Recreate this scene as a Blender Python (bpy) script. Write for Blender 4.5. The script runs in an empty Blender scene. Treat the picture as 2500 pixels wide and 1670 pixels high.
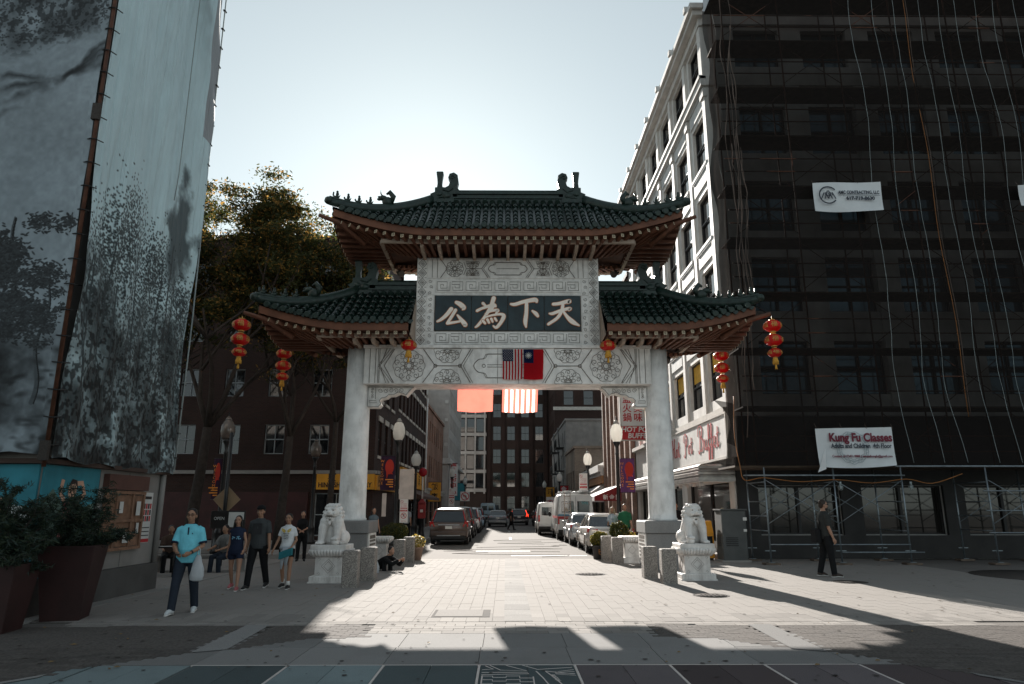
import bpy, bmesh, math, random
from math import sin, cos, pi, radians as R, sqrt, atan2
from mathutils import Vector, Matrix
random.seed(7)
SC = bpy.context.scene
COL = SC.collection
# ---------------------------------------------------------------- camera, sky, sun, exposure
CAM_H = 1.70
cd = bpy.data.cameras.new('camera'); cam = bpy.data.objects.new('camera', cd); COL.objects.link(cam)
cam.location = (0, 0, CAM_H); cam.rotation_euler = (R(90 + 13.4), 0, R(-0.5))
cd.sensor_width = 36; cd.lens = 36 * 1700 / 2500; cd.clip_start = 0.1; cd.clip_end = 4000
SC.camera = cam
SUN_EL, SUN_AZ = 23.0, -7.0            # degrees; azimuth from +Y, negative to the left
wd = bpy.data.worlds.new('World'); SC.world = wd; wd.use_nodes = True
nt = wd.node_tree; nt.nodes.clear()
sky = nt.nodes.new('ShaderNodeTexSky'); sky.sky_type = 'NISHITA'; sky.sun_disc = False
sky.sun_elevation = R(SUN_EL); sky.sun_rotation = R(SUN_AZ)
sky.air_density = 1.0; sky.dust_density = 0.4; sky.ozone_density = 2.5; sky.altitude = 10
bg = nt.nodes.new('ShaderNodeBackground'); bg.inputs[1].default_value = 0.051
wo = nt.nodes.new('ShaderNodeOutputWorld')
hs = nt.nodes.new('ShaderNodeHueSaturation'); hs.inputs['Saturation'].default_value = .36
gm = nt.nodes.new('ShaderNodeGamma'); gm.inputs[1].default_value = .63
sc_ = nt.nodes.new('ShaderNodeVectorMath'); sc_.operation = 'MULTIPLY'; sc_.inputs[1].default_value = (1.74, 1.93, 1.91)
nt.links.new(sky.outputs[0], hs.inputs['Color']); nt.links.new(hs.outputs[0], gm.inputs[0]); nt.links.new(gm.outputs[0], sc_.inputs[0]); nt.links.new(sc_.outputs[0], bg.inputs[0]); nt.links.new(bg.outputs[0], wo.inputs[0])
sl = bpy.data.lights.new('sun', 'SUN'); sl.energy = 5.0; sl.angle = R(0.5); sl.color = (1.0, 0.945, 0.875)
so = bpy.data.objects.new('sun', sl); COL.objects.link(so)
sd = Vector((sin(R(SUN_AZ)) * cos(R(SUN_EL)), cos(R(SUN_AZ)) * cos(R(SUN_EL)), sin(R(SUN_EL))))
so.rotation_euler = sd.to_track_quat('Z', 'Y').to_euler(); so.location = sd * 300
SC.view_settings.view_transform = 'Standard'; SC.view_settings.look = 'None'
SC.view_settings.gamma = 1; SC.view_settings.use_curve_mapping = False
SC.view_settings.exposure = 1.48
SC.cycles.max_bounces = 7; SC.cycles.diffuse_bounces = 3; SC.cycles.glossy_bounces = 3
SC.cycles.transparent_max_bounces = 12; SC.cycles.transmission_bounces = 4
SC.cycles.caustics_reflective = False; SC.cycles.caustics_refractive = False
SC.cycles.sample_clamp_indirect = 6
SC.cycles.use_denoising = True

# photo pixel (2500 px wide) + real distance -> world point, used to read sizes off the photograph
_F, _T = 1700.0, R(13.4)
def ray(px, py):
    x, v = px - 1250, 835 - py
    Y = _F * cos(_T) - v * sin(_T); Z = _F * sin(_T) + v * cos(_T); c, s = cos(R(-.5)), sin(R(-.5))
    return (c * x - s * Y, s * x + c * Y, Z)
def P(px, py, Y):
    r = ray(px, py); k = Y / r[1]; return Vector((r[0] * k, Y, CAM_H + r[2] * k))
def G(px, py, z=0.0):
    r = ray(px, py); k = (z - CAM_H) / r[2]; return Vector((r[0] * k, r[1] * k, z))

# ---------------------------------------------------------------- materials
def _n(t, k, **kw):
    n = t.nodes.new(k)
    for a, b in kw.items(): setattr(n, a, b)
    return n
def M(name, col, rough=.75, metal=0.0, var=.18, scale=2.5, bump=0.0, bscale=40, spec=.35, col2=None, dirt=None, dscale=.7, damt=.5, coat=0.0, emit=None, estr=0, trans=0.0, alpha=1.0):
    m = bpy.data.materials.new(name); m.use_nodes = True; t = m.node_tree; b = t.nodes['Principled BSDF']
    b.inputs['Roughness'].default_value = rough; b.inputs['Metallic'].default_value = metal
    b.inputs['Specular IOR Level'].default_value = spec; b.inputs['Coat Weight'].default_value = coat
    L = t.links.new
    tc = _n(t, 'ShaderNodeTexCoord')
    nz = _n(t, 'ShaderNodeTexNoise'); nz.inputs['Scale'].default_value = scale; nz.inputs['Detail'].default_value = 6
    L(tc.outputs['Object'], nz.inputs['Vector'])
    mx = _n(t, 'ShaderNodeMix', data_type='RGBA')
    c2 = col2 if col2 else tuple(c * (1 - var) for c in col); c1 = col if col2 else tuple(min(1, c * (1 + var)) for c in col)
    mx.inputs['A'].default_value = (*c1, 1); mx.inputs['B'].default_value = (*c2, 1)
    rp = _n(t, 'ShaderNodeValToRGB'); rp.color_ramp.elements[0].position = .32; rp.color_ramp.elements[1].position = .68
    L(nz.outputs['Fac'], rp.inputs['Fac']); L(rp.outputs['Color'], mx.inputs['Factor']); out = mx.outputs['Result']
    if dirt:
        n2 = _n(t, 'ShaderNodeTexNoise'); n2.inputs['Scale'].default_value = dscale; n2.inputs['Detail'].default_value = 9; n2.inputs['Roughness'].default_value = .7
        mp = _n(t, 'ShaderNodeMapping'); mp.inputs['Scale'].default_value = (1, 1, .35)
        L(tc.outputs['Object'], mp.inputs['Vector']); L(mp.outputs['Vector'], n2.inputs['Vector'])
        r2 = _n(t, 'ShaderNodeValToRGB'); r2.color_ramp.elements[0].position = .48; r2.color_ramp.elements[1].position = .72
        mu = _n(t, 'ShaderNodeMath', operation='MULTIPLY'); mu.inputs[1].default_value = damt
        m2 = _n(t, 'ShaderNodeMix', data_type='RGBA'); m2.inputs['B'].default_value = (*dirt, 1)
        L(n2.outputs['Fac'], r2.inputs['Fac']); L(r2.outputs['Color'], mu.inputs[0]); L(mu.outputs[0], m2.inputs['Factor']); L(out, m2.inputs['A']); out = m2.outputs['Result']
    L(out, b.inputs['Base Color'])
    if bump:
        nb = _n(t, 'ShaderNodeTexNoise'); nb.inputs['Scale'].default_value = bscale; nb.inputs['Detail'].default_value = 4
        L(tc.outputs['Object'], nb.inputs['Vector'])
        bp = _n(t, 'ShaderNodeBump'); bp.inputs['Strength'].default_value = bump; bp.inputs['Distance'].default_value = .02
        L(nb.outputs['Fac'], bp.inputs['Height']); L(bp.outputs['Normal'], b.inputs['Normal'])
    if emit: b.inputs['Emission Color'].default_value = (*emit, 1); b.inputs['Emission Strength'].default_value = estr
    if alpha < 1: b.inputs['Alpha'].default_value = alpha
    if trans:                       # thin cloth, paper or leaf that lets light through from behind
        tr = _n(t, 'ShaderNodeBsdfTranslucent'); ms = _n(t, 'ShaderNodeMixShader'); ms.inputs[0].default_value = trans
        L(out, tr.inputs['Color']); L(b.outputs[0], ms.inputs[1]); L(tr.outputs[0], ms.inputs[2])
        L(ms.outputs[0], t.nodes['Material Output'].inputs['Surface'])
    return m
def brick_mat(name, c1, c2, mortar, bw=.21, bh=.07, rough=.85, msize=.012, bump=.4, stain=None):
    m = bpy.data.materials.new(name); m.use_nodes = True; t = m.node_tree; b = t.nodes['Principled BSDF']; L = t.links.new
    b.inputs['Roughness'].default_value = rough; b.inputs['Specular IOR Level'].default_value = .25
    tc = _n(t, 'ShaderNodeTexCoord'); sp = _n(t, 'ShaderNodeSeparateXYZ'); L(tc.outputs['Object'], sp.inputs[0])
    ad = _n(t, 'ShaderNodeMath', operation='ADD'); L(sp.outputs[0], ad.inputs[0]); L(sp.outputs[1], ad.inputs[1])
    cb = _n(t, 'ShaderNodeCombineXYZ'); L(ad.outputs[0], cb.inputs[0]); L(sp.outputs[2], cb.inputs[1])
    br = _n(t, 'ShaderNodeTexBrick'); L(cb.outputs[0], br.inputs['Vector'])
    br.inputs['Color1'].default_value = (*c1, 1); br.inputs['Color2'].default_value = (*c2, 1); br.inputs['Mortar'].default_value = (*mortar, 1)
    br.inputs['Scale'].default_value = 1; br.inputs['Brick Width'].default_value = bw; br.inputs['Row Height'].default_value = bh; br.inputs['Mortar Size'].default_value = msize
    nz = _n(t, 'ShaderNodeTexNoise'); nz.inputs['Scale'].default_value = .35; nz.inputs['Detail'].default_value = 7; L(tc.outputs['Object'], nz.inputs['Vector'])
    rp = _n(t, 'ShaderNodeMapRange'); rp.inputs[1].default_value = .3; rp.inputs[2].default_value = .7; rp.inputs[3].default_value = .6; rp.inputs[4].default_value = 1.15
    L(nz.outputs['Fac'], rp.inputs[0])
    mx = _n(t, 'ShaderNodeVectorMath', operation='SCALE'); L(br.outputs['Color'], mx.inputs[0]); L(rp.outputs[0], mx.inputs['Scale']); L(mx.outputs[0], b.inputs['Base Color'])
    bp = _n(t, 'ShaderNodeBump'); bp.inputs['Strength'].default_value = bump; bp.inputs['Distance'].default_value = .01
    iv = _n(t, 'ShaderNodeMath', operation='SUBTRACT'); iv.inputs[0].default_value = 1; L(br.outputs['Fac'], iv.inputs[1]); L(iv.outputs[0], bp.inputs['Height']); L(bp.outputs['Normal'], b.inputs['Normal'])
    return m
def ground_mat(name, col, col2, rough=.85, s1=1.3, s2=60, bump=.25, stain=(.05, .05, .05), samt=.35):
    m = bpy.data.materials.new(name); m.use_nodes = True; t = m.node_tree; b = t.nodes['Principled BSDF']; L = t.links.new
    b.inputs['Roughness'].default_value = min(1, rough+.08); b.inputs['Specular IOR Level'].default_value = .10
    gm = _n(t, 'ShaderNodeNewGeometry')
    a = _n(t, 'ShaderNodeTexNoise'); a.inputs['Scale'].default_value = s2; a.inputs['Detail'].default_value = 3
    c = _n(t, 'ShaderNodeTexNoise'); c.inputs['Scale'].default_value = s1; c.inputs['Detail'].default_value = 8; c.inputs['Roughness'].default_value = .65
    for q in (a, c): L(gm.outputs['Position'], q.inputs['Vector'])
    r1 = _n(t, 'ShaderNodeValToRGB'); r1.color_ramp.elements[0].position = .35; r1.color_ramp.elements[1].position = .65
    r1.color_ramp.elements[0].color = (*col2, 1); r1.color_ramp.elements[1].color = (*col, 1); L(a.outputs['Fac'], r1.inputs['Fac'])
    r2 = _n(t, 'ShaderNodeValToRGB'); r2.color_ramp.elements[0].position = .5; r2.color_ramp.elements[1].position = .75; L(c.outputs['Fac'], r2.inputs['Fac'])
    mu = _n(t, 'ShaderNodeMath', operation='MULTIPLY'); mu.inputs[1].default_value = samt; L(r2.outputs['Color'], mu.inputs[0])
    mx = _n(t, 'ShaderNodeMix', data_type='RGBA'); L(mu.outputs[0], mx.inputs['Factor']); L(r1.outputs['Color'], mx.inputs['A']); mx.inputs['B'].default_value = (*stain, 1)
    oi = _n(t, 'ShaderNodeObjectInfo'); mr = _n(t, 'ShaderNodeMapRange'); mr.inputs[3].default_value = .82; mr.inputs[4].default_value = 1.12; L(oi.outputs['Random'], mr.inputs[0])
    vs = _n(t, 'ShaderNodeVectorMath', operation='SCALE'); L(mx.outputs['Result'], vs.inputs[0]); L(mr.outputs[0], vs.inputs['Scale']); L(vs.outputs[0], b.inputs['Base Color'])
    bp = _n(t, 'ShaderNodeBump'); bp.inputs['Strength'].default_value = bump; bp.inputs['Distance'].default_value = .004; L(a.outputs['Fac'], bp.inputs['Height']); L(bp.outputs['Normal'], b.inputs['Normal'])
    return m
def glass_mat(name, col=(.02, .025, .03), rough=.06, spec=.6):
    m = M(name, col, rough, 0, .1, 1, spec=spec); return m

# ---------------------------------------------------------------- mesh builder
class MB:
    def __init__(s): s.v = []; s.f = []; s.m = []; s.s = []
    def add(s, vs, fs, mi=0, smooth=False):
        o = len(s.v); s.v += [tuple(q) for q in vs]
        for f in fs: s.f.append([i + o for i in f]); s.m.append(mi); s.s.append(smooth)
        return s
    def bx(s, x0, x1, y0, y1, z0, z1, mi=0):
        return s.add([(x0,y0,z0),(x1,y0,z0),(x1,y1,z0),(x0,y1,z0),(x0,y0,z1),(x1,y0,z1),(x1,y1,z1),(x0,y1,z1)], [(3,2,1,0),(4,5,6,7),(0,1,5,4),(1,2,6,5),(2,3,7,6),(3,0,4,7)], mi)
    def box(s, c, d, mi=0, rz=0.0, rx=0.0):
        mt = Matrix.Translation(c) @ Matrix.Rotation(rz, 4, 'Z') @ Matrix.Rotation(rx, 4, 'X')
        h = [k / 2 for k in d]; vs = [mt @ Vector((a*h[0], b*h[1], g*h[2])) for g in (-1,1) for a, b in ((-1,-1),(1,-1),(1,1),(-1,1))]
        return s.add(vs, [(3,2,1,0),(4,5,6,7),(0,1,5,4),(1,2,6,5),(2,3,7,6),(3,0,4,7)], mi)
    def cbox(s, x0, x1, y0, y1, z0, z1, b=.02, mi=0):      # box with chamfered top and vertical edges
        r = lambda x0, x1, y0, y1, z, c: [(x0+c,y0,z),(x1-c,y0,z),(x1,y0+c,z),(x1,y1-c,z),(x1-c,y1,z),(x0+c,y1,z),(x0,y1-c,z),(x0,y0+c,z)]
        return s.loft([r(x0,x1,y0,y1,z0,b), r(x0,x1,y0,y1,z1-b,b), r(x0+b,x1-b,y0+b,y1-b,z1,b*.6)], mi, smooth=False)
    def loft(s, rings, mi=0, caps=True, smooth=True, closed=True):
        n = len(rings[0]); vs = [q for r in rings for q in r]; fs = []
        for i in range(len(rings) - 1):
            for j in range(n if closed else n - 1):
                k = (j + 1) % n; fs.append((i*n+j, i*n+k, (i+1)*n+k, (i+1)*n+j))
        s.add(vs, fs, mi, smooth)
        if caps and closed:
            o = len(s.v) - len(vs)
            s.f.append([o + i for i in reversed(range(n))]); s.m.append(mi); s.s.append(False)
            s.f.append([o + (len(rings)-1)*n + i for i in range(n)]); s.m.append(mi); s.s.append(False)
        return s
    def tube(s, pts, r, n=8, mi=0, caps=True, smooth=True, flat=1.0, up=None):
        pts = [Vector(p) for p in pts]; rs = r if isinstance(r, (list, tuple)) else [r] * len(pts); rings = []; pu = None
        for i, p in enumerate(pts):
            t = (pts[min(i+1, len(pts)-1)] - pts[max(i-1, 0)])
            if t.length < 1e-9: t = Vector((0,0,1))
            t.normalize()
            if pu is None:
                a = Vector(up) if up else (Vector((0,0,1)) if abs(t.z) < .9 else Vector((0,1,0)))
                pu = a
            u = (pu - t * pu.dot(t)).normalized(); w = t.cross(u); pu = u
            rings.append([p + (w * cos(2*pi*k/n) + u * sin(2*pi*k/n) * flat) * rs[i] for k in range(n)])
        return s.loft(rings, mi, caps, smooth)
    def cyl(s, a, b, r0, r1=None, n=12, mi=0, smooth=True): return s.tube([a, b], [r0, r0 if r1 is None else r1], n, mi, True, smooth)
    def lathe(s, prof, c=(0,0,0), n=20, mi=0, smooth=True, caps=True):
        return s.loft([[(c[0] + r*cos(2*pi*k/n), c[1] + r*sin(2*pi*k/n), c[2] + z) for k in range(n)] for r, z in prof], mi, caps, smooth)
    def prism(s, poly, mt, d, mi=0, mside=None):           # 2-D outline (x,y) -> matrix mt, thickness d along its z (centred)
        n = len(poly); vs = [mt @ Vector((x, y, z)) for z in (-d/2, d/2) for x, y in poly]
        s.add(vs, [tuple(reversed(range(n))), tuple(range(n, 2*n))], mi)
        o = len(s.v) - 2*n
        for i in range(n): s.f.append([o+i, o+(i+1) % n, o+n+(i+1) % n, o+n+i]); s.m.append(mi if mside is None else mside); s.s.append(False)
        return s
    def ell(s, c, r, nu=14, nv=9, mi=0, mt=None):
        rings = []
        for i in range(nv + 1):
            a = -pi/2 + pi * i / nv; q = max(cos(a), .02)
            ring = [Vector((r[0]*q*cos(2*pi*k/nu), r[1]*q*sin(2*pi*k/nu), r[2]*sin(a))) for k in range(nu)]
            rings.append([(mt @ p if mt else p) + Vector(c) for p in ring])
        return s.loft(rings, mi, True, True)
    def quad(s, a, b, c, d, mi=0): return s.add([a, b, c, d], [(0,1,2,3)], mi)
    def grid(s, fn, nu, nv, mi=0, smooth=True, fm=None):
        vs = [fn(i/nu, j/nv) for j in range(nv+1) for i in range(nu+1)]; o = len(s.v); s.v += [tuple(q) for q in vs]; w = nu + 1
        for j in range(nv):
            for i in range(nu):
                s.f.append([o+j*w+i, o+j*w+i+1, o+(j+1)*w+i+1, o+(j+1)*w+i]); s.m.append(fm((i+.5)/nu, (j+.5)/nv) if fm else mi); s.s.append(smooth)
        return s
    def ribbon(s, pts, w, mt, h=.01, mi=0, ends=True):     # raised stroke: 2-D polyline with width(s) -> flat strip of thickness h
        n = len(pts); ws = w if isinstance(w, (list, tuple)) else [w]*n; Lp = []; Rp = []
        for i in range(n):
            a = Vector(pts[max(i-1,0)]); b = Vector(pts[min(i+1,n-1)]); t = (b - a)
            t = t.normalized() if t.length > 1e-9 else Vector((1,0)); nn = Vector((-t.y, t.x)); p = Vector(pts[i])
            Lp.append(p + nn*ws[i]/2); Rp.append(p - nn*ws[i]/2)
        vs = [mt @ Vector((p.x, p.y, z)) for z in (0, h) for p in Lp + Rp]; N = 2*n; fs = []
        for i in range(n-1):
            fs += [(N+i+1, N+i, N+n+i, N+n+i+1), (i, i+1, N+i+1, N+i), (n+i+1, n+i, N+n+i, N+n+i+1)]
        fs += [(0, N, N+n, n), (n-1, 2*n-1, N+2*n-1, N+n-1)]
        return s.add(vs, fs, mi)
    def mesh(s, name, mats):
        me = bpy.data.meshes.new(name); me.from_pydata(s.v, [], s.f)
        for m in (mats if isinstance(mats, (list, tuple)) else [mats]): me.materials.append(m)
        me.polygons.foreach_set('material_index', s.m); me.polygons.foreach_set('use_smooth', s.s); me.update(); return me
    def build(s, name, mats, parent=None, loc=None, recalc=False):
        if parent is not None and not parent.get('_loc'):
            o = ORG.get(parent.name, Vector((0,0,0))); s.v = [(x-o.x, y-o.y, z-o.z) for x, y, z in s.v]
        me = s.mesh(name, mats)
        if recalc:
            bm = bmesh.new(); bm.from_mesh(me); bmesh.ops.recalc_face_normals(bm, faces=bm.faces); bm.to_mesh(me); bm.free()
        return link(name, me, parent, loc)
ORG = {}
def link(name, data, parent=None, loc=None, rot=None, scale=None):
    o = bpy.data.objects.new(name, data); COL.objects.link(o)
    if parent is not None:
        o.parent = parent
        ORG[o.name] = ORG.get(parent.name, Vector((0,0,0)))
        if parent.get('_loc'): o['_loc'] = 1
    if loc is not None: o.location = loc
    if rot is not None: o.rotation_euler = rot
    if scale is not None: o.scale = scale
    return o
def tag(o, label=None, cat=None, group=None, kind=None):
    if label: o['label'] = label
    if cat: o['category'] = cat
    if group: o['group'] = group
    if kind: o['kind'] = kind
    return o
def thing(name, label, cat, loc=(0,0,0), rz=0.0, group=None, local=False):
    # local=True: parts are given in the thing's own frame; otherwise in world coordinates
    o = bpy.data.objects.new(name, None); COL.objects.link(o); o.empty_display_size = .2
    o.location = loc; o.rotation_euler = (0, 0, rz); ORG[o.name] = Vector(loc) if not local else Vector((0,0,0))
    if local: o['_loc'] = 1
    return tag(o, label, cat, group)
def copy_tree(o, parent=None):
    c = o.copy(); COL.objects.link(c)
    if parent is not None: c.parent = parent
    ORG[c.name] = ORG.get(o.name, Vector((0,0,0)))
    for ch in list(o.children): copy_tree(ch, c)
    return c
def bevel(o, w, seg=2, ang=35):
    md = o.modifiers.new('b', 'BEVEL'); md.width = w; md.segments = seg; md.limit_method = 'ANGLE'; md.angle_limit = R(ang); return o
def text_mesh(txt, size, ext=.004, shear=0.0, bold=0.0, spacing=1.0, align='CENTER', width=None):
    cu = bpy.data.curves.new('t', 'FONT'); cu.body = txt; cu.size = size; cu.extrude = ext; cu.shear = shear; cu.offset = bold
    cu.align_x = align; cu.align_y = 'CENTER'; cu.space_character = spacing; cu.resolution_u = 3
    ob = bpy.data.objects.new('t', cu); COL.objects.link(ob); bpy.context.view_layer.update()
    me = bpy.data.meshes.new_from_object(ob.evaluated_get(bpy.context.evaluated_depsgraph_get()))
    bpy.data.objects.remove(ob); bpy.data.curves.remove(cu)
    if width:
        xs = [v.co.x for v in me.vertices]
        if xs:
            k = width / max(1e-6, max(xs) - min(xs))
            for v in me.vertices: v.co.x *= k
    return me
def text(name, txt, size, mt, mat, parent, **kw):         # lettering as flat raised geometry; mt maps its x,y plane into place
    me = text_mesh(txt, size, **kw); me.materials.clear(); me.materials.append(mat); me.transform(mt)
    if parent is not None and not parent.get('_loc'): me.transform(Matrix.Translation(-ORG.get(parent.name, Vector((0,0,0)))))
    me.name = name
    return link(name, me, parent)
def frame(o, x, y):                                        # matrix from origin and two in-plane axes
    o, x, y = Vector(o), Vector(x).normalized(), Vector(y).normalized(); z = x.cross(y)
    return Matrix(((x.x, y.x, z.x, o.x), (x.y, y.y, z.y, o.y), (x.z, y.z, z.z, o.z), (0,0,0,1)))
def front(x, y, z): return frame((x, y, z), (1,0,0), (0,0,1))      # faces -Y
def onleft(x, y, z): return frame((x, y, z), (0,1,0), (0,0,1))     # faces +X (on a wall at the left of the street)
def onright(x, y, z): return frame((x, y, z), (0,-1,0), (0,0,1))   # faces -X
def smooth_pts(pts, k=6):
    out = []; n = len(pts); P_ = [Vector(p) for p in pts]
    for i in range(n-1):
        a, b, c, d = P_[max(i-1,0)], P_[i], P_[i+1], P_[min(i+2,n-1)]
        for j in range(k):
            t = j / k; out.append(.5*((2*b) + (c-a)*t + (2*a-5*b+4*c-d)*t*t + (3*b-a-3*c+d)*t**3))
    out.append(P_[-1]); return out
def remesh(mb, voxel, smooth=2, name='m', mats=None, dec=None):    # weld overlapping volumes into one continuous skin
    me = mb.mesh(name, mats[0] if mats else bpy.data.materials[0]); ob = bpy.data.objects.new('t', me); COL.objects.link(ob)
    md = ob.modifiers.new('r', 'REMESH'); md.mode = 'VOXEL'; md.voxel_size = voxel; md.use_smooth_shade = True
    if smooth: ms = ob.modifiers.new('s', 'SMOOTH'); ms.iterations = smooth; ms.factor = .5
    if dec: mdc = ob.modifiers.new('d', 'DECIMATE'); mdc.ratio = dec
    bpy.context.view_layer.update()
    m2 = bpy.data.meshes.new_from_object(ob.evaluated_get(bpy.context.evaluated_depsgraph_get()))
    bpy.data.objects.remove(ob); bpy.data.meshes.remove(me)
    m2.materials.clear()
    for m in (mats or []): m2.materials.append(m)
    for p in m2.polygons: p.use_smooth = True; p.material_index = 0
    m2.name = name; return m2
def inpoly(x, y, poly):
    c = False; n = len(poly)
    for i in range(n):
        (x1, y1), (x2, y2) = poly[i], poly[i-1]
        if (y1 > y) != (y2 > y) and x < (x2-x1)*(y-y1)/(y2-y1)+x1: c = not c
    return c
# ================================================================ ground
m_ground = ground_mat('far_ground', (.10,.095,.09), (.07,.066,.062))
m_joint = ground_mat('joint_sand', (.17,.155,.145), (.12,.11,.10))
m_paver = ground_mat('pale_paver', (.268,.248,.230), (.21,.193,.178), s1=.5, samt=.28, stain=(.16,.14,.12))
m_granite = ground_mat('granite_slab', (.255,.246,.238), (.145,.142,.138), s1=.9, s2=160, bump=.15, samt=.35, stain=(.13,.12,.11))
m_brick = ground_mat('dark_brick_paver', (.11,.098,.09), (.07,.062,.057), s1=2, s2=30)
m_slate = ground_mat('slate_slab', (.20,.245,.25), (.15,.185,.19), s1=1.5, s2=90, samt=.3)
m_slate_d = ground_mat('dark_slate_slab', (.085,.105,.108), (.06,.074,.077), s1=1.5, s2=90, samt=.3)
m_plum = ground_mat('plum_slab', (.085,.068,.068), (.06,.047,.048), s1=1.5, s2=90, samt=.3)
m_mauve = ground_mat('mauve_slab', (.145,.125,.128), (.10,.086,.09), s1=1.5, s2=90, samt=.3)
m_strip = M('pale_metal_strip', (.52,.47,.44), .5, .0, .1)
m_asphalt = ground_mat('worn_asphalt', (.19,.17,.155), (.14,.125,.113), s1=.35, s2=45, samt=.4, stain=(.13,.12,.11))
m_walk = ground_mat('concrete_sidewalk', (.27,.255,.24), (.20,.19,.18), s1=.5, s2=40, samt=.3)
m_kerb = ground_mat('granite_kerb', (.36,.34,.32), (.24,.23,.215), s2=120)
m_paint = M('road_paint', (.30,.285,.265), .7, 0, .2)
m_iron = ground_mat('cast_iron', (.075,.065,.058), (.05,.044,.04))
MB().bx(-900, 900, -300, 1500, -1.0, -.06).build('ground', m_ground)['kind'] = 'structure'
plaza = tag(MB().bx(-40, 40, -20, 25, -.2, -.014).build('plaza', m_joint), kind='structure')
road = tag(MB().bx(-4.15, 4.75, 25.004, 118, -.2, -.012).bx(-90, 90, 100, 118, -.21, -.016).build('road', m_asphalt), kind='structure')
for s, x0, x1, nm in ((-1, -9.5, -4.29, 'pavement'), (1, 4.89, 9.5, 'pavement')):
    w = tag(MB().bx(x0, x1, 25.6, 100, -.2, .11).build(nm, m_walk), kind='structure')
    kx = -4.29 if s < 0 else 4.75
    ks = MB().bx(kx, kx+.14, 0, 1.49, -.2, .112).mesh('kerb_stone', m_kerb)
    for i in range(24): link('kerb_stone', ks, w, (0, 25.6 + 1.5*i, 0))
    MB().bx(kx, kx+.14, 61.6, 100, -.2, .112).build('far_kerb', m_kerb, w)
# side street at the left, in the shade
sw = tag(MB().bx(-60, -9.5, 29, 37, -.2, .10).build('pavement', m_walk), kind='structure')
# ---- paving
def in_band_left(x, y): return False
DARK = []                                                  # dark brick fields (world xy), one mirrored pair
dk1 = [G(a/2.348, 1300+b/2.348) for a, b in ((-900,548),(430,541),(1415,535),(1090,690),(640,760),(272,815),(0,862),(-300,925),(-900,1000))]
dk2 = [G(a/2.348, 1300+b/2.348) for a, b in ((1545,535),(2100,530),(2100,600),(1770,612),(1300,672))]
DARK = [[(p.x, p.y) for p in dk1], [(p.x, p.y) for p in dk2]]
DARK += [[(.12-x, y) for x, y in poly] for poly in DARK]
rows = []
# big coloured squares, two slabs each, with pale metal strips between
x0s = G(875*1.06496, 1527*1.06496).x; step = 1.06
tilem = MB().bx(0, .508, 0, 1.38, -.1, 0).mesh('paving_tile', m_slate)
mats = {-9:m_slate,-8:m_slate_d,-7:m_slate,-6:m_slate,-5:m_slate_d,-4:m_slate,-3:m_slate,-2:m_slate_d,-1:m_slate,0:m_slate_d,1:None,2:m_mauve,3:m_plum,4:m_mauve,5:m_plum,6:m_mauve,7:m_plum,8:m_slate,9:m_mauve,10:m_slate}
meshes = {}
for k, mm in mats.items():
    for h in range(2):
        q = mm or m_slate_d
        if q.name not in meshes:
            meshes[q.name] = MB().bx(0, .508, 0, 1.5, -.1, 0).mesh('paving_tile', q)
        link('paving_tile', meshes[q.name], plaza, (x0s + k*step + .035 + h*.515, 6.86, random.uniform(-.001, .001)))
stm = MB().bx(-.013, .013, 0, 1.5, -.1, .001).mesh('metal_strip', m_strip)
for k in range(-1, 6): link('metal_strip', stm, plaza, (x0s + k*step + .017, 6.86, 0))
MB().bx(x0s-2*step, x0s+5*step, 8.366, 8.386, -.1, .0012).build('metal_strip', m_strip, plaza)
# engraved street map in the middle square
mt = frame((x0s + step + .035, 6.86, .0005), (1,0,0), (0,1,0)); mp = MB()
pl = lambda pts, w=.014: mp.ribbon(pts, w, mt, .002)
pl([(.05,1.46),(.14,1.30),(.02,1.27)]); pl([(.1,1.48),(.22,1.25),(.5,1.22),(.28,1.48)]); pl([(.46,1.49),(.62,1.28),(1.0,1.38)])
for q in ((.12,1.36),(.2,1.40)): pass
pl([(.6,1.2),(.66,.9),(.72,.5),(.8,.05)]); pl([(.7,1.2),(.78,.9),(.86,.5),(.9,.05)]); pl([(.7,1.2),(1.0,1.06)])
for i in range(4): pl([(.8,1.16-.03*i),(1.01,1.27-.09*i)], .009)
pl([(.02,1.14),(.5,1.15),(.52,1.08),(.02,1.04)])
for i in range(5):
    a = .98 - .16*i; pl([(.04,a),(.14,a),(.14,a-.06),(.28,a-.06),(.28,a),(.42,a),(.42,a-.09),(.56,a-.09)])
pl([(.03,.12),(.03,1.0)]);  pl([(.56,.1),(.56,.95)])
mp.build('map_inlay', m_strip, plaza)
text('map_lettering', 'BOSTON', .07, frame((x0s+step+.82, 7.75, .003), (.18,-.98,0), (.98,.18,0)), m_strip, plaza, ext=.001)
# large granite slabs, two courses
gs = MB().bx(.004, 1.056, .004, .985, -.1, 0).mesh('granite_slab', m_granite)
for r in range(2):
    for k in range(-7, 8): link('granite_slab', gs, plaza, (x0s + k*step + (0 if r == 0 else .02), 8.395 + .99*r, random.uniform(-.0012, .0012)))
# narrow cross course
nb = []
cm = MB().bx(.003, .297, .003, .197, -.1, 0).mesh('paver', m_paver)
for r in range(5):
    for k in range(-22, 24): nb.append((k*.3 + (.15 if r % 2 else 0), 10.385 + .2*r))
# long pavers running up the street, border course in the middle
lm = []
for i in range(-60, 61):
    x = i*.205
    if abs(x) > 12.3: continue
    y = 11.40 + (random.random()*.4 if i % 2 else 0) - .4
    while y < 25:
        a, b = max(y, 11.40), min(y+.41, 24.99)
        if b - a > .04: lm.append((x, a, b))
        y += .41
def dark(x, y): return any(inpoly(x, y, p) for p in DARK)
cands = []
for x, y in nb: cands.append((x+.003, x+.297, y+.003, y+.197))
for x, a, b in lm: cands.append((x+.002, x+.203, a+.002, b-.002))
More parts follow.
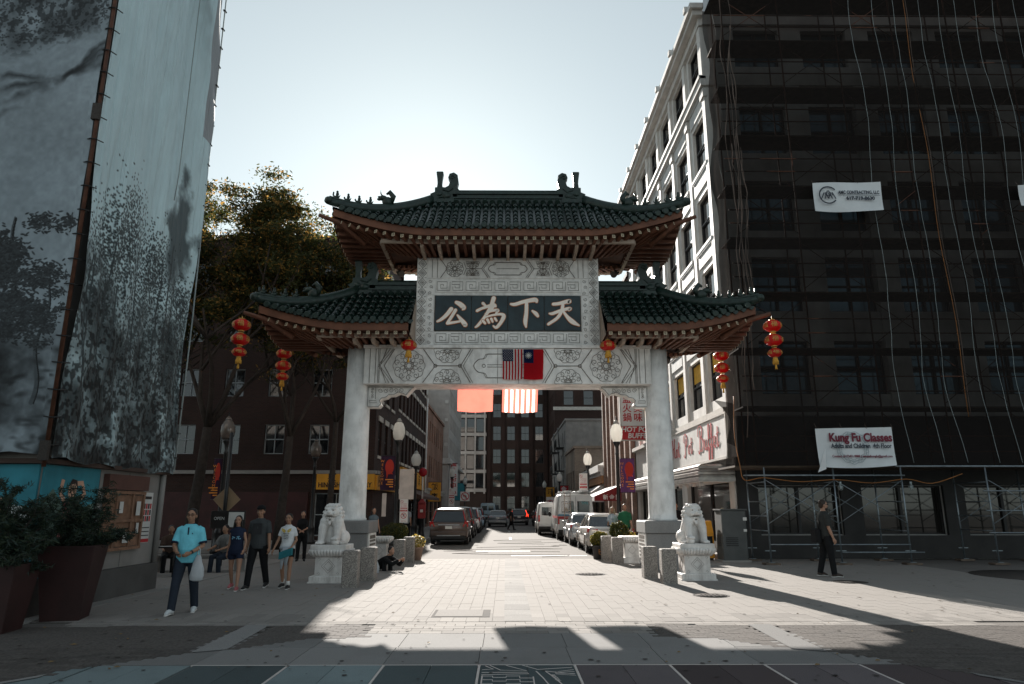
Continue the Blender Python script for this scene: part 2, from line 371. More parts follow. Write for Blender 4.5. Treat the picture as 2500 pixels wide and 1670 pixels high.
# dark brick fields
bk = []
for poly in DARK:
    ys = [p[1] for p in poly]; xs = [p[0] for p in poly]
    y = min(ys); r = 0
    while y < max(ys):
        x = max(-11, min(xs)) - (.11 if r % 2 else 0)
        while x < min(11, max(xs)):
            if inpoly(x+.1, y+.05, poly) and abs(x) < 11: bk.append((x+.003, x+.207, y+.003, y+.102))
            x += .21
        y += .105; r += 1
cands = [c for c in cands if not dark((c[0]+c[1])/2, (c[2]+c[3])/2)]
def vis(c):
    return abs((c[0]+c[1])/2) / ((c[2]+c[3])/2) < .74
near = sorted([c for c in cands if vis(c)], key=lambda c: c[2])
def lay(cs, mat, name, nmax, stuff, zo=0.0):
    cs = sorted(cs, key=lambda c: (not vis(c), c[2])); cache = {}
    for c in cs[:nmax]:
        k = (round(c[1]-c[0], 3), round(c[3]-c[2], 2))
        if k not in cache: cache[k] = MB().bx(0, k[0], 0, k[1], -.08, 0).mesh(name, mat)
        link(name, cache[k], plaza, (c[0], c[2], zo + random.uniform(-.0015, .0015)))
    mb = MB()
    for c in cs[nmax:]: mb.bx(*c, -.02, zo + random.uniform(-.0015, .0015))
    tag(mb.build(stuff, mat, plaza), kind='stuff')
lay(cands, m_paver, 'paver', 300, 'far_paving')
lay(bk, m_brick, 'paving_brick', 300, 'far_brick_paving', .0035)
# pale bands beside the dark fields (curved edge), laid 4 mm proud so the cut bricks end under them
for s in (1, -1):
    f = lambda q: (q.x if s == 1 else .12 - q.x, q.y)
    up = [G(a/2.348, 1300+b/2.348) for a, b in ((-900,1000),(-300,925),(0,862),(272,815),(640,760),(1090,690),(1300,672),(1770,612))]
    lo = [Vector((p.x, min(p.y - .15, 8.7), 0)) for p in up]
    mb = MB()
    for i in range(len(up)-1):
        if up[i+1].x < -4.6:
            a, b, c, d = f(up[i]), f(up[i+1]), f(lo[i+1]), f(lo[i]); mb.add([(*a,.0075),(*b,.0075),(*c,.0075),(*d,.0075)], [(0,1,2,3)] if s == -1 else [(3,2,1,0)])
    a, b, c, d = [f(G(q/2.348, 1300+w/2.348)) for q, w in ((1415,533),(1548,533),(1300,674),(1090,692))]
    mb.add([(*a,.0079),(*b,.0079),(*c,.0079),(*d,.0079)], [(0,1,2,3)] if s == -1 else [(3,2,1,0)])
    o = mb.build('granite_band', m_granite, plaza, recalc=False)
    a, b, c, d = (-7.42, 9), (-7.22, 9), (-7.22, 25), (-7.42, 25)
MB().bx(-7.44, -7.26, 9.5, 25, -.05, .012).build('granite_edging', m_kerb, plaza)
# straight granite courses across the plaza
MB().bx(-12.4, 12.4, 11.386, 11.399, -.05, -.003).build('slot_drain', m_iron, plaza)
for y in (13.33, 17.02): MB().bx(-.02, .42, y, y+.06, -.05, .003).build('drain_grate', m_iron, plaza)
# centre strip of smooth stone
for k in range(22): MB().bx(-.02, .42, 11.45+.62*k, 12.06+.62*k, -.05, .0038).build('centre_stone', m_walk, plaza)
def cover(px, py, r, label):
    p = G(px, py); mb = MB().lathe([(r, -.02), (r, .004), (r*.93, .004), (r*.93, .0015), (r*.86, .0015), (r*.86, .005), (.001, .005)], (p.x, p.y, 0), 28)
    for i in range(-3, 4):
        for j in range(-3, 4):
            if i*i + j*j < 10: mb.box((p.x + i*r*.22, p.y + j*r*.22, .007), (r*.12, r*.12, .006), 0, .4)
    return tag(mb.build('manhole_cover', m_iron), label, 'manhole cover', 'manhole covers in the paving')
cover(1736, 1454, .36, 'round iron manhole cover in sunlit paving in front of the right lion')
cover(1441, 1402, .40, 'round iron manhole cover in sunlit paving between the gate bollards')
cover(2075, 1421, .40, 'dark iron manhole cover in the shade by the feet of the man at right')
mb = MB(); p = G(2560, 1406); mb.lathe([(1.75, -.02), (1.75, .006), (.001, .006)], (p.x, p.y, 0), 40); mb.build('paving_disc', m_brick, plaza)
# patched rectangle near the middle of the plaza
a, b = G(1052, 1507), G(1198, 1489)
pt = MB().bx(a.x, b.x, a.y, b.y, -.02, .004).bx(a.x+.05, b.x-.12, a.y+.06, b.y-.03, -.01, .0075, 1); pt.build('paving_patch', [m_iron, m_paver], plaza)
# road marks
mb = MB()
mb.bx(-1.2, 1.0, 29.2, 29.6, -.012, -.007).bx(.2, 3.0, 26.6, 26.85, -.012, -.007)
for k in range(5): mb.bx(.2, .32, 40+12*k, 43+12*k, -.012, -.007)
mb.build('road_marking', m_paint, road)
mb = MB()
for k in range(5): mb.tube([(random.uniform(-3,3) + q*.5*random.random(), 26 + k*3 + q*.5, -.0115) for q in range(6)], .012, 4)
mb.build('tar_seam', m_iron, road)

g = MB(); rg = random.Random(12)
for i in range(260):
    y = 7.6 + 15*rg.random()**1.6; x = rg.uniform(-.68, .68)*y; r_ = rg.uniform(.012, .034)
    g.add([(x + r_*rg.uniform(.7,1.2)*cos(2*pi*k/7), y + r_*rg.uniform(.7,1.2)*sin(2*pi*k/7), .0105) for k in range(7)], [tuple(range(7))])
tag(g.build('gum_spots', m_iron, plaza), kind='stuff')
g = MB()
for i in range(120):
    y = 8 + 15*rg.random()**1.4; x = rg.choice((-1, 1))*rg.uniform(.1, .68)*y; a = rg.uniform(0, pi); l = rg.uniform(.02, .05)
    g.add([(x+l*cos(a), y+l*sin(a), .014), (x-.4*l*sin(a), y+.4*l*cos(a), .024), (x-l*cos(a), y-l*sin(a), .013), (x+.4*l*sin(a), y-.4*l*cos(a), .012)], [(0,1,2,3)])
tag(g.build('fallen_leaves', M('dry_leaf', (.16,.10,.04), .8), plaza), kind='stuff')
# ================================================================ the gate
GX, GY = .05, 21.15
m_stone = M('gate_stone', (.80,.775,.74), .8, 0, .10, 5, bump=.25, bscale=60, dirt=(.17,.145,.12), dscale=1.3, damt=.55)
m_col = M('column_concrete', (.80,.79,.77), .75, 0, .12, 3, bump=.2, bscale=90, dirt=(.30,.28,.255), dscale=1.6, damt=.75)
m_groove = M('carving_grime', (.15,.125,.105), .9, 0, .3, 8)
m_stone_l = M('carved_relief', (.56,.535,.50), .8, 0, .12, 6, dirt=(.17,.145,.12), dscale=2.5, damt=.6)
m_plinth = M('plinth_granite', (.22,.215,.21), .7, 0, .25, 90, bump=.1, dirt=(.1,.095,.09), dscale=1.0, damt=.5)
m_tile = M('glazed_green_tile', (.008,.020,.016), .26, 0, .5, 7, spec=.5, dirt=(.022,.026,.02), dscale=3, damt=.5)
m_tile2 = M('weathered_green_tile', (.014,.030,.024), .40, 0, .4, 9, spec=.4, bump=.3, bscale=25, dirt=(.035,.04,.03), dscale=3, damt=.35)
m_fascia = M('russet_timber', (.155,.060,.032), .6, 0, .25, 3, dirt=(.1,.04,.02), dscale=2, damt=.5)
m_raft = M('rafter_timber', (.125,.050,.028), .65, 0, .25, 6)
m_cap = M('rafter_cap_cream', (.52,.44,.31), .6, 0, .1)
m_capd = M('rafter_cap_mark', (.10,.07,.05), .7)
m_bone = M('bracket_paint', (.40,.315,.25), .7, 0, .15, 6, dirt=(.2,.13,.09), dscale=2, damt=.4)
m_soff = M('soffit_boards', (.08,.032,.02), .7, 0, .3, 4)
m_slateb = M('inscription_slate', (.012,.026,.032), .45, 0, .45, 2.2, spec=.4, dirt=(.035,.055,.06), dscale=2, damt=.6)
m_char = M('character_cream', (.95,.84,.74), .6, 0, .06)
m_chare = M('character_edge', (.50,.19,.08), .6, 0, .1)
gate = thing('ceremonial_gate', 'tall stone gate with green tiled tiered roofs and a dark four-character tablet', 'gate', (GX, GY, 0), local=True)
def part(mb, name, mats, parent=None, **k):
    o = mb.build(name, mats, parent or gate, **k)
    if name in ('carved_relief', 'engraved_lettering'): o['kind'] = 'stuff'
    return o
# --- plinths and columns
for s in (-1, 1):
    cx = s * 4.58
    p = part(MB().cbox(cx-.60, cx+.60, -.62, .66, 0, 1.0, .02), 'plinth', m_plinth)
    part(MB().cbox(cx-.66, cx+.66, -.68, .72, 1.005, 1.34, .03), 'plinth_cap', m_plinth, p)
    mb = MB(); n = 40
    mb.lathe([(.43,1.335),(.43,1.40),(.405,1.42),(.40,1.6),(.385,3.5),(.37,5.2),(.365,6.9)], (cx, 0, 0), n); part(mb, 'column', m_col)
    # engraved plaque on the passage side of the plinth
    xi = cx - s*.601
    q = part(MB().bx(min(xi, xi-s*.04), max(xi, xi-s*.04), -.52, .56, .12, .99), 'plaque', m_stone, p)
    lines = MB(); yy = xi - s*.042
    mt = frame((yy, .02, .55), (0, 1, 0), (0, 0, 1)) if s < 0 else frame((yy, .02, .55), (0, -1, 0), (0, 0, 1))
    for r in range(7):
        x = -.42
        while x < .4:
            w = random.uniform(.03, .08); lines.ribbon([(x, .33-r*.105), (min(.42, x+w), .33-r*.105)], .055 if r else .10, mt, .004); x += w + .028
    part(lines, 'engraved_lettering', m_groove, p)
# --- carved helpers: grooves drawn as thin dirty lines, reliefs as raised petals
def spiral(cx, cz, r, a0, turns=1.35, d=1, n=14): return [(cx + r*(1-.75*i/n)*cos(a0+d*2*pi*turns*i/n), cz + r*(1-.75*i/n)*sin(a0+d*2*pi*turns*i/n)) for i in range(n+1)]
def rosette(mb, mt, cx, cz, r, half=None):
    keep = lambda a: half is None or (sin(a) * half > -.15)
    n = 10
    for i in range(n):
        a = 2*pi*i/n + .31
        if not keep(a): continue
        c, s_ = cos(a), sin(a)
        mb.ribbon(spiral(cx + c*r*.78, cz + s_*r*.78, r*.20, a+pi*.6, 1.2, 1 if i % 2 else -1), .013, mt, .012, 0)
        pt = [(cx + c*r*q - s_*w, cz + s_*r*q + c*w) for q, w in ((.2,.0),(.34,.09*r),(.5,.1*r),(.58,0),(.5,-.1*r),(.34,-.09*r),(.2,0))]
        mb.ribbon(pt, .012, mt, .010, 0)
    for rr in (.17, .30):
        pts = [(cx + r*rr*cos(a), cz + r*rr*sin(a)) for a in [2*pi*i/16 for i in range(17)] if keep(a)]
        if len(pts) > 2: mb.ribbon(pts, .013, mt, .012, 0)
    pts = [(cx + r*(1+.035*cos(n*a))*cos(a), cz + r*(1+.035*cos(n*a))*sin(a)) for a in [2*pi*i/60 for i in range(61)] if keep(a)]
    mb.ribbon(pts, .012, mt, .01, 0)
def cartouche(mb, mt, x0, x1, cz, h):
    q = h*.5
    def outline(k): return [(x0+q*1.1-k,cz+q-k*.2),(x0+q*.9-k,cz+q*.62),(x0+q*.35-k*.3,cz+q*.5),(x0-k*.2,cz),(x0+q*.35-k*.3,cz-q*.5),(x0+q*.9-k,cz-q*.62),(x0+q*1.1-k,cz-q+k*.2)]
    for k in (0, .045):
        a = smooth_pts([(u, v) for u, v in outline(k)], 4); a = [(p.x, p.y) for p in a]
        b = [(x0+x1-u, v) for u, v in reversed(a)]
        mb.ribbon(a + b + [a[0]], .013, mt, .01)
def hexline(mb, mt, pts, w=.02): mb.ribbon(pts, w, mt, .014)
# --- lower beam
beam = part(MB().cbox(-4.33, 4.33, -.55, .55, 5.32, 6.41, .015), 'beam', m_stone)
part(MB().bx(-4.36, 4.36, -.60, .60, 6.413, 6.50), 'string_course', m_stone)
mt = front(0, -.552, 0); g = MB(); zc, zh = 5.865, .5
for s in (-1, 1):
    X = lambda x: s*x
    for x in (4.15, 3.98, 3.86): hexline(g, mt, [(X(x), 5.34), (X(x), 6.39)], .014)
    for k in (0, .10, .20): hexline(g, mt, [(X(3.45+k), 6.39), (X(3.85+k*.5 if k<.2 else 3.84), zc), (X(3.45+k), 5.34)], .014)
    hx = [(X(3.42),6.38),(X(3.72),zc),(X(3.42),5.35)]
    hexline(g, mt, hx, .022); hexline(g, mt, [(X(2.55),6.38),(X(2.18),zc),(X(2.55),5.35)], .022)
    rosette(g, mt, X(2.97), zc, .47)
    hexline(g, mt, [(X(2.18),zc),(X(1.42),zc)], .022)
    hexline(g, mt, [(X(1.12),6.38),(X(1.42),zc),(X(1.12),5.35)], .022); hexline(g, mt, [(X(1.05),6.38),(X(1.34),zc),(X(1.05),5.35)], .012)
    rosette(g, mt, X(1.82), 6.36, .40, -1); rosette(g, mt, X(1.82), 5.36, .40, 1)
    for c in ((2.18, zc), (1.44, zc)): g.ribbon([(X(c[0])+.05*cos(a), c[1]+.05*sin(a)) for a in [2*pi*i/12 for i in range(13)]], .016, mt, .014)
    hexline(g, mt, [(X(.62), zc-.035), (X(.1), zc-.035)], .012); hexline(g, mt, [(X(.62), zc+.035), (X(.1), zc+.035)], .012)
    g.ribbon([(X(.72)+.05*cos(a), zc+.05*sin(a)) for a in [2*pi*i/12 for i in range(13)]], .014, mt, .012)
cartouche(g, mt, -1.02, 1.02, zc, .74)
for x in (-3.9, -.30, .33, 3.9): hexline(g, mt, [(x, 5.33), (x, 6.40)], .010)
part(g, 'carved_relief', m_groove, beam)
soff = part(MB().bx(-3.9, 3.9, -.5, .5, 5.312, 5.3205), 'beam_underside', m_stone, beam)
# --- scrolled corner brackets under the beam
for s in (-1, 1):
    o = [(4.22,5.30),(2.82,5.30),(2.95,5.16),(3.08,5.0),(3.14,5.06),(3.3,5.10),(3.44,5.03),(3.6,5.02),(3.68,4.95),(3.82,4.92),(3.88,4.84),(3.83,4.74),(3.90,4.66),(4.22,4.66)]
    k = part(MB().prism([(s*x, z) for x, z in (o if s > 0 else list(reversed(o)))], front(0, 0, 0), .42), 'scroll_bracket', m_stone)
    g = MB(); mtb = front(0, -.212, 0)
    for i in range(5): g.ribbon(spiral(s*(3.86-.16*i), 5.17-.012*(i%2), .075, i, 1.3, s), .011, mtb, .008)
    hexline(g, mtb, [(s*4.0, 5.27), (s*4.0, 4.9)], .012)
    hexline(g, mtb, [(s*(x*.985+.06), z+.02 if z < 5.2 else z-.035) for x, z in o], .011)
    for i in range(4): g.ribbon(spiral(s*4.1, 5.2-.08*i, .04, i*2, 1.2), .01, mtb, .008)
    hexline(g, mtb, [(s*4.18,4.86),(s*3.98,4.86),(s*3.95,4.79),(s*4.18,4.79),(s*4.18,4.86)], .01)
    part(g, 'carved_relief', m_groove, k)
# --- upper wall
wall = part(MB().cbox(-2.84, 2.84, -.42, .42, 6.50, 9.36, .01), 'tablet_wall', m_stone)
FY = -.422
for s in (-1, 1):                                        # diamond and scroll strips at the sides
    st = part(MB().bx(min(s*2.80, s*2.53), max(s*2.80, s*2.53), FY-.03, FY+.01, 6.53, 9.30), 'diamond_strip', m_stone, wall)
    g = MB(); mt = front(s*2.665, FY-.031, 0); n = 9; hh = (9.30-6.53)/n
    for i in range(n):
        z = 6.53 + (i+.5)*hh
        hexline(g, mt, [(-.125, z), (0, z+hh*.48), (.125, z), (0, z-hh*.48), (-.125, z)], .014)
        hexline(g, mt, [(-.07, z), (0, z+hh*.27), (.07, z), (0, z-hh*.27), (-.07, z)], .010)
        for a in range(4): g.ribbon([(.022*cos(a*pi/2)+.016*cos(q), z+.022*sin(a*pi/2)+.016*sin(q)) for q in [2*pi*j/8 for j in range(9)]], .008, mt, .006)
        for e in (-1, 1): hexline(g, mt, [(e*.125, z+hh*.5), (e*.07, z+hh*.5)], .01)
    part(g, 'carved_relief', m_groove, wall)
    for i, (z0, z1) in enumerate(((6.53,6.95),(6.96,7.55),(7.56,8.12),(8.13,8.66))):
        xa, xb = sorted((s*2.50, s*2.30)); part(MB().bx(xa, xb, FY-.02, FY+.01, z0, z1), 'scroll_panel', m_stone, wall)
    g = MB(); mt = front(s*2.40, FY-.021, 0)
    for i in range(11): g.ribbon(spiral(-.02+.03*(i % 2), 6.63+.195*i, .06, i*1.3, 1.2, 1 if i % 2 else -1), .011, mt, .008)
    part(g, 'carved_relief', m_groove, wall)
# greek key panels
def keyline(m):
    return [(-.36,-.13),(-.36,.12),(-.06,.12),(-.06,-.06),(-.24,-.06),(-.24,.035),(-.16,.035)] if m else [(.36,-.13),(.36,.12),(.06,.12),(.06,-.06),(.24,-.06),(.24,.035),(.16,.035)]
kp = MB().cbox(-.447, .447, -.02, .01, -.195, .195, .008).mesh('key_panel', m_stone)
kg = MB(); mt0 = front(0, -.021, 0)
A = [(-.40,-.14),(-.40,.14),(-.09,.14),(-.09,-.07),(-.29,-.07),(-.29,.05),(-.2,.05),(-.2,0)]
B = [(.40,-.14),(.40,.14),(.06,.14),(.06,.05),(.30,.05),(.30,-.06),(.16,-.06),(.16,-.01)]
kg.ribbon(A, .016, mt0, .008); kg.ribbon([(x-.0, z) for x, z in B], .016, mt0, .008)
kg.ribbon([(-.40,-.14),(.0,-.14),(.0,.14)], .014, mt0, .008); kg.ribbon([(.40,-.14),(.09,-.14),(.09,-.02)], .014, mt0, .008)
kgm = kg.mesh('carved_relief', m_groove)
for zz in (8.42, 6.75):
    for i in range(5):
        link('key_panel', kp, wall, (-1.80 + .90*i, FY, zz)); link('key_pattern', kgm, wall, (-1.80 + .90*i, FY, zz))
# top frieze
fz = part(MB().bx(-2.50, 2.50, FY-.025, FY+.01, 8.68, 9.30), 'frieze_panel', m_stone, wall)
g = MB(); mt = front(0, FY-.026, 0); zc = 8.99
for s in (-1, 1):
    hexline(g, mt, [(s*2.1,9.29),(s*1.9,zc),(s*2.1,8.69)], .018); hexline(g, mt, [(s*.62,9.29),(s*.82,zc),(s*.62,8.69)], .018); hexline(g, mt, [(s*.56,9.29),(s*.76,zc),(s*.56,8.69)], .01)
    rosette(g, mt, s*1.66, zc, .27); rosette(g, mt, s*1.1, 9.2, .2, -1); rosette(g, mt, s*1.1, 8.78, .2, 1)
    hexline(g, mt, [(s*1.38,9.2),(s*1.3,zc),(s*1.38,8.78)], .014); hexline(g, mt, [(s*1.3,zc),(s*.82,zc)], .014)
    for x in (2.2, 2.36): hexline(g, mt, [(s*x, 9.29), (s*x, 8.69)], .012)
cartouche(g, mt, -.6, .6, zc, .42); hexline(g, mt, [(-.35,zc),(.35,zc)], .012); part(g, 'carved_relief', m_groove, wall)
# --- tablet with four brush characters
tab = part(MB().bx(-2.27, 2.27, FY-.015, FY+.01, 6.97, 8.12), 'tablet', m_groove, wall)
for i in range(4):
    x0 = -2.25 + i*1.125; MB().cbox(x0+.008, x0+1.117, FY-.05, FY, 6.99, 8.10, .006).build('tablet_slab', m_slateb, wall)
def stroke(mb, pts, ws, mt, h=.03, e=0.0012):
    sp = smooth_pts([(x, y, w) for (x, y), w in zip(pts, ws)], 6)
    w = [p.z for p in sp]; q = [(p.x, p.y) for p in sp]
    mb.ribbon(q, [a+.035 for a in w], mt, h-.012, 1); mb.ribbon(q, w, mt, h, 0)
    for (x, y), r in ((q[0], w[0]), (q[-1], w[-1])):
        e *= 1.7
        for rr, hh, mi in ((r/2+.016, h-.012-e, 1), (r/2, h-e, 0)):
            mb.prism([(x+rr*cos(2*pi*k/10), y+rr*sin(2*pi*k/10)) for k in range(10)], mt @ Matrix.Translation((0,0,hh/2)), hh, mi)
CH = {
 'gong': [([(-.05,.12),(-.2,-.08),(-.36,-.22),(-.47,-.28)],[.12,.11,.09,.06]), ([(.1,.33),(.22,.27),(.33,.16),(.30,.10)],[.10,.14,.14,.05]),
          ([(.08,.08),(-.02,-.10),(-.16,-.33)],[.10,.09,.08]), ([(-.16,-.34),(.05,-.31),(.26,-.27)],[.09,.07,.06]), ([(.14,-.08),(.24,-.2),(.38,-.38),(.36,-.42)],[.05,.10,.14,.06])],
 'wei': [([(.13,.47),(.05,.22),(-.12,-.1),(-.33,-.38),(-.42,-.46)],[.13,.11,.09,.08,.05]), ([(-.2,.3),(-.12,.22)],[.09,.06]), ([(-.38,.06),(-.22,.14),(.12,.25),(.19,.2)],[.08,.08,.10,.06]),
         ([(.14,.22),(.05,.06)],[.08,.06]), ([(-.12,-.04),(.05,.05),(.26,.08),(.2,-.02)],[.05,.07,.09,.05]), ([(-.1,-.14),(.1,-.08),(.36,-.05),(.44,-.12),(.36,-.3),(.22,-.47),(.12,-.42)],[.05,.06,.08,.12,.10,.09,.04]),
         ([(-.2,-.26),(-.13,-.34)],[.08,.07]), ([(-.06,-.22),(-.01,-.32)],[.08,.07]), ([(.06,-.2),(.1,-.29)],[.08,.06]), ([(.17,-.18),(.22,-.26)],[.07,.06])],
 'xia': [([(-.46,.28),(-.34,.27),(-.05,.36),(.28,.42),(.33,.36)],[.07,.10,.11,.13,.08]), ([(.02,.3),(.01,0),(-.02,-.28),(-.0,-.45)],[.10,.11,.12,.05]), ([(.2,.06),(.3,-.02),(.36,-.10)],[.06,.11,.09])],
 'tian': [([(-.28,.28),(-.1,.3),(.22,.38),(.18,.32)],[.09,.10,.12,.06]), ([(-.4,-.02),(-.3,-.02),(.0,.09),(.24,.14),(.2,.08)],[.05,.09,.09,.10,.05]), ([(.02,.3),(-.02,.08),(-.16,-.16),(-.44,-.36)],[.09,.10,.09,.08]), ([(.02,.06),(.14,-.12),(.3,-.28),(.5,-.4)],[.06,.10,.14,.05])]}
for i, k in enumerate(('gong','wei','xia','tian')):
    mb = MB(); mt = front(-2.25 + 1.125*i + .56, FY-.052, 7.545)
    for j, (pts, ws) in enumerate(CH[k]): stroke(mb, pts, ws, mt @ Matrix.Translation((0, 0, .0025*j)))
    part(mb, 'brush_character', [m_char, m_chare], wall)
# --- roofs
def X0(rf, side, k):
    a = (-rf.Lr if side == 0 else rf.xin + .02) if k == 0 else rf.Lr
    return a if side == 0 else side*a
class Roof:
    def __init__(s, Lr, Le, D, rz, ez, lift, x_in=None):
        s.Lr, s.Le, s.D, s.rz, s.ez, s.lift, s.xin = Lr, Le, D, rz, ez, lift, x_in
    def z(s, x, y):
        u = min(1.0, abs(y)/s.D); w = min(1.0, max(0.0, (abs(x)-s.Lr)/(s.Le-s.Lr))); t = max(u, w); q = min(u, w)
        return s.rz - (s.rz-s.ez)*(1.32*t-.32*t*t) + s.lift*q**1.6*(.35+.65*t)
def make_roof(name, rf, side):                            # side 0: whole hip roof; -1/+1: wing that ends at the wall
    top = part(MB().bx(min(X0(rf,side,0),X0(rf,side,1)), max(X0(rf,side,0),X0(rf,side,1)), -.12, .12, rf.rz-.5, rf.rz-.1), name, m_tile2)
    def X(x): return x if side == 0 else side*x
    xin = -rf.Le if side == 0 else rf.xin
    nx, ny = (56, 20) if side == 0 else (34, 20)
    sh = MB()
    for dz in (0, -.05): sh.grid(lambda a, b: (X(xin+(rf.Le-xin)*a), -rf.D+2*rf.D*b, rf.z(xin+(rf.Le-xin)*a, -rf.D+2*rf.D*b)+dz), nx, ny)
    part(sh, 'roof_pan', m_tile, top)
    # tile rows, built from overlapping barrel lengths
    rows = []; sp = .235
    n = int(((rf.Le - xin) - .1) / sp)
    for i in range(n+1):
        x = xin + .06 + i*sp if side else -rf.Le + (2*rf.Le - n*sp)/2 + i*sp
        w = max(0, (abs(x)-rf.Lr)/(rf.Le-rf.Lr)); ys = max(.10, w*rf.D + .03)
        if ys < rf.D - .12: rows.append(('f', x, ys))
    m = int((2*rf.D-.15)/sp)
    for e in ((-1, 1) if side == 0 else (1,)):
        for i in range(m+1):
            y = -rf.D + (2*rf.D - m*sp)/2 + i*sp; w = rf.Lr + (rf.Le-rf.Lr)*abs(y)/rf.D + .06
            if w < rf.Le - .1: rows.append((e, y, w))
    capm = MB().lathe([(.001,0),(.05,.0),(.062,.012),(.088,.012),(.088,.05),(.07,.06)], n=12); capf = capm.mesh('eave_tile', m_tile2)
    dr = MB().prism([(-.095,.02),(-.07,-.05),(0,-.10),(.07,-.05),(.095,.02)], front(0,0,0), .025).mesh('drip_tile', m_tile2)
    for k, c, ys in rows:
        mb = MB(); L = []; tot = rf.D - ys if k == 'f' else rf.Le - ys; nseg = max(1, round(tot/.30))
        pt = (lambda q: (X(c), -(ys + (rf.D-ys)*q))) if k == 'f' else (lambda q: (X(k*(ys + (rf.Le-ys)*q)), c))
        zz = lambda q: rf.z(*( (c, -(ys+(rf.D-ys)*q)) if k == 'f' else (ys+(rf.Le-ys)*q, c) ))
        for j in range(nseg):
            q0, q1 = j/nseg, (j+1)/nseg
            a, b = pt(q0), pt(q1); mb.tube([(*a, zz(q0)+.03), (*b, zz(q1)+.035)], [.068, .084], 8, 0)
        part(mb, 'tile_row', m_tile, top)
        e = pt(1.0); ze = zz(1.0)
        rot = (R(90+8), 0, 0) if k == 'f' else (R(90), 0, R(90) if (X(1) * (k if k != 'f' else 1)) > 0 else R(-90))
        link('eave_tile', capf, top, (e[0], e[1]-.03 if k == 'f' else e[1], ze+.03), rot)
        link('drip_tile', dr, top, (e[0]+ (sp/2 if k == 'f' else 0), e[1]-.02 if k == 'f' else e[1]+sp/2, ze-.005), (0,0,0) if k == 'f' else (0,0,R(90)))
    # fascia and soffit following the eave
    def strip(off, z0, z1, th, nm, mat):
        mb = MB(); N = 40
        D, Le = rf.D-off, rf.Le-off
        for yy in (-D, D):
            xs = [(-Le if side == 0 else xin) + (Le-(-Le if side == 0 else xin))*i/N for i in range(N+1)]
            zz = [rf.z(x, (rf.D if yy > 0 else -rf.D)) for x in xs]
            mb.loft([[(X(x), yy-th/2, z+z0), (X(x), yy+th/2, z+z0), (X(x), yy+th/2, z+z1), (X(x), yy-th/2, z+z1)] for x, z in zip(xs, zz)], smooth=False)
        for e in ((-1, 1) if side == 0 else (1,)):
            yl = [-D + 2*D*i/20 for i in range(21)]
            mb.loft([[(X(e*Le)-th/2, y, rf.z(rf.Le, y)+z0), (X(e*Le)+th/2, y, rf.z(rf.Le, y)+z0), (X(e*Le)+th/2, y, rf.z(rf.Le, y)+z1), (X(e*Le)-th/2, y, rf.z(rf.Le, y)+z1)] for y in yl], smooth=False)
        return part(mb, nm, mat, top, recalc=True)
    strip(.05, -.28, -.06, .05, 'fascia', m_fascia)
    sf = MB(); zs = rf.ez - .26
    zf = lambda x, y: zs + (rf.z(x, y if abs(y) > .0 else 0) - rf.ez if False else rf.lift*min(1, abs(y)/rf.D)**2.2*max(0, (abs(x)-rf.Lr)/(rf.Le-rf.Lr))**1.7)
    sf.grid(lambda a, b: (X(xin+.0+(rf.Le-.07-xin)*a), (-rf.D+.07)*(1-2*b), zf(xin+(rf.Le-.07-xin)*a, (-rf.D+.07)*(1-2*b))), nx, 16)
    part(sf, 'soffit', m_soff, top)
    # rafters with painted square ends
    rl = 1.42
    rm = MB().bx(-.045, .045, 0, rl, -.05, .05, 0).bx(-.05, .05, -.012, -.001, -.052, .052, 1)
    rm.prism([(.032*cos(2*pi*k/8), .032*sin(2*pi*k/8)) for k in range(8)], front(0, -.014, 0), .006, 2).prism([(.017*cos(2*pi*k/8), .017*sin(2*pi*k/8)) for k in range(8)], front(0, -.018, 0), .006, 1)
    rme = rm.mesh('rafter', [m_raft, m_cap, m_capd]); rsp = .262
    nr = int((rf.Le - .25 - xin - (.25 if side == 0 else 0))/rsp)
    for i in range(nr+1):
        x = (xin+.1+i*rsp) if side else -nr*rsp/2 + i*rsp
        for yy, rz in ((-rf.D-.0, 0), (rf.D, pi)):
            a = abs(x)-rf.Lr*.92; fan = max(0, a)*.30*(1 if x > 0 else -1)*(1 if side == 0 else side)
            link('rafter', rme, top, (X(x), yy+(.10 if yy < 0 else -.10), zf(x, rf.D-.1)-.075), (R(-1.5 if True else 0)-max(0,a)*.10, 0, rz + (fan if yy < 0 else -fan)))
    ns = int((2*rf.D-.3)/rsp)
    for e in ((-1, 1) if side == 0 else (1,)):
        for i in range(ns+1):
            y = -ns*rsp/2 + i*rsp
            link('rafter', rme, top, (X(e*(rf.Le-.10)), y, zf(rf.Le-.1, y)-.075), (0, 0, R(90)*(1 if X(e) > 0 else -1)))
    # ridge, hips, ornaments
    rd = MB(); x0, x1 = (-rf.Lr+.55, rf.Lr-.55) if side == 0 else (rf.xin, rf.Lr-.25)
    for z0, z1, h in ((-.25, .02, .15), (.02, .07, .19), (.07, .18, .13), (.18, .225, .18), (.225, .29, .12)):
        rd.bx(min(X(x0),X(x1)), max(X(x0),X(x1)), -h, h, rf.rz+z0, rf.rz+z1)
    rd.tube([(X(x0), 0, rf.rz+.30), (X(x1), 0, rf.rz+.30)], .085, 10)
    part(rd, 'ridge', m_tile2, top)
    wv = MB(); nn = int(abs(x1-x0)/sp)
    for i in range(nn): wv.cyl((X(x0+(i+.5)*sp), -.19, rf.rz-.09), (X(x0+(i+.5)*sp), -.30, rf.rz-.17), .085, .085, 8)
    part(wv, 'ridge_tile', m_tile2, top)
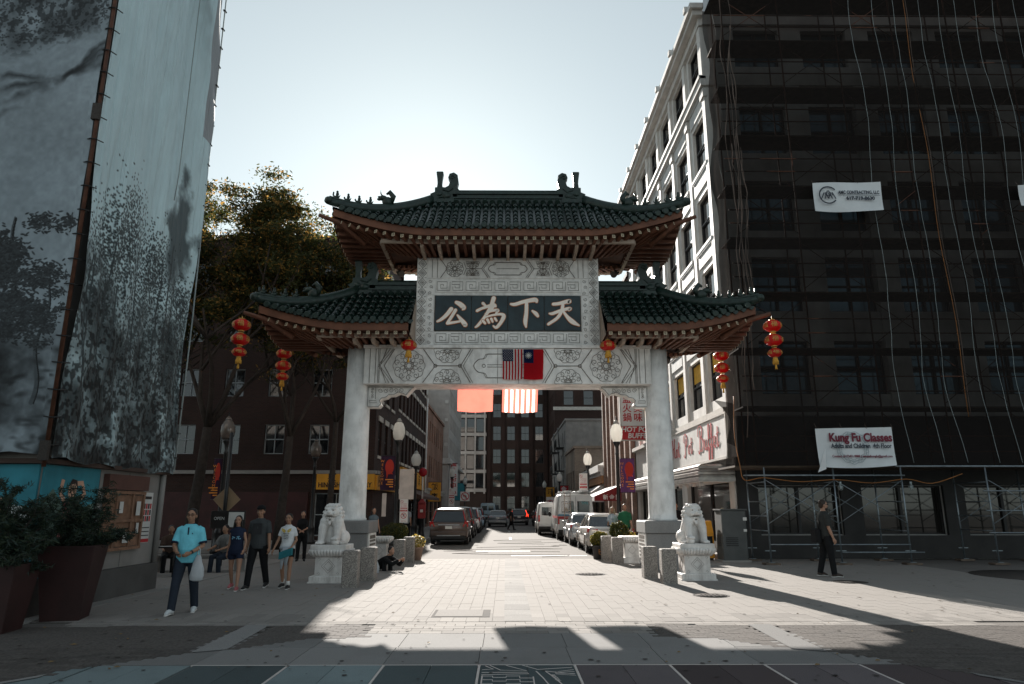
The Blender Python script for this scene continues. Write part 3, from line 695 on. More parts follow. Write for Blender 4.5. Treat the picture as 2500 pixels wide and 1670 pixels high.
    for e in ((-1, 1) if side == 0 else (1,)):
        for yy in (-1, 1):
            pts = []
            for i in range(15):
                t = .04 + .99*i/14; x, y = rf.Lr+(rf.Le-rf.Lr)*t, yy*rf.D*t
                pts.append((X(e*x), y, rf.z(x, y)+.10+.03*t))
            hp = MB().tube(pts, [.13]*8+[.12,.115,.11,.105,.10,.095,.09], 8, flat=1.3).tube([(p[0], p[1], p[2]+.13) for p in pts], .055, 8)
            hp.ell((pts[-1][0]+X(e)*.02, pts[-1][1], pts[-1][2]+.03), (.13, .13, .12), 8, 6)
            part(hp, 'hip_ridge', m_tile2, top)
            # tapered corner beam that sticks out under the tip
            cxp, cyp, czp = X(e*(rf.Le-.9)), yy*(rf.D-.62), rf.ez-.34
            tip = (X(e*(rf.Le+.36)), yy*(rf.D+.05), zf(rf.Le, rf.D)-.05)
            part(MB().tube([(cxp, cyp, czp-.02), (X(e*(rf.Le-.2)), yy*(rf.D-.1), zf(rf.Le-.15, rf.D-.1)-.10), tip], [.085, .075, .055], 6), 'corner_beam', m_raft, top)
            # guardian beast and small riders along the hip
            def hip(t): 
                x, y = rf.Lr+(rf.Le-rf.Lr)*t, yy*rf.D*t; return Vector((X(e*x), y, rf.z(x, y)+.10+.03*t+.17))
            dirx = X(e)
            b = hip(.50); bm_ = MB().ell(b+Vector((-.02*dirx,0,.09)), (.17,.09,.15)).ell(b+Vector((.12*dirx,0,.20)), (.13,.085,.09)).ell(b+Vector((.24*dirx,0,.16)), (.07,.06,.045)).ell(b+Vector((.22*dirx,0,.24)), (.075,.05,.03))
            bm_.tube([b+Vector((-.15*dirx,0,.05)), b+Vector((-.2*dirx,0,.25)), b+Vector((-.08*dirx,0,.40)), b+Vector((.02*dirx,0,.33))], [.07,.09,.08,.03], 8)
            for q in (-.05, .05): bm_.tube([b+Vector((.12*dirx,q,.26)), b+Vector((.2*dirx,q,.34)), b+Vector((.18*dirx,q*1.6,.44))], [.016,.013,.006], 5)
            part(bm_, 'guardian_beast', m_tile2, top)
            for t in (.66, .765, .865, .965):
                c = hip(t); f = MB().ell(c+Vector((0,0,.03)), (.085,.05,.055), 10, 6).ell(c+Vector((-.015*dirx,0,.12)), (.050,.045,.075), 8, 6).ell(c+Vector((-.012*dirx,0,.205)), (.038,.036,.038), 8, 6)
                f.tube([c+Vector((.06*dirx,0,.03)), c+Vector((.11*dirx,0,.10)), c+Vector((.10*dirx,0,.13 if t < .9 else .2))], [.03,.028,.022], 6)
                f.tube([c+Vector((-.07*dirx,0,.03)), c+Vector((-.1*dirx,0,.1))], [.02,.01], 5)
                part(f, 'roof_figure', m_tile2, top)
        # fish-tailed ridge end
        o = [(-.36,-.12),(.40,-.12),(.42,.02),(.30,.10),(.40,.20),(.27,.26),(.27,.40),(.10,.42),(-.02,.40),(-.12,.46),(-.16,.60),(-.10,.72),(-.14,.84),(-.26,.88),(-.37,.80),(-.40,.60),(-.36,.40),(-.44,.30),(-.36,.16)]
        xc = rf.Lr - .27 if side == 0 else rf.Lr - .02
        sg = X(e)
        pb = [(sg*x*1.15, z*1.12) for x, z in o]
        if sg < 0: pb.reverse()
        mb = MB().prism(pb, front(X(e*xc), 0, rf.rz-.02), .26)
        c = Vector((X(e*xc), 0, rf.rz-.02))
        mb.bx(c.x-.33, c.x+.33, -.19, .19, c.z-.10, c.z+.03)
        mb.loft([[(c.x+sg*.16+a*w, b_*w*.9, c.z+zz_) for a, b_ in ((-1,-1),(1,-1),(1,1),(-1,1))] for zz_, w in ((.36,.10),(.62,.075),(.76,.085),(1.0,.115),(1.04,.095))], smooth=False)
        for yy in (-.14, .14):
            mb.tube([c+Vector((-sg*.25+.085*cos(a)*(1-.1*j)*-sg, yy, .80+.095*sin(a)*(1-.1*j))) for j, a in enumerate([q*.8 for q in range(9)])], .022, 5)
            mb.ell(c+Vector((sg*.16, yy, .22)), (.10,.04,.08), 8, 6).ell(c+Vector((-sg*.08, yy, .16)), (.14,.04,.10), 8, 6).tube([c+Vector((sg*.3,yy,.02)), c+Vector((sg*.1,yy,.1)), c+Vector((-sg*.2,yy,.04))], .025, 5).tube([c+Vector((sg*.05,yy,.36)), c+Vector((-sg*.15,yy,.30)), c+Vector((-sg*.28,yy,.42))], .022, 5)
        bevel(part(mb, 'ridge_ornament', m_tile2, top, recalc=True), .02, 2)
    return top
up = Roof(2.35, 5.24, 1.85, 11.48, 9.83, .62)
top = make_roof('upper_roof', up, 0)
lowr = []
for s in (-1, 1): lowr.append(make_roof('lower_roof', Roof(4.62, 7.20, 1.85, 8.36, 6.93, .52, 2.86), s))
# --- frame beams and curved ribs under the eaves
def ribs(parent, xs, z0, zw, yw, half, side):
    fb = MB(); X = (lambda x: x) if side == 0 else (lambda x: side*x)
    ya = -1.42
    prof = [(ya+.03,z0-.02),(ya+.03,z0-.14),(ya+.22,z0-.20),(yw-.25,zw-.02),(yw-.02,zw-.06),(yw-.02,zw+.10),(yw-.2,zw+.13),(ya+.35,z0-.05)]
    rb = MB().prism(prof, frame((0,0,0), (0,1,0), (0,0,1)), .095).mesh('curved_rib', m_bone)
    for x in xs: link('curved_rib', rb, parent, (X(x), 0, 0))
    for x in xs: link('curved_rib', rb, parent, (X(x), 0, 0), (0, 0, pi))
    lo, hi = half
    for y in (ya, -ya): fb.bx(min(X(lo),X(hi)), max(X(lo),X(hi)), y-.05, y+.05, z0-.05, z0+.075)
    for x in ((lo, hi) if side == 0 else (hi,)): fb.bx(X(x)-.05, X(x)+.05, ya+.052, -ya-.052, z0-.05, z0+.07)
    part(fb, 'eave_frame', m_bone, parent)
ribs(top, [-2.6+.52*i for i in range(11)], 9.50, 9.32, -.42, (-3.82, 3.82), 0)
for t, s in zip(lowr, (-1, 1)): ribs(t, [3.40, 3.94, 4.48], 6.58, 6.47, -.42, (2.95, 5.55), s)
for s in (-1, 1):
    for x, z, t in ((3.6, 9.34, top), (5.2, 6.42, lowr[0 if s < 0 else 1])):
        part(MB().cyl((s*x, .95, z+.08), (s*x, .95, z-.02), .05).cyl((s*x+.0, .90, z-.02), (s*(x-.10), .70, z-.14), .09, .11, 12).bx(s*x-.12, s*x+.12, .9, 1.0, z+.0, z+.03), 'flood_lamp', m_iron, t)
# end wall of each wing roof
for s in (-1, 1): part(MB().prism([(-1.5,6.6),(1.5,6.6),(.2,8.25),(-.2,8.25)], frame((s*2.85,0,0), (0,1,0), (0,0,1)), .02), 'gable_flashing', m_bone, lowr[0 if s < 0 else 1])
# ================================================================ things around the gate
m_marble = M('white_marble', (.72,.69,.66), .55, 0, .12, 5, bump=.15, bscale=50, dirt=(.27,.23,.20), dscale=2.2, damt=.55)
m_marg = M('marble_groove', (.22,.19,.17), .8)
m_agg = M('exposed_aggregate', (.40,.365,.33), .85, 0, .5, 55, bump=.6, bscale=110, col2=(.10,.088,.08))
m_red = M('lantern_silk', (.62,.012,.010), .42, 0, .12, 4, spec=.4, trans=.35)
m_gold = M('lantern_gold', (.55,.33,.09), .4, .3, .2)
m_tass = M('tassel_yellow', (.62,.33,.05), .8, 0, .25, 30)
m_black = M('black_paint', (.014,.014,.015), .4, 0, .3)
m_dark = M('dark_metal', (.03,.028,.027), .5, .4, .3)
# --- bollards
bm0 = MB().cbox(-.172, .172, -.172, .172, 0, .775, .022).mesh('bollard', m_agg)
BL = [(-3.43, 16.22, .03, 'rough granite bollard in front of the left plinth, nearest the left lion'), (-3.30, 17.62, -.02, 'rough granite bollard against the engraved plaque of the left plinth'),
      (-3.25, 22.24, .02, 'rough granite bollard beside the seated person, behind the left plinth'), (-3.12, 23.44, 0, 'rough granite bollard touching the yellow-flowered pot at left'),
      (3.77, 16.88, -.02, 'rough granite bollard in front of the right lion pedestal'), (3.60, 18.22, .02, 'rough granite bollard by the lettered plaque of the right plinth'),
      (3.54, 23.0, -.03, 'rough granite bollard behind the right plinth, next to the stone pedestal'), (3.36, 24.1, .02, 'rough granite bollard touching the round shrub pot at right')]
for x, y, rz, lb in BL: tag(link('bollard', bm0, None, (x, y, 0), (0, 0, rz), (1, 1, random.uniform(.97, 1.03))), lb, 'bollard', 'granite bollards along the passage')
# --- guardian lions
def lion_mesh(fl):
    mb = MB(); E = mb.ell
    f = fl
    mb.loft([[(q*cos(a), .06+d*sin(a)+oy, z) for a in [2*pi*i/18 for i in range(18)]] for z, q, d, oy in ((0,.20,.24,.08),(.06,.25,.28,.08),(.20,.26,.27,.07),(.36,.235,.22,.02),(.50,.22,.19,-.03),(.60,.17,.15,-.05),(.68,.1,.1,-.05))])
    for s in (-1, 1):
        E((s*.20, .14, .15), (.12,.22,.17)); E((s*.24, -.06, .04), (.075,.15,.055))               # haunches, hind paws
        mb.tube([(s*.15,-.10,.56),(s*.175,-.19,.38),(s*.18,-.22,.20),(s*.18,-.235,.07)], [.125,.10,.082,.078], 12)
        E((s*.18, -.275, .05 if s != f else .15), (.092,.12,.052))
        for k in (-.055,-.018,.018,.055): E((s*.18+k, -.37, .04 if s != f else .14), (.022,.045,.036), 8, 6)
        E((s*.13, -.13, .52), (.15,.13,.14))
    E((f*.18, -.29, .065), (.095,.105,.085))                                                     # ball under one paw
    mb.tube([(0,.24,.10),(0,.34,.30),(0,.30,.48),(.0,.27,.52)], [.05,.07,.06,.03], 10)
    # head
    E((0, -.10, .75), (.185,.17,.16)); E((0,-.02,.70), (.20,.16,.22)); E((0, -.235, .715), (.125,.10,.05)); E((0,-.20,.765), (.135,.10,.06))
    E((0, -.225, .615), (.10,.085,.028)); E((0,-.315,.755), (.052,.035,.032))
    for s in (-1, 1):
        E((s*.075, -.235, .83), (.062,.05,.034)); E((s*.078,-.245,.80), (.034,.03,.028)); E((s*.175, -.08, .84), (.035,.05,.06)); E((s*.11,-.27,.72), (.04,.04,.035))
        mb.tube([(s*.07,-.30,.685),(s*.12,-.26,.67),(s*.14,-.2,.66)], [.016,.016,.012], 6)
        for i in range(4): E((s*.03+s*.05*i*.6, -.285+.02*i, .665), (.012,.012,.02), 6, 5)
        mb.tube([(s*.05,-.25,.60),(s*.05,-.27,.55)], [.035,.02], 6)
    for i in range(5):
        for j in range(7):
            a = pi*(-.12 + 1.24*j/6); z = .92 - .085*i; r = [.10,.165,.205,.215,.20][i]
            E((r*cos(a)*1.0, -.05 + r*sin(a)*.85, z), (.05,.05,.045), 8, 6)
    for j in range(5): E((-.10+.05*j, -.175, .90), (.038,.05,.04), 8, 6)
    mb.tube([(-.2,-.13,.60),(-.1,-.235,.555),(0,-.255,.53),(.1,-.235,.555),(.2,-.13,.60)], .026, 8)  # collar with bell
    E((0, -.265, .49), (.038,.035,.045)); E((0,-.2,.62), (.09,.07,.03))
    return remesh(mb, .0085, 1, 'lion', [m_marble], .4)
def lion(x, y, s, label):
    t = thing('guardian_lion', label, 'statue', (x, y, 0), 0, 'guardian lions before the gate', local=True)
    MB().bx(-.44,.44,-.44,.44,0,.028).build('pedestal_foot', m_marble, t)
    MB().cbox(-.405,.405,-.405,.405,.03,.155,.012).build('pedestal_base', m_marble, t)
    mb = MB()
    for k in range(12):
        q = -.372+.0676*k
        for sx, sy, ex, ey in ((q,-.407,.026,.012),(q,.407,.026,.012),(-.407,q,.012,.026),(.407,q,.012,.026)): mb.cbox(sx-ex, sx+ex, sy-ey, sy+ey, .035, .145, .008)
    mb.build('base_fluting', m_marble, t)['kind'] = 'stuff'
    MB().cbox(-.315,.315,-.315,.315,.157,.575,.01).build('pedestal_block', m_marble, t)
    g = MB()
    for mt in (front(0,-.317,.37), onleft(.317,0,.37), onright(-.317,0,.37)):
        for q in (.16, .105): g.ribbon([(0,q),(q,0),(0,-q),(-q,0),(0,q)], .009, mt, .003)
        for a, b in ((-.25,.16),(.2,.16),(-.25,-.17),(.2,-.17)): g.ribbon([(a,b),(a+.03,b+.03),(a+.06,b),(a+.03,b-.03)], .007, mt, .003)
    g.build('carved_diamond', m_marg, t)['kind'] = 'stuff'
    prof = [(.32,.577),(.37,.60),(.415,.66),(.43,.72),(.42,.745)]
    mb = MB(); mb.loft([[(q*a, q*b, z) for a, b in ((-1,-1),(1,-1),(1,1),(-1,1))] for q, z in prof], smooth=False)
    for k in range(11):
        q = -.37+.074*k
        for f in range(4):
            mt = Matrix.Rotation(f*pi/2, 4, 'Z')
            mb.tube([mt @ Vector((q*.8, -.335, .59)), mt @ Vector((q*.95, -.40, .64)), mt @ Vector((q, -.432, .70)), mt @ Vector((q, -.425, .74))], [.024,.034,.037,.03], 6)
    mb.build('lotus_band', m_marble, t)
    MB().cbox(-.42,.42,-.42,.42,.747,.85,.012).build('top_slab', m_marble, t)
    lo = link('lion', lion_mesh(-s), t, (0, .03, .848), (0, 0, R(10*s)), (1.06, 1.06, 1.0))
    mm = MB().ell((0, -.268, .665), (.095, .05, .020), 14, 6)  # dark ellipsoid colours in the shade inside the lion's mouth
    mm.build('mouth_shade', m_marg, lo)
    ge = MB()
    for q in (-1, 1): ge.ell((q*.078, -.272, .80), (.020, .012, .016), 8, 6)
    ge.build('eyes', m_marg, lo)
    return t
lion(-4.16, 17.45, -1, 'white marble guardian lion on a carved pedestal in front of the left column')
lion(4.66, 17.98, 1, 'white marble guardian lion on a carved pedestal in front of the right column')
# --- small stone pedestals behind the plinths
def stone_pedestal(x, y, label):
    t = thing('stone_pedestal', label, 'pedestal', (x, y, 0), local=True)
    MB().bx(-.34,.34,-.34,.34,0,.05).cbox(-.30,.30,-.30,.30,.052,.17,.01).build('base', m_marble, t)
    MB().cbox(-.23,.23,-.23,.23,.172,.62,.01).build('block', m_marble, t)
    mb = MB(); mb.loft([[(q*a, q*b, z) for a, b in ((-1,-1),(1,-1),(1,1),(-1,1))] for q, z in ((.24,.622),(.28,.65),(.34,.74),(.35,.80),(.30,.82))], smooth=False)
    for k in range(8):
        q = -.28+.08*k
        for f in range(4): mt = Matrix.Rotation(f*pi/2, 4, 'Z'); mb.tube([mt @ Vector((q*.8,-.25,.63)), mt @ Vector((q,-.33,.71)), mt @ Vector((q,-.355,.78))], [.03,.04,.034], 5)
    mb.build('lotus_top', m_marble, t)
    g = MB()
    for mt in (front(0,-.232,.4), onleft(.232,0,.4), onright(-.232,0,.4)): g.ribbon([(0,.13),(.13,0),(0,-.13),(-.13,0),(0,.13)], .01, mt, .003)
    g.build('carved_diamond', m_marg, t)
stone_pedestal(-3.98, 23.05, 'pale carved stone pedestal behind the left plinth, by the dome shrub')
stone_pedestal(4.02, 23.25, 'pale carved stone pedestal behind the right plinth, beside the bollard')
# --- lanterns
FU = text_mesh('福', .19, ext=0)
def wrap_text(r, h, a0):
    me = FU.copy()
    for v in me.vertices:
        a = a0 + v.co.x / r; z = v.co.y; q = 1 + .012/r; k = sqrt(max(.05, 1-(z/h)**2))
        v.co = Vector((sin(a)*r*k*q, -cos(a)*r*k*q, z))
    me.materials.clear(); me.materials.append(m_gold); return me
def lantern_parts(par, z, k, tassel, nm='lantern'):
    r, h = .255*k, .172*k
    mb = MB(); nv, nu = 10, 48; rings = []
    for i in range(nv+1):
        a = -pi/2*.86 + pi*.86*i/nv
        rings.append([(r*cos(a)*(1-.035*(.5+.5*cos(12*2*pi*j/nu)))*cos(2*pi*j/nu), r*cos(a)*(1-.035*(.5+.5*cos(12*2*pi*j/nu)))*sin(2*pi*j/nu), z+h*sin(a)) for j in range(nu)])
    mb.loft(rings); o = mb.build(nm, m_red, par)
    MB().lathe([(.085*k,z+h*.93),(.085*k,z+h*1.10),(.07*k,z+h*1.12),(.012,z+h*1.13),(.012,z+h*1.1+.07)], n=14).build('gold_collar', m_gold, o); MB().lathe([(.08*k,z-h*1.12),(.085*k,z-h*.93)], n=14).build('gold_collar', m_gold, o)
    for a0 in (0.0, pi/3, -pi/3, pi*2/3, -pi*2/3, pi):
        w = wrap_text(r, h, a0); 
        for v in w.vertices: v.co.z = v.co.z*k + z
        link('gold_character', w, o)
    if tassel:
        t = MB().lathe([(.075*k,z-h*1.12),(.09*k,z-h*1.3),(.095*k,z-h*1.3-.14)], n=12).cyl((0,0,z-h*1.3-.14),(0,0,z-h*1.3-.30),.022,.035,8)
        for i in range(14): a = 2*pi*i/14; t.cyl((.092*k*cos(a),.092*k*sin(a),z-h*1.3-.05),(.097*k*cos(a),.097*k*sin(a),z-h*1.3-.16),.012,.008,4)
        t.build('tassel', m_tass, par)
def lantern_string(x, y, ztop, label, sway):
    t = thing('lantern_string', label, 'lantern', (x, y, ztop), random.random(), 'red lanterns hung from the gate', local=True)
    MB().tube([(0,0,.02),(0,0,-1.15)], .008, 5).build('cord', m_dark, t)
    lantern_parts(t, -.29, 1.0, False); lantern_parts(t, -.71, 1.0, False); lantern_parts(t, -1.08, .78, True)
    t.rotation_euler = (sway, 0, random.uniform(-.3, .3))
def single(x, y, ztop, label):
    t = thing('lantern', label, 'lantern', (x, y, ztop), 0, 'red lanterns hung from the gate', local=True)
    MB().tube([(0,0,.12),(0,0,-.02)], .008, 5).build('cord', m_dark, t); lantern_parts(t, -.22, .92, True, 'lantern_globe')
for x, y, z, lb, sw in ((-7.53, 19.24, 7.06, 'string of three red lanterns at the front left roof tip, before the dark trees', .02), (7.63, 19.24, 7.06, 'sunlit string of three red lanterns at the front right roof tip', -.01),
                        (-7.50, 23.06, 7.06, 'string of three red lanterns at the rear left roof tip, beside the column', -.02), (7.28, 22.98, 7.0, 'string of three red lanterns at the rear right roof tip, before the yellow blinds', .02)):
    lantern_string(x, y, z, lb, sw)
single(-2.83, 19.75, 6.52, 'single red lantern with yellow tassel left of the dark tablet')
single(2.97, 19.75, 6.52, 'single red lantern with yellow tassel right of the dark tablet')
# --- flags
def flag_mat(name, col): return M(name, col, .8, 0, .06, 3, trans=.5, spec=.1)
m_fred, m_fwhite, m_fblue = flag_mat('flag_red', (.50,.012,.02)), flag_mat('flag_white', (.78,.75,.72)), flag_mat('flag_navy', (.012,.02,.07))
def sheet(w, h, wav, fm, nx=26, ny=30, ph=0.0, thick=.004):
    mb = MB()
    for sg in (0,):
        mb.grid(lambda a, b: ((a-.5)*w*(1-.04*b) + .02*w*b*sin(3*b+ph), (thick if sg else 0) + wav*(.25+b)*sin(a*9+ph+b*1.5)*.6 + wav*.5*sin(a*4-b*5+ph), -h*b - .02*h*sin(a*pi)*b), nx, ny, 0, True, fm)
    return mb
def us_fm(a, b):                                           # hung vertically, canton at the top left
    if a < .54 and b < .40: return 2
    return 0 if int(a*13) % 2 == 0 else 1
def star(mb, x, z, r, mt, mi=0, n=5, inner=.4):
    mb.prism([((r if k % 2 == 0 else r*inner)*sin(pi*k/n)+x, (r if k % 2 == 0 else r*inner)*cos(pi*k/n)+z) for k in range(2*n)], mt, .003, mi)
def flag(name, label, x, y, z, w, h, fm, mats, nx, ny, ph, wav=.012):
    t = thing(name, label, 'flag', (x, y, z), 0, 'flags hung on the gate beam', local=True)
    sheet(w, h, wav, fm, nx, ny, ph).build('cloth', mats, t)
    MB().tube([(-w/2-.02,0,.005),(w/2+.02,0,.005)], .010, 6).build('hem_cord', m_fwhite, t)
    return t
yf = GY - .62
t = flag('flag', 'stars and stripes flag hanging on the front of the beam', .19, yf, 6.37, .60, .92, us_fm, [m_fred, m_fwhite, m_fblue], 26, 30, .3, .008)
mb = MB()
for r in range(9):
    for c in range(6 if r % 2 == 0 else 5): star(mb, -.30+.033+.052*c+(.026 if r % 2 else 0), -.032-.038*r, .015, front(0, -.03, 0))
mb.build('stars', m_fwhite, t)['kind'] = 'stuff'
t = flag('flag', 'red flag with a navy canton and white sun on the front of the beam', .83, yf, 6.37, .60, .92, lambda a, b: 2 if (a < .5 and b < .46) else 0, [m_fred, m_fwhite, m_fblue], 26, 26, 1.7, .008)
mb = MB(); mt = front(0, -.03, 0); n = 12
mb.prism([(-.155+.052*cos(2*pi*k/20), -.20+.052*sin(2*pi*k/20)) for k in range(20)], mt, .003)
for k in range(n):
    a = 2*pi*k/n; mb.prism([(-.155+.062*cos(a-.2), -.20+.062*sin(a-.2)), (-.155+.062*cos(a+.2), -.20+.062*sin(a+.2)), (-.155+.115*cos(a), -.20+.115*sin(a))], mt, .003)
mb.build('white_sun', m_fwhite, t)
yb = GY + .62
m_tred = M('backlit_red_cloth', (.56,.135,.10), .8, 0, .06, 3, trans=.80, spec=.1); m_twhite = M('thin_white_cloth', (.90,.86,.80), .8, 0, .05, 3, trans=.85, spec=.1)  # paler than the front flag red: backlit washout is in the colour
flag('flag', 'plain red side of a flag glowing in backlight below the beam', -.95, yb, 6.37, 1.15, 1.72, lambda a, b: 2 if (a > .5 and b < .46) else 0, [m_tred, m_twhite, m_fblue], 22, 24, 2.4, .03)
flag('flag', 'backlit striped flag hanging below the beam', .44, yb, 6.37, 1.15, 1.74, lambda a, b: 2 if (a > .46 and b < .40) else (0 if int(a*13) % 2 == 0 else 1), [m_tred, m_twhite, m_fblue], 26, 24, .9, .03)
# ================================================================ buildings
m_cream = M('pale_terracotta', (.56,.54,.51), .7, 0, .08, 2, bump=.1, dirt=(.25,.22,.2), dscale=.9, damt=.45)
m_cream2 = M('peeling_paint', (.40,.41,.41), .75, 0, .1, 2, col2=(.52,.51,.49))
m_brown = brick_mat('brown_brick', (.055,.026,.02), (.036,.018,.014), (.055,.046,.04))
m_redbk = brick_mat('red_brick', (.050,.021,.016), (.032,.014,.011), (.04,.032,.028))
m_orbk = brick_mat('orange_brick', (.30,.125,.075), (.22,.09,.055), (.22,.18,.15))
m_tanbk = brick_mat('tan_brick', (.38,.28,.20), (.28,.20,.14), (.30,.27,.24))
m_stripe = brick_mat('pilaster_brick', (.36,.20,.14), (.24,.12,.085), (.30,.26,.23))
m_grey = M('grey_limestone', (.40,.37,.345), .8, 0, .12, 1.5, dirt=(.2,.18,.16), damt=.4)
m_greyd = M('grey_render', (.24,.225,.21), .8, 0, .15, 1.5, dirt=(.12,.11,.1), damt=.4)
m_lint = M('stone_lintel', (.45,.42,.38), .8, 0, .12, 3)
m_wfr = M('white_window_frame', (.26,.28,.29), .6, 0, .1)
m_dfr = M('dark_window_frame', (.03,.028,.028), .5)
m_glass = glass_mat('window_glass', (.010,.011,.013), .04, .8)
m_glassb = glass_mat('shop_glass', (.02,.018,.016), .06, .7)
m_blind = M('yellow_blind', (.62,.36,.05), .7, 0, .15, 6)
m_shopred = M('maroon_shopfront', (.040,.010,.009), .6, 0, .25, 2)
m_signy = M('yellow_sign_face', (.60,.27,.02), .5, 0, .1, 2)
m_signw = M('white_sign_face', (.62,.60,.58), .55, 0, .07, 2, dirt=(.35,.31,.29), dscale=1.2, damt=.35)
m_signr = M('red_sign_paint', (.42,.018,.022), .55, 0, .1)
m_ink = M('black_sign_paint', (.02,.012,.010), .6)
m_chrome = M('marquee_steel', (.36,.33,.31), .28, .75, .25, 3)
m_awnr = M('maroon_awning', (.20,.022,.025), .8, 0, .15, 4, trans=.2)
m_awnw = M('white_awning', (.66,.62,.60), .8, 0, .1, 4, trans=.3)
def facade(mb, mt, W, H, ops, depth=.22, mi=0, x0=0.0, z0=0.0):
    xs = sorted(set([x0, W] + [v for o in ops for v in (o[0], o[1])])); zs = sorted(set([z0, H] + [v for o in ops for v in (o[2], o[3])]))
    for i in range(len(xs)-1):
        for j in range(len(zs)-1):
            cx, cz = (xs[i]+xs[i+1])/2, (zs[j]+zs[j+1])/2
            if not any(o[0] < cx < o[1] and o[2] < cz < o[3] for o in ops):
                mb.add([mt @ Vector(p) for p in ((xs[i],zs[j],0),(xs[i+1],zs[j],0),(xs[i+1],zs[j+1],0),(xs[i],zs[j+1],0))], [(0,1,2,3)], mi)
    for a, b, c, d in ops:
        q = [(a,c),(b,c),(b,d),(a,d)]
        for k in range(4):
            (u, v), (w, t) = q[k], q[(k+1) % 4]
            mb.add([mt @ Vector(p) for p in ((u,v,0),(w,t,0),(w,t,-depth),(u,v,-depth))], [(3,2,1,0)], mi)
    return mb
WC = {}
def window(parent, mt, o, style='sash', fm=None, gm=None, depth=.16, blind=False):
    a, b, c, d = o; w, h = round(b-a, 3), round(d-c, 3); fm = fm or m_wfr; gm = gm or m_glass
    key = (w, h, style, fm.name, gm.name, depth, blind)
    if key not in WC:
        f = MB(); t = .055; dz = lambda q: (-depth-.03+q, -depth+.03+q)
        def bar(x0, x1, z0, z1, q=0.0): f.bx(x0, x1, z0, z1, *dz(q))
        bar(0, t, 0, h); bar(w-t, w, 0, h); bar(t, w-t, 0, t); bar(t, w-t, h-t, h)
        if style in ('sash', 'sash2', 'sash4'): bar(t, w-t, h*.48, h*.48+t, .02)
        if style in ('sash2', 'double'): bar(w/2-.05, w/2+.05, t, h-t, .01)
        if style == 'sash4': bar(w/2-.018, w/2+.018, t, h-t, -.01)
        if style == 'grid':
            for k in range(1, 3): bar(w*k/3-.02, w*k/3+.02, t, h-t)
            for k in range(1, 3): bar(t, w-t, h*k/3-.02, h*k/3+.02, .001)
        p = MB().bx(.02, w-.02, .02, h-.02, -depth-.045, -depth-.035); bl = MB().bx(.05, w-.05, h*.60, h-.05, -depth-.034, -depth-.031)
        WC[key] = (f.mesh('window', fm), p.mesh('pane', gm), bl.mesh('blind', m_blind))
    fme, pme, bme = WC[key]
    M_ = Matrix.Translation(-ORG.get(parent.name, Vector((0,0,0)))) @ mt @ Matrix.Translation((a, c, 0))
    f = bpy.data.objects.new('window', fme); COL.objects.link(f); f.parent = parent; f.matrix_local = M_; ORG[f.name] = ORG.get(parent.name, Vector((0,0,0)))
    link('pane', pme, f)
    if blind: link('blind', bme, f)
    return f
def bld(name, label, x0, x1, y0, y1, H, mats, sides, cat='building', cap=.25, capm=None, extra=None, groundfloor=None):
    """sides: list of (face, ops, opts): face 'F' (towards camera), 'L' (faces -X, right side of street), 'R' (faces +X)"""
    t = thing(name, label, cat, ((x0+x1)/2, y0, 0))
    mb = MB(); done = {}
    for face, ops, kw in sides:
        if face == 'F': mt, W = front(x0, y0, 0), x1-x0
        elif face == 'L': mt, W = onright(x0, y1, 0), y1-y0          # local x runs from y1 towards y0
        else: mt, W = onleft(x1, y0, 0), y1-y0
        facade(mb, mt, W, H, ops); done[face] = (mt, W, ops, kw)
    q = {'F': ((x0,y0),(x1,y0)), 'R': ((x1,y0),(x1,y1)), 'B': ((x1,y1),(x0,y1)), 'L': ((x0,y1),(x0,y0))}
    for f, ((a, b), (c, d)) in q.items():
        if f not in done: mb.quad((a,b,0),(c,d,0),(c,d,H),(a,b,H))
    i = .35                                              # a dark core behind the openings, and the roof
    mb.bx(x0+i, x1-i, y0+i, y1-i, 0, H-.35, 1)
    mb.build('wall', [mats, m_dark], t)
    MB().bx(x0-.12, x1+.12, y0-.12, y1+.12, H+.003, H+cap).bx(x0+.3, x1-.3, y0+.3, y1-.3, H-.2, H).build('roof', capm or mats, t)
    for f, (mt, W, ops, kw) in done.items():
        for o in ops:
            s_ = o
            window(t, mt, s_, **{k: v for k, v in kw.items() if k in ('style','fm','gm','depth')})
        if kw.get('lintel'):
            l = MB()
            for o in ops:
                for z in ((o[3], o[3]+.28), (o[2]-.16, o[2])):
                    v = [mt @ Vector(p) for p in ((o[0]-.12,z[0],-.05),(o[1]+.12,z[0],-.05),(o[1]+.12,z[1],-.05),(o[0]-.12,z[1],-.05),(o[0]-.12,z[0],.05),(o[1]+.12,z[0],.05),(o[1]+.12,z[1],.05),(o[0]-.12,z[1],.05))]
                    l.add(v, [(3,2,1,0),(4,5,6,7),(0,1,5,4),(1,2,6,5),(2,3,7,6),(3,0,4,7)])
            l.build('lintels', kw['lintel'], t)['kind'] = 'stuff'
    return t
def rows(xs, w, zs): return [(x, x+w, a, b) for x in xs for a, b in zs]
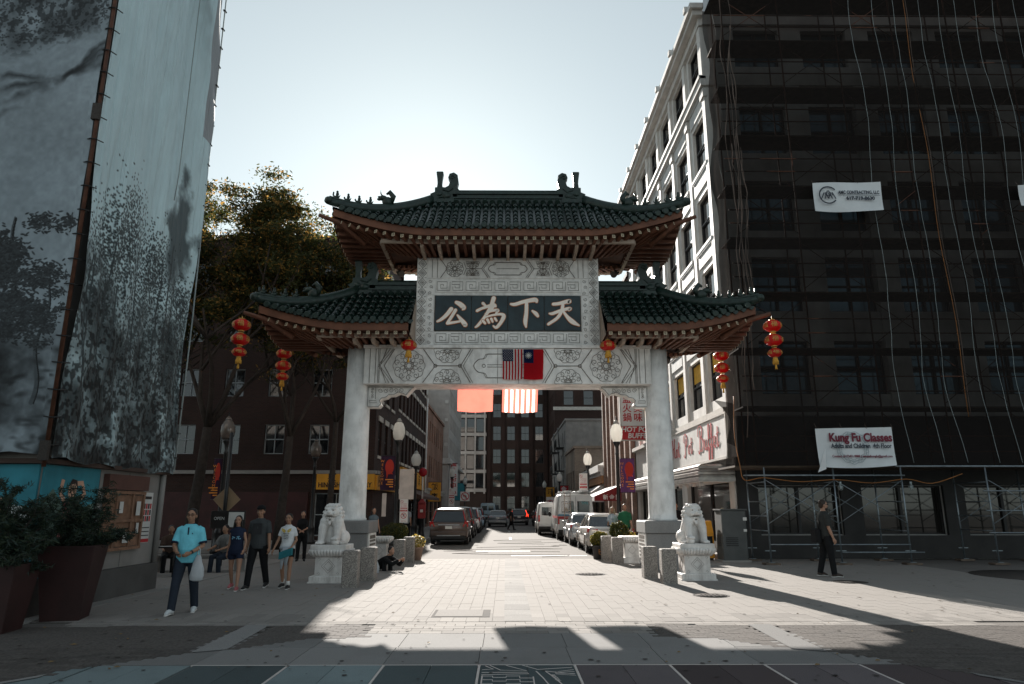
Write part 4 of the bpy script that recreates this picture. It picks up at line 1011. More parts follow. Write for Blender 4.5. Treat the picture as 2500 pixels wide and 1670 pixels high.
# ---- white corner building under scaffolding, right of the gate
XR, YR = 8.0, 24.8
FL = [(5.70,7.67),(8.80,10.93),(12.0,14.07),(15.25,17.3),(19.1,20.8)]
wb = thing('white_building', 'white five storey building with netted front on the right of the gate', 'building', (XR, YR, 0))
Ls = 18.4; mt = onright(XR, YR+Ls, 0); ops = []
for k in range(6):
    for a, b in FL: y0 = Ls - (25.22-YR+2.81*k) - 1.80; ops.append((y0, y0+1.80, a, b))
shop = [(Ls-6.5, Ls-.6, .45, 2.75), (Ls-12, Ls-7.4, .1, 2.75), (.8, Ls-13, .45, 2.75)]
fops = []
for k in range(6):
    for a, b in FL: fops.append((1.27+2.78*k, 1.27+2.78*k+1.85, a, b))
fshop = [(.8+3.6*k, .8+3.6*k+2.9, .8, 2.45) for k in range(5)]
mb = facade(MB(), mt, Ls, 21.6, ops + shop, .2); facade(mb, front(XR, YR, 0), 19, 21.6, fops + fshop, .3)
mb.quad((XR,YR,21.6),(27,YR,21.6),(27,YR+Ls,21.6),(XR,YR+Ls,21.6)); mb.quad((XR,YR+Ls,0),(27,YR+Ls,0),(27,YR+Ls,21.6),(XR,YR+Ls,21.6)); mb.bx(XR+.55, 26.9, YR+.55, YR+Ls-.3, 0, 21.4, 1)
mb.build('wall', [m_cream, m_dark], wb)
for o in ops: window(wb, mt, o, 'sash', m_dfr, m_glass, .16, blind=o[2] < 6)
m_skyglass = M('sky_toned_window', (.13,.20,.24), .06, .6, .3, .5)  # blue of the reflected sky is put into the pane colour
for o in fops: window(wb, front(XR, YR, 0), o, 'sash2', m_dfr, m_skyglass, .26)
for o in shop: window(wb, mt, o, 'double', m_dfr, m_glassb, .2)
for o in fshop: window(wb, front(XR, YR, 0), o, 'double', m_dfr, m_glassb, .2)
# trim of the street side: pilasters, spandrel panels, belt course, cornice
for k in range(7):
    y = 24.81 if k == 0 else 25.22 + 2.81*k - .66; w = .36 if k == 0 else .30
    MB().bx(XR-.08, XR-.001, y, y+w, 5.2, 18.2).bx(XR-.11, XR-.001, y-.03, y+w+.03, 18.66, 20.95).bx(XR-.15, XR-.001, y-.06, y+w+.06, 17.75, 18.1).build('pilaster', m_cream, wb)
for k in range(6):
    for (a, b), nm in zip(((7.95,8.55),(11.2,11.8),(14.35,15.0),(17.5,18.15)), range(4)):
        y = 25.3 + 2.81*k; MB().bx(XR-.05, XR-.001, y-.15, y+1.85, a, b).bx(XR-.09, XR-.0505, y-.15, y+1.85, b-.08, b).bx(XR-.11, XR-.001, y-.2, y+1.9, b+.003, b+.13).build('spandrel', m_cream2, wb)
MB().bx(XR-.22, XR-.001, YR-.1, YR+Ls, 18.2, 18.62).bx(XR-.28, XR-.001, YR-.1, YR+Ls, 18.5, 18.655).build('belt_course', m_cream, wb)
MB().bx(XR-.15, XR-.001, YR-.1, YR+Ls, 20.96, 21.3).bx(XR-.42, XR-.001, YR-.3, YR+Ls, 21.3, 21.52).bx(XR-.55, XR, YR-.45, YR+Ls, 21.52, 21.75).build('cornice', m_cream, wb)
for k in range(7): MB().bx(XR-.62, XR-.2, 24.9+2.81*k, 25.15+2.81*k, 21.76, 22.0).build('cornice_block', m_cream, wb)
MB().bx(XR-.24, XR-.001, YR-.1, YR+Ls, 5.02, 5.22).bx(XR-.16, XR-.001, YR-.1, YR+Ls, 4.98, 5.018).build('shop_cornice', m_lint, wb)
f = MB()
for z0, z1 in ((21.0,21.6),(18.2,18.6),(4.9,5.2)): f.bx(XR+.003, 27, YR-.12, YR-.001, z0, z1)
for k in range(7): f.bx(XR+.35+2.78*k, XR+.95+2.78*k, YR-.10, YR-.0015, 5.22, 18.19)
f.build('front_trim', m_cream, wb)
c = MB()
for k in range(6): c.bx(XR+.05+3.6*k-(.0 if k else 0), XR+.05+3.6*k+.72, YR-.13, YR-.004, .1, 4.88)
c.bx(XR+.02, 27, YR-.14, YR-.1305, 2.46, 4.87).bx(XR+.02, 27, YR-.14, YR-.1305, .02, .79); c.build('dark_cladding', M('dark_cladding', (.022,.02,.019), .6, 0, .3, 2), wb)
# ---- sign box and steel marquee
t = thing('shop_sign', 'long white sign box with red script lettering on the white building', 'sign', (7.75, 24.2, 4))
MB().bx(7.66, 7.995, 24.15, 33.2, 3.42, 4.93).build('sign_box', m_signw, t)
fr = MB().bx(7.62, 7.72, 24.11, 33.24, 3.36, 3.44).bx(7.62, 7.72, 24.11, 33.24, 4.91, 4.98)
for y in (24.11, 33.16): fr.bx(7.62, 7.72, y, y+.08, 3.445, 4.905)
fr.build('sign_frame', m_lint, t)
def script(letters, mt, name, parent, w=.07, k=1.0, mat=None):
    x = 0
    for ch, adv in letters:
        mb = MB()
        for pts in SCR[ch]:
            sp = smooth_pts([(x+px*k, pz*k, 0) for px, pz in pts], 5); q = [(p.x, p.y) for p in sp]
            ws = []
            for i in range(len(q)):
                a = Vector(q[max(0,i-1)]); b = Vector(q[min(len(q)-1,i+1)]); d = (b-a); d = d.normalized() if d.length > 1e-6 else Vector((1,0)); ws.append(w*(.45+.75*max(0,-d.y*.9+.1*abs(d.x))) if d.y < 0 else w*.5)
            mb.ribbon(q, ws, mt, .012)
        mb.build(name, mat or m_signr, parent); x += adv*k
SCR = {'H': [[(.05,.62),(.12,.78),(.26,.8),(.28,.6),(.2,.2),(.08,-.05),(-.06,.02)], [(.66,.86),(.56,.6),(.5,.2),(.55,.02),(.66,.06)], [(.1,.36),(.35,.42),(.62,.46)]],
 'P': [[(.32,.72),(.24,.4),(.14,.05),(.0,-.08),(-.08,.04)], [(-.02,.55),(.08,.78),(.36,.88),(.58,.72),(.52,.48),(.3,.38),(.2,.44)]],
 'B': [[(.32,.74),(.24,.4),(.14,.06),(.0,-.06),(-.08,.06)], [(-.04,.55),(.06,.8),(.36,.9),(.56,.78),(.5,.58),(.28,.48)], [(.28,.48),(.54,.42),(.58,.2),(.4,.02),(.2,.04),(.14,.14)]],
 'o': [[(.26,.36),(.12,.32),(.06,.14),(.14,.02),(.26,.06),(.32,.22),(.26,.36),(.34,.34),(.42,.36)]],
 't': [[(.24,.66),(.16,.36),(.1,.12),(.14,.01),(.24,.06),(.32,.16)], [(.04,.42),(.2,.44),(.36,.46)]],
 'u': [[(.02,.3),(.1,.37),(.08,.14),(.14,.02),(.26,.12),(.34,.34)], [(.34,.36),(.28,.1),(.34,.01),(.44,.1)]],
 'f': [[(.04,.16),(.2,.42),(.3,.74),(.24,.84),(.16,.66),(.1,.1),(.02,-.3),(.1,-.34),(.16,-.1),(.24,.08),(.34,.14)], [(.06,.34),(.2,.36),(.32,.38)]],
 'e': [[(.04,.16),(.2,.2),(.28,.32),(.2,.38),(.08,.26),(.08,.08),(.2,.01),(.32,.12)]]}
SM = frame((7.65, 32.3, 3.86), (0,-1,.0), (0,.10,1))
script([('H',.72),('o',.4),('t',.62)], SM, 'script_letter', t, .065, 1.02)
script([('P',.62),('o',.4),('t',.6)], frame((7.65, 30.05, 3.86), (0,-1,0), (0,.10,1)), 'script_letter', t, .065, 1.02)
script([('B',.68),('u',.46),('f',.32),('f',.32),('e',.34),('t',.4)], frame((7.65, 27.75, 3.84), (0,-1,0), (0,.10,1)), 'script_letter', t, .07, 1.12)
t = thing('marquee', 'ribbed steel marquee canopy over the pavement below the script sign', 'canopy', (7.3, 24.4, 2.6))
def marq(x0, y0, y1, nm):
    m = MB()
    prof = [(0,2.62),(0,2.74),(.05,2.76),(.05,2.80),(-.02,2.84),(-.02,2.93),(.05,2.96),(.05,3.0),(-.01,3.05),(-.01,3.12),(.12,3.2)]
    r = [[(x0+d, y0+max(0,d), z), (x0+d, y1, z), (7.998, y1, z), (7.998, y0+max(0,d), z)] for d, z in prof]
    m.loft(r, 0, True, False); return m.build(nm, m_chrome, t)
marq(6.72, 24.6, 30.2, 'near_canopy')
marq(6.95, 33.6, 43.0, 'far_canopy')
MB().bx(6.75, 7.99, 24.65, 30.1, 2.585, 2.615).build('canopy_underside', m_signw, t)
b = MB().bx(-.06,.06,-.06,.06,-.12,0).mesh('soffit_light', m_signw)
for i in range(5): link('soffit_light', b, t, (6.95-7.3, 25.2+1.0*i-24.4, 2.58-2.6))
# vertical sign over the street
t = thing('blade_sign', 'white and red vertical blade sign beyond the right column', 'sign', (7.2, 40, 5.5))
MB().bx(6.62, 8.0, 39.9, 40.15, 6.28, 8.6).build('white_panel', m_signw, t)
MB().bx(6.60, 8.0, 39.88, 40.17, 5.48, 6.26).build('red_panel', m_signr, t)
fr = MB()
for z in (5.44, 6.255, 8.6): fr.bx(6.56, 8.0, 39.86, 40.19, z, z+.04)
fr.bx(6.56,6.605,39.86,40.19,5.484,8.6).build('sign_frame', m_lint, t)
for i, (a, b) in enumerate((('火', '過'), ('盅', '遍'), ('火', '美'), ('鍋', '味'))):
    for j, c in enumerate((a, b)): text('sign_character', c, .52, front(6.98+.62*j, 39.895, 8.32-.53*i), m_signr, t, bold=.008)
text('sign_lettering', 'HOT POT', .40, front(7.47, 39.875, 6.06), m_signw, t, bold=.012, shear=.15)
text('sign_lettering', 'BUFFET', .40, front(7.62, 39.875, 5.70), m_signw, t, bold=.012, shear=.15)
# ---- right side further up the street
t = bld('brick_building', 'brick building with striped pilasters beyond the white building', 8.0, 20, 43.3, 56, 16.5, m_brown, [('L', rows([.9+2.0*k for k in range(6)], 1.25, ((.4,3.2),(4.2,6.9),(7.8,10.4),(11.4,14.0))), dict(style='sash', fm=m_dfr))])
for k in range(7): MB().bx(7.72, 7.998, 43.45+2.0*k, 43.85+2.0*k, .2, 16.2).build('pilaster', m_stripe, t)
t = bld('low_shop', 'low cream shop with an ornate cornice beyond the striped brick building', 7.9, 16, 56.1, 68.5, 5.0, m_tanbk, [('L', [(1.0+3.7*k, 1.0+3.7*k+2.9, .4, 2.6) for k in range(3)], dict(style='double', fm=m_dfr, gm=m_glassb)), ], capm=m_cream)
MB().bx(7.5, 7.898, 56.0, 68.6, 4.2, 4.5).bx(7.3, 7.899, 56.0, 68.6, 4.5, 5.0).bx(7.6,7.897,56,68.6,3.6,4.197,1).build('cornice', [m_cream, M('orange_fascia', (.42,.20,.09), .7)], t)
t = bld('tan_brick_building', 'two storey tan brick building with a corner window up the street', 6.75, 15, 69, 79.4, 7.4, m_tanbk, [('F', [(.9,2.3,3.1,5.3)], dict(style='frame', fm=m_dfr)), ('L', rows([.7+2.4*k for k in range(4)], 1.5, ((3.2,5.3),)), dict(style='double', fm=m_dfr))])
MB().bx(6.76, 8.4, 68.86, 68.998, .1, 2.6).build('shop_front', m_shopred, t)
t = bld('grey_building', 'grey four storey building with fire escapes far up the right side', 6.85, 18, 79.5, 104, 11.4, m_greyd, [('L', rows([.9+2.6*k for k in range(9)], 1.0, ((3.4,5.1),(6.2,7.9),(8.9,10.5))), dict(style='sash', fm=m_wfr)), ('F', [], {})])
for z in (3.1, 5.9, 8.6):
    fe = MB()
    for y in (82.5, 90):
        fe.bx(5.9, 6.848, y, y+3.2, z, z+.06)
        for k in range(9): fe.cyl((5.92, y+.4*k, z+.061), (5.92, y+.4*k, z+.95), .03, n=4)
        fe.bx(5.9, 5.96, y, y+3.2, z+.95, z+1.0); fe.tube([(6.3, y+.3, z), (6.3, y+2.6, z+2.6)], .06, 4)
    fe.build('fire_escape', m_dark, t)['kind'] = 'stuff'
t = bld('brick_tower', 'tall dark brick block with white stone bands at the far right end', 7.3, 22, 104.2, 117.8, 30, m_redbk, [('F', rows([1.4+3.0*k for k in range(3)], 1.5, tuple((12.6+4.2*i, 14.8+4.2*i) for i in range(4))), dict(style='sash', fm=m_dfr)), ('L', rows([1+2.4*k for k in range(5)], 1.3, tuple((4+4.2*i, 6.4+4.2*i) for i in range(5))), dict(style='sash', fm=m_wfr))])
for z in (11.9, 16.0, 20.4): MB().bx(7.1, 15, 104.0, 104.198, z, z+.5).build('stone_band', m_lint, t)
# ---- end of the street
t = bld('banded_block', 'dark office block with pale floor bands closing the street', -8.6, -3.3, 119, 140, 29, m_brown, [('F', rows([.35+1.6*k for k in range(3)], 1.3, tuple((5+3.1*i, 7.3+3.1*i) for i in range(7))), dict(style='frame', fm=m_dfr))])
for i in range(8): MB().bx(-8.6, -3.3, 118.85, 118.998, 4.3+3.1*i, 4.85+3.1*i).build('floor_band', m_grey, t)
for k in range(4): MB().bx(-8.55+1.6*k, -8.28+1.6*k, 118.75, 118.848, 4, 28.8).build('mullion', m_grey, t)
t = bld('dark_brick_block', 'dark brown brick block closing the far end of the street', -3.2, 14, 119.2, 140, 29, m_brown, [('F', rows([1.0+2.4*k for k in range(6)], 1.35, tuple((1.2+3.9*i, 3.6+3.9*i) for i in range(7))), dict(style='sash4', fm=m_dfr))])
for k in range(7): MB().bx(-3.15+2.4*k, -2.55+2.4*k, 118.9, 119.198, .1, 28.9).build('pilaster', m_redbk, t)
# ---- left side of the street
LX = -6.9
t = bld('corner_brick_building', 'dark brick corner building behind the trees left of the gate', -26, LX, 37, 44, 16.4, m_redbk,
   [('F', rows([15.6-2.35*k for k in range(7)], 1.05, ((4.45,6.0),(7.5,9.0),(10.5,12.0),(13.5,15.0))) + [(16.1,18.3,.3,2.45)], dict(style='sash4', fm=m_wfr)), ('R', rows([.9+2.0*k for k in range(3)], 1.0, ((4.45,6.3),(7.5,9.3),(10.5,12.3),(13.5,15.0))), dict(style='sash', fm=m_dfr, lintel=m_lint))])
MB().bx(-25.9, -10.2, 36.85, 36.998, .15, 2.5).build('shop_front', m_shopred, t)
MB().bx(-25.9, LX+.15, 36.75, 36.997, 3.42, 3.6).bx(LX+.001, LX+.25, 37, 43.9, 3.42, 3.6).build('shop_cornice', m_greyd, t)
MB().bx(LX-1.1, LX-.9, 37.1, 37.2, 2.2, 2.35).build('shop_lamp', M('warm_bulb', (1,.8,.5), emit=(1,.75,.45), estr=14), t)
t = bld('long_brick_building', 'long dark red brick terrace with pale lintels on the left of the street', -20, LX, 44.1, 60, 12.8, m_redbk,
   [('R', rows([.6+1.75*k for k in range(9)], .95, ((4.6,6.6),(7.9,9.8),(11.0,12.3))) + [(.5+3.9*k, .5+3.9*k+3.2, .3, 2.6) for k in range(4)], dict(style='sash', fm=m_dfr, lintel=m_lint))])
MB().cyl((LX+.12, 59.8, .2), (LX+.12, 59.8, 10.9), .075, n=8).build('downpipe', m_signw, t)
t = bld('orange_brick_building', 'orange brick building with narrow windows on the left of the street', -18, LX, 60.1, 77, 10.4, m_orbk,
   [('R', rows([1.0+2.1*k for k in range(8)], .85, ((4.4,6.3),(7.6,9.4))) + [(.8+4*k, .8+4*k+3.0, .3, 2.5) for k in range(4)], dict(style='sash', fm=m_dfr))])
MB().bx(LX+.001, LX+.35, 60.2, 76.9, 3.2, 3.35).bx(LX+.001, LX+.22, 60.2, 76.9, 2.9, 3.198).build('cornice', m_lint, t)
t = bld('pale_roofline_building', 'pale building with deep cornice rising behind the orange brick building', -17, -9.2, 62, 84, 14.6, m_grey, [('R', rows([.8+2.4*k for k in range(8)], 1.2, ((11.2,13.4),)), dict(style='sash', fm=m_wfr))])
MB().bx(-9.198, -8.7, 61.8, 84, 13.9, 14.58).build('cornice', m_cream, t)
t = bld('grey_stone_tower', 'tall grey stone building with ribbed windows on the left far up the street', -16, -6.3, 77.2, 98, 17.2, m_grey,
   [('R', rows([.6+1.5*k for k in range(13)], .8, ((1,5.6),(7.6,9.3),(10.3,12.0),(13.0,14.7))), dict(style='frame', fm=m_dfr)), ('F', [], {})])
MB().bx(-16, -5.95, 76.9, 98, 6.4, 6.7).bx(-16, -6.1, 77.0, 98, 6.7, 7.0).build('string_course', m_cream, t)
for z in (8.5, 11.2, 13.2, 15.5): MB().box((-6.6, 77.15, z), (.35, .08, .35), 0, 0).build('tile_inlay', m_cream, t)
# ---- signs and awnings of the left shops
t = thing('bakery_sign', 'yellow bakery sign wrapping the brick corner behind the left column', 'sign', (LX, 36.7, 2.7))
MB().bx(-9.75, LX+.12, 36.62, 36.84, 2.62, 3.40).build('front_face', m_signy, t)
MB().bx(LX+.001, LX+.22, 36.85, 43.6, 2.62, 3.36).build('side_face', m_signy, t)
text('sign_lettering', 'HING SHING PASTRY', .34, front(-8.28, 36.61, 2.84), m_ink, t, bold=.01, width=2.75)
text('sign_character', '興', .46, front(-8.95, 36.61, 3.20), m_ink, t, bold=.012)
text('sign_character', '盛', .46, front(-8.25, 36.61, 3.20), m_ink, t, bold=.012)
text('sign_character', '餅', .46, front(-7.55, 36.61, 3.20), m_ink, t, bold=.012)
for i, c in enumerate('興盛餅家西餅'): text('sign_character', c, .62, onleft(LX+.225, 37.5+1.05*i, 3.0), m_shopred, t, bold=.015)
t = thing('yellow_shop_sign', 'long yellow shop sign over the dark awning on the brick terrace', 'sign', (LX, 45, 3.4))
MB().bx(LX+.001, LX+.18, 46, 58.5, 3.1, 4.3).build('face', m_signy, t)
for i, c in enumerate('利口福大酒家'): text('sign_character', c, .8, onleft(LX+.185, 47.5+1.9*i, 3.72), m_shopred, t, bold=.015)
t = thing('awning', 'dark brown sloping awning below the yellow shop sign', 'awning', (LX, 46, 2.6))
MB().add([(LX+.002,46,3.05),(LX+.002,58,3.05),(LX+1.5,58,2.45),(LX+1.5,46,2.45),(LX+1.5,46,2.25),(LX+1.5,58,2.25)], [(0,3,2,1),(3,4,5,2)]).add([(LX+.002,46,3.05),(LX+1.5,46,2.45),(LX+1.5,46,2.25),(LX+.002,46,2.25)], [(0,1,2,3)]).build('canvas', M('brown_awning', (.07,.035,.025), .8), t)
def blade(name, label, x0, x1, y, z0, z1, mat, txt=None, tm=None, size=.3, th=.14, vertical=True):
    t = thing(name, label, 'sign', ((x0+x1)/2, y, z0)); MB().bx(x0, x1, y, y+th, z0, z1).build('panel', mat, t)
    MB().bx(x0-.03, x1+.03, y-.015, y+th+.015, z1+.001, z1+.05).build('trim', m_dfr, t); MB().bx(x0-.03, x1+.03, y-.015, y+th+.015, z0-.05, z0-.001).build('trim', m_dfr, t)
    if txt:
        n = len(txt)
        for i, c in enumerate(txt): text('sign_character', c, size, front((x0+x1)/2, y-.004, z1-(z1-z0)*(i+.5)/n), tm or m_ink, t, bold=size*.02)
    return t
blade('yellow_blade_sign', 'square yellow blade sign with dark characters on the left pavement', -6.85, -5.75, 63, 2.25, 3.9, m_signy, '飯店', m_ink, .6)
blade('white_blade_sign', 'tall narrow white sign with red characters on the grey stone tower', -6.25, -5.35, 78.5, 3.0, 6.5, m_signw, '唐人街中心', m_signr, .72)
blade('teal_blade_sign', 'teal blade sign on the left far up the street', -6.25, -5.0, 86, 2.6, 4.6, M('teal_sign', (.03,.20,.24), .6), None)
blade('orange_blade_sign', 'small orange blade sign on the right far up the street', 5.2, 6.3, 92, 1.9, 4.3, m_signy, '酒樓', m_ink, .7)
blade('red_blade_sign', 'red banner sign with pale characters by the tan brick building', 5.7, 6.7, 76, 2.4, 4.0, m_signr, '金門', m_signw, .6)
# ---- awnings on the right
def awning(label, y0, y1, x0, x1, zt, zb, mat, val=.25, txt=None, group='awnings over the right pavement'):
    t = thing('awning', label, 'awning', (x1, y0, zb), 0, group)
    MB().add([(x1,y0,zt),(x1,y1,zt),(x0,y1,zb),(x0,y0,zb),(x0,y0,zb-val),(x0,y1,zb-val)], [(0,1,2,3),(3,2,5,4)]).add([(x1,y0,zt),(x0,y0,zb),(x0,y0,zb-val),(x1,y0,zb-val)], [(0,1,2,3)], 1).build('canvas', mat, t)
    if txt:
        for i, c in enumerate(txt): text('sign_character', c, .36, front(x0+.75+.42*i, y0-.012, zb-.08), m_signw, t, bold=.006)
    return t
awning('pink-white awning with a maroon end panel and three characters', 47.5, 54.5, 5.9, 7.99, 3.3, 2.45, [m_awnw, m_awnr], .3, '新金門')
awning('white striped awning behind the parked vans, the nearer one', 57.2, 61.5, 5.9, 7.88, 3.6, 2.3, [m_awnw, m_awnw], .15)
awning('white awning behind the parked vans, the farther one', 62.4, 67.8, 6.0, 7.88, 3.5, 2.3, [m_awnw, m_awnr], .15)
awning('maroon awning in front of the tan brick building', 70, 78.5, 5.6, 6.74, 3.3, 2.3, [m_awnr, m_awnr], .25)
# ================================================================ scaffold, netting, banners on the right
def net_mat():
    m = bpy.data.materials.new('debris_netting'); m.use_nodes = True; t = m.node_tree; b = t.nodes['Principled BSDF']; L = t.links.new
    b.inputs['Base Color'].default_value = (.017,.0145,.0135,1); b.inputs['Roughness'].default_value = .95; b.inputs['Specular IOR Level'].default_value = 0.0
    tc = _n(t, 'ShaderNodeTexCoord'); nz = _n(t, 'ShaderNodeTexNoise'); nz.inputs['Scale'].default_value = .35; nz.inputs['Detail'].default_value = 5; L(tc.outputs['Object'], nz.inputs['Vector'])
    mr = _n(t, 'ShaderNodeMapRange'); mr.inputs[1].default_value = .3; mr.inputs[2].default_value = .7; mr.inputs[3].default_value = .66; mr.inputs[4].default_value = .88; L(nz.outputs['Fac'], mr.inputs[0]); L(mr.outputs[0], b.inputs['Alpha'])
    return m
m_net = net_mat()
m_rust = M('rusty_tube', (.10,.042,.025), .6, .3, .3, 8)
m_galv = M('galvanised_tube', (.22,.25,.27), .38, .7, .2, 6)
m_board = M('scaffold_board', (.10,.075,.055), .85, 0, .3, 5)
m_cord = M('pale_cord', (.30,.34,.34), .8)
m_strand = M('frayed_net', (.11,.08,.065), .8, 0, .5, 2)
m_orange = M('orange_cord', (.26,.10,.025), .6)
m_vinyl = M('white_vinyl', (.66,.68,.69), .45, 0, .06, 2)
NY = 22.4
net = thing('debris_net', 'dark debris netting hung over the whole scaffolded front of the white building', 'netting', (17, NY, 3))
def nedge(z): return 7.34 + .16*min(1, max(0, (z-4)/1.5)) + .06*max(0, min(6, z-3)) * .5 + .012*max(0, z-8) + .05*sin(z*1.7)
def netp(a, b):
    z = 3.0 + 20.4*b; x0 = nedge(z); x = x0 + (27.5-x0)*a
    return (x, NY + .07*sin(x*2.9+z*.3) + .05*sin(x*1.3-z*.8) + .10*sin(z*.9+x*.2) + .35*min(1, max(0, (z-3)/3)) - .3*(1-a)**8 * sin(z*2.1)*.4, z)
MB().grid(netp, 90, 60).build('net_sheet', m_net, net)
# return of the netting round the corner
def netr(a, b):
    z = 3.0 + 20.2*b; x, y, _ = netp(0, b); return (x + .05*sin(a*9+z)*a + .12*a, y + 1.4*a, z)
MB().grid(netr, 8, 50).build('net_return', m_net, net)
rc = random.Random(3)
for x in (13.05, 13.95, 14.7, 15.75, 16.45, 17.05, 17.9, 18.6, 19.3, 20.2, 21.1):
    pts = []; d = 0
    for i in range(34):
        z = 3.1 + 20.2*i/33; d = d*.8 + rc.uniform(-.03,.03); q = netp((x-nedge(z))/(27.5-nedge(z)), (z-3)/20.4); pts.append((x+d, q[1]-.03, z))
    MB().tube(smooth_pts(pts, 2), .008, 4).build('net_seam_cord', m_cord, net)
for x in (15.2, 15.3):
    pts = [(x - .012*(z-5) + .05*sin(z), NY+.25-.03*(1 if x < 15.25 else 0), z) for z in [4.6+.8*i for i in range(24)]]; MB().tube(pts, .011, 5).build('orange_hose', m_orange if x < 15.25 else m_strand, net)
for k in range(6):
    pts = []; x = 7.75 + rc.uniform(-.18, .45); d = 0; zt = rc.uniform(14, 23); zb = rc.uniform(3.6, 9)
    for i in range(22):
        z = zb + (zt-zb)*i/21; d = d*.8 + rc.uniform(-.07,.07); pts.append((nedge(z) + x - 7.5 + d, NY - .12 - .1*rc.random(), z))
    MB().tube(smooth_pts(pts, 2), [.006+.012*abs(sin(i*.35+k)) for i in range(len(smooth_pts(pts,2)))], 5).build('loose_strand', m_strand, net)
fl = MB(); fl.grid(lambda a, b: (7.35-.55*a*(1-b)+.25*sin(b*4)*a, NY-.08+.3*a, 5.0-1.4*b+.15*a), 8, 10); fl.build('torn_flap', m_net, net)
# --- upper scaffold behind the net: frames, boards, braces
sc = thing('upper_scaffold', 'rusty tube scaffold rising behind the dark netting', 'scaffold', (17, 23.2, 3))
PX = [8.2 + 2.15*k for k in range(9)]
for x in PX:
    for y in (22.95, 24.1): MB().cyl((x, y, 3.0), (x, y, 22.9), .030, n=6).build('standard', m_rust, sc)
for lv in range(10):
    z = 3.0 + 2.0*lv
    MB().bx(7.9, 26, 23.0, 24.05, z-.05, z).build('deck_board', m_board, sc)
    for zz in (z+.5, z+1.0): MB().cyl((7.9, 22.91, zz), (26, 22.91, zz), .022, n=6).build('guard_rail', m_rust, sc)
br = MB().cyl((0,0,.1), (2.15,0,1.75), .014, n=5).cyl((0,.03,1.75), (2.15,.03,.1), .014, n=5).mesh('cross_brace', m_rust)
for lv in range(10):
    for k, x in enumerate(PX[:-1]):
        if (k + lv) % 2 == 0: link('cross_brace', br, sc, (x-17, 22.90-23.2, 2.0*lv))
# --- galvanised base frames with boards
t = thing('scaffold_base', 'galvanised scaffold base with cross braces under the netting', 'scaffold', (12, NY, 0))
fx = [8.16, 10.35, 12.5, 15.2, 17.4, 19.6]
m_pad = M('timber_pad', (.12,.09,.07), .9, 0, .3, 5)
for i, x in enumerate(fx):
    for y in (22.3, 23.95):
        c = MB().cyl((x, y, .07), (x, y, 2.95), .027, n=8).cyl((x, y, .07), (x, y, .42), .019, n=8).bx(x-.09, x+.09, y-.09, y+.09, .065, .08).bx(x-.16, x+.16, y-.012, y+.012, .40, .425)
        c.build('post', m_galv, t)
        MB().cbox(x-.24, x+.24, y-.17, y+.17, 0, .06, .01).build('base_pad', m_pad, t)
    lad = MB()
    for z in (1.0, 1.45, 1.9, 2.5): lad.cyl((x, 22.32, z), (x, 23.93, z), .018, n=6)
    lad.build('ledger', m_galv, t)
for a, b in zip(fx[:-1], fx[1:]):
    if abs(a-12.5) < .1: continue
    for y in (22.26, 23.98):
        MB().cyl((a, y, 1.22), (b, y, 2.55), .013, n=6).build('cross_brace', m_galv, t); MB().cyl((a, y-.03, 2.55), (b, y-.03, 1.22), .013, n=6).build('cross_brace', m_galv, t)
for a, b, z in ((8.16, 10.35, .60), (10.35, 12.5, .60), (10.35, 12.9, .37), (15.0, 21, .95), (15.0, 21, 1.62), (15.0, 21, 2.22)): MB().cyl((a, 22.24, z), (b, 22.24, z), .02, n=8).build('rail', m_galv, t)
MB().cyl((7.5, 22.27, 2.70), (12.6, 22.27, 2.70), .025, n=8).build('top_rail', m_galv, t); MB().cyl((12.3, 22.2, 2.98), (22, 22.2, 2.98), .03, n=8).build('top_rail', m_galv, t)
MB().bx(7.3, 24, 22.45, 24.3, 2.96, 3.02).build('deck', m_board, t)
cp = smooth_pts([(7.35,22.2,5.2),(7.28,22.2,4.0),(7.38,22.2,3.0),(7.5,22.2,2.55),(8.1,22.2,2.62),(9.2,22.2,2.5),(10.4,22.2,2.56),(11.5,22.2,2.46),(12.6,22.2,2.58),(13.4,22.2,2.45),(14.4,22.2,2.75)], 5)
MB().tube(cp, .014, 5).build('orange_cord', m_orange, t)
for x in (10.5, 12.72):
    l = MB().cyl((x, 22.2, 2.5), (x, 22.2, 2.4), .035, .03, 8).ell((x, 22.2, 2.33), (.045,.045,.06), 8, 6)
    for k in range(6): a = 2*pi*k/6; l.tube([(x+.03*cos(a),22.2+.03*sin(a),2.41),(x+.075*cos(a),22.2+.075*sin(a),2.34),(x+.05*cos(a),22.2+.05*sin(a),2.25),(x,22.2,2.23)], .006, 4)
    l.build('caged_lamp', m_cord, t)
# --- banners tied to the netting
def banner(name, label, x0, x1, z0, z1, sk=0.0, dy=.10):
    t = thing(name, label, 'banner', ((x0+x1)/2, NY, z0), 0, 'vinyl banners tied to the netting')
    y = NY + dy
    MB().grid(lambda a, b: (x0+(x1-x0)*a + sk*b, y + .03*sin(a*7+b*3) - .05*max(0, a-.7)*(1-b), z0+(z1-z0)*b - .06*sin(a*pi)*(1-b) + (.05*(a-.5))), 22, 12).build('vinyl_sheet', m_vinyl, t)
    for a in (0, .33, .66, 1): MB().tube([(x0+(x1-x0)*a, y-.02, z1-.03), (x0+(x1-x0)*a, y+.1, z1+.14)], .008, 4).build('tie', m_strand, t)
    return t, y-.075
m_navy = M('navy_print', (.03,.035,.05), .6); m_maroon = M('maroon_print', (.16,.012,.03), .6); m_pale = M('grey_print', (.30,.36,.38), .6)
s = 22.45/21.8
t, y = banner('contractor_banner', 'white contractor banner with a ring emblem high on the netting', 10.48*s, 12.82*s, (11.56-1.7)*s+1.66, (12.55-1.7)*s+1.7)
cx, cz = 10.48*s+.48, (12.05-1.7)*s+1.7; g = MB(); mt = front(cx, y, cz)
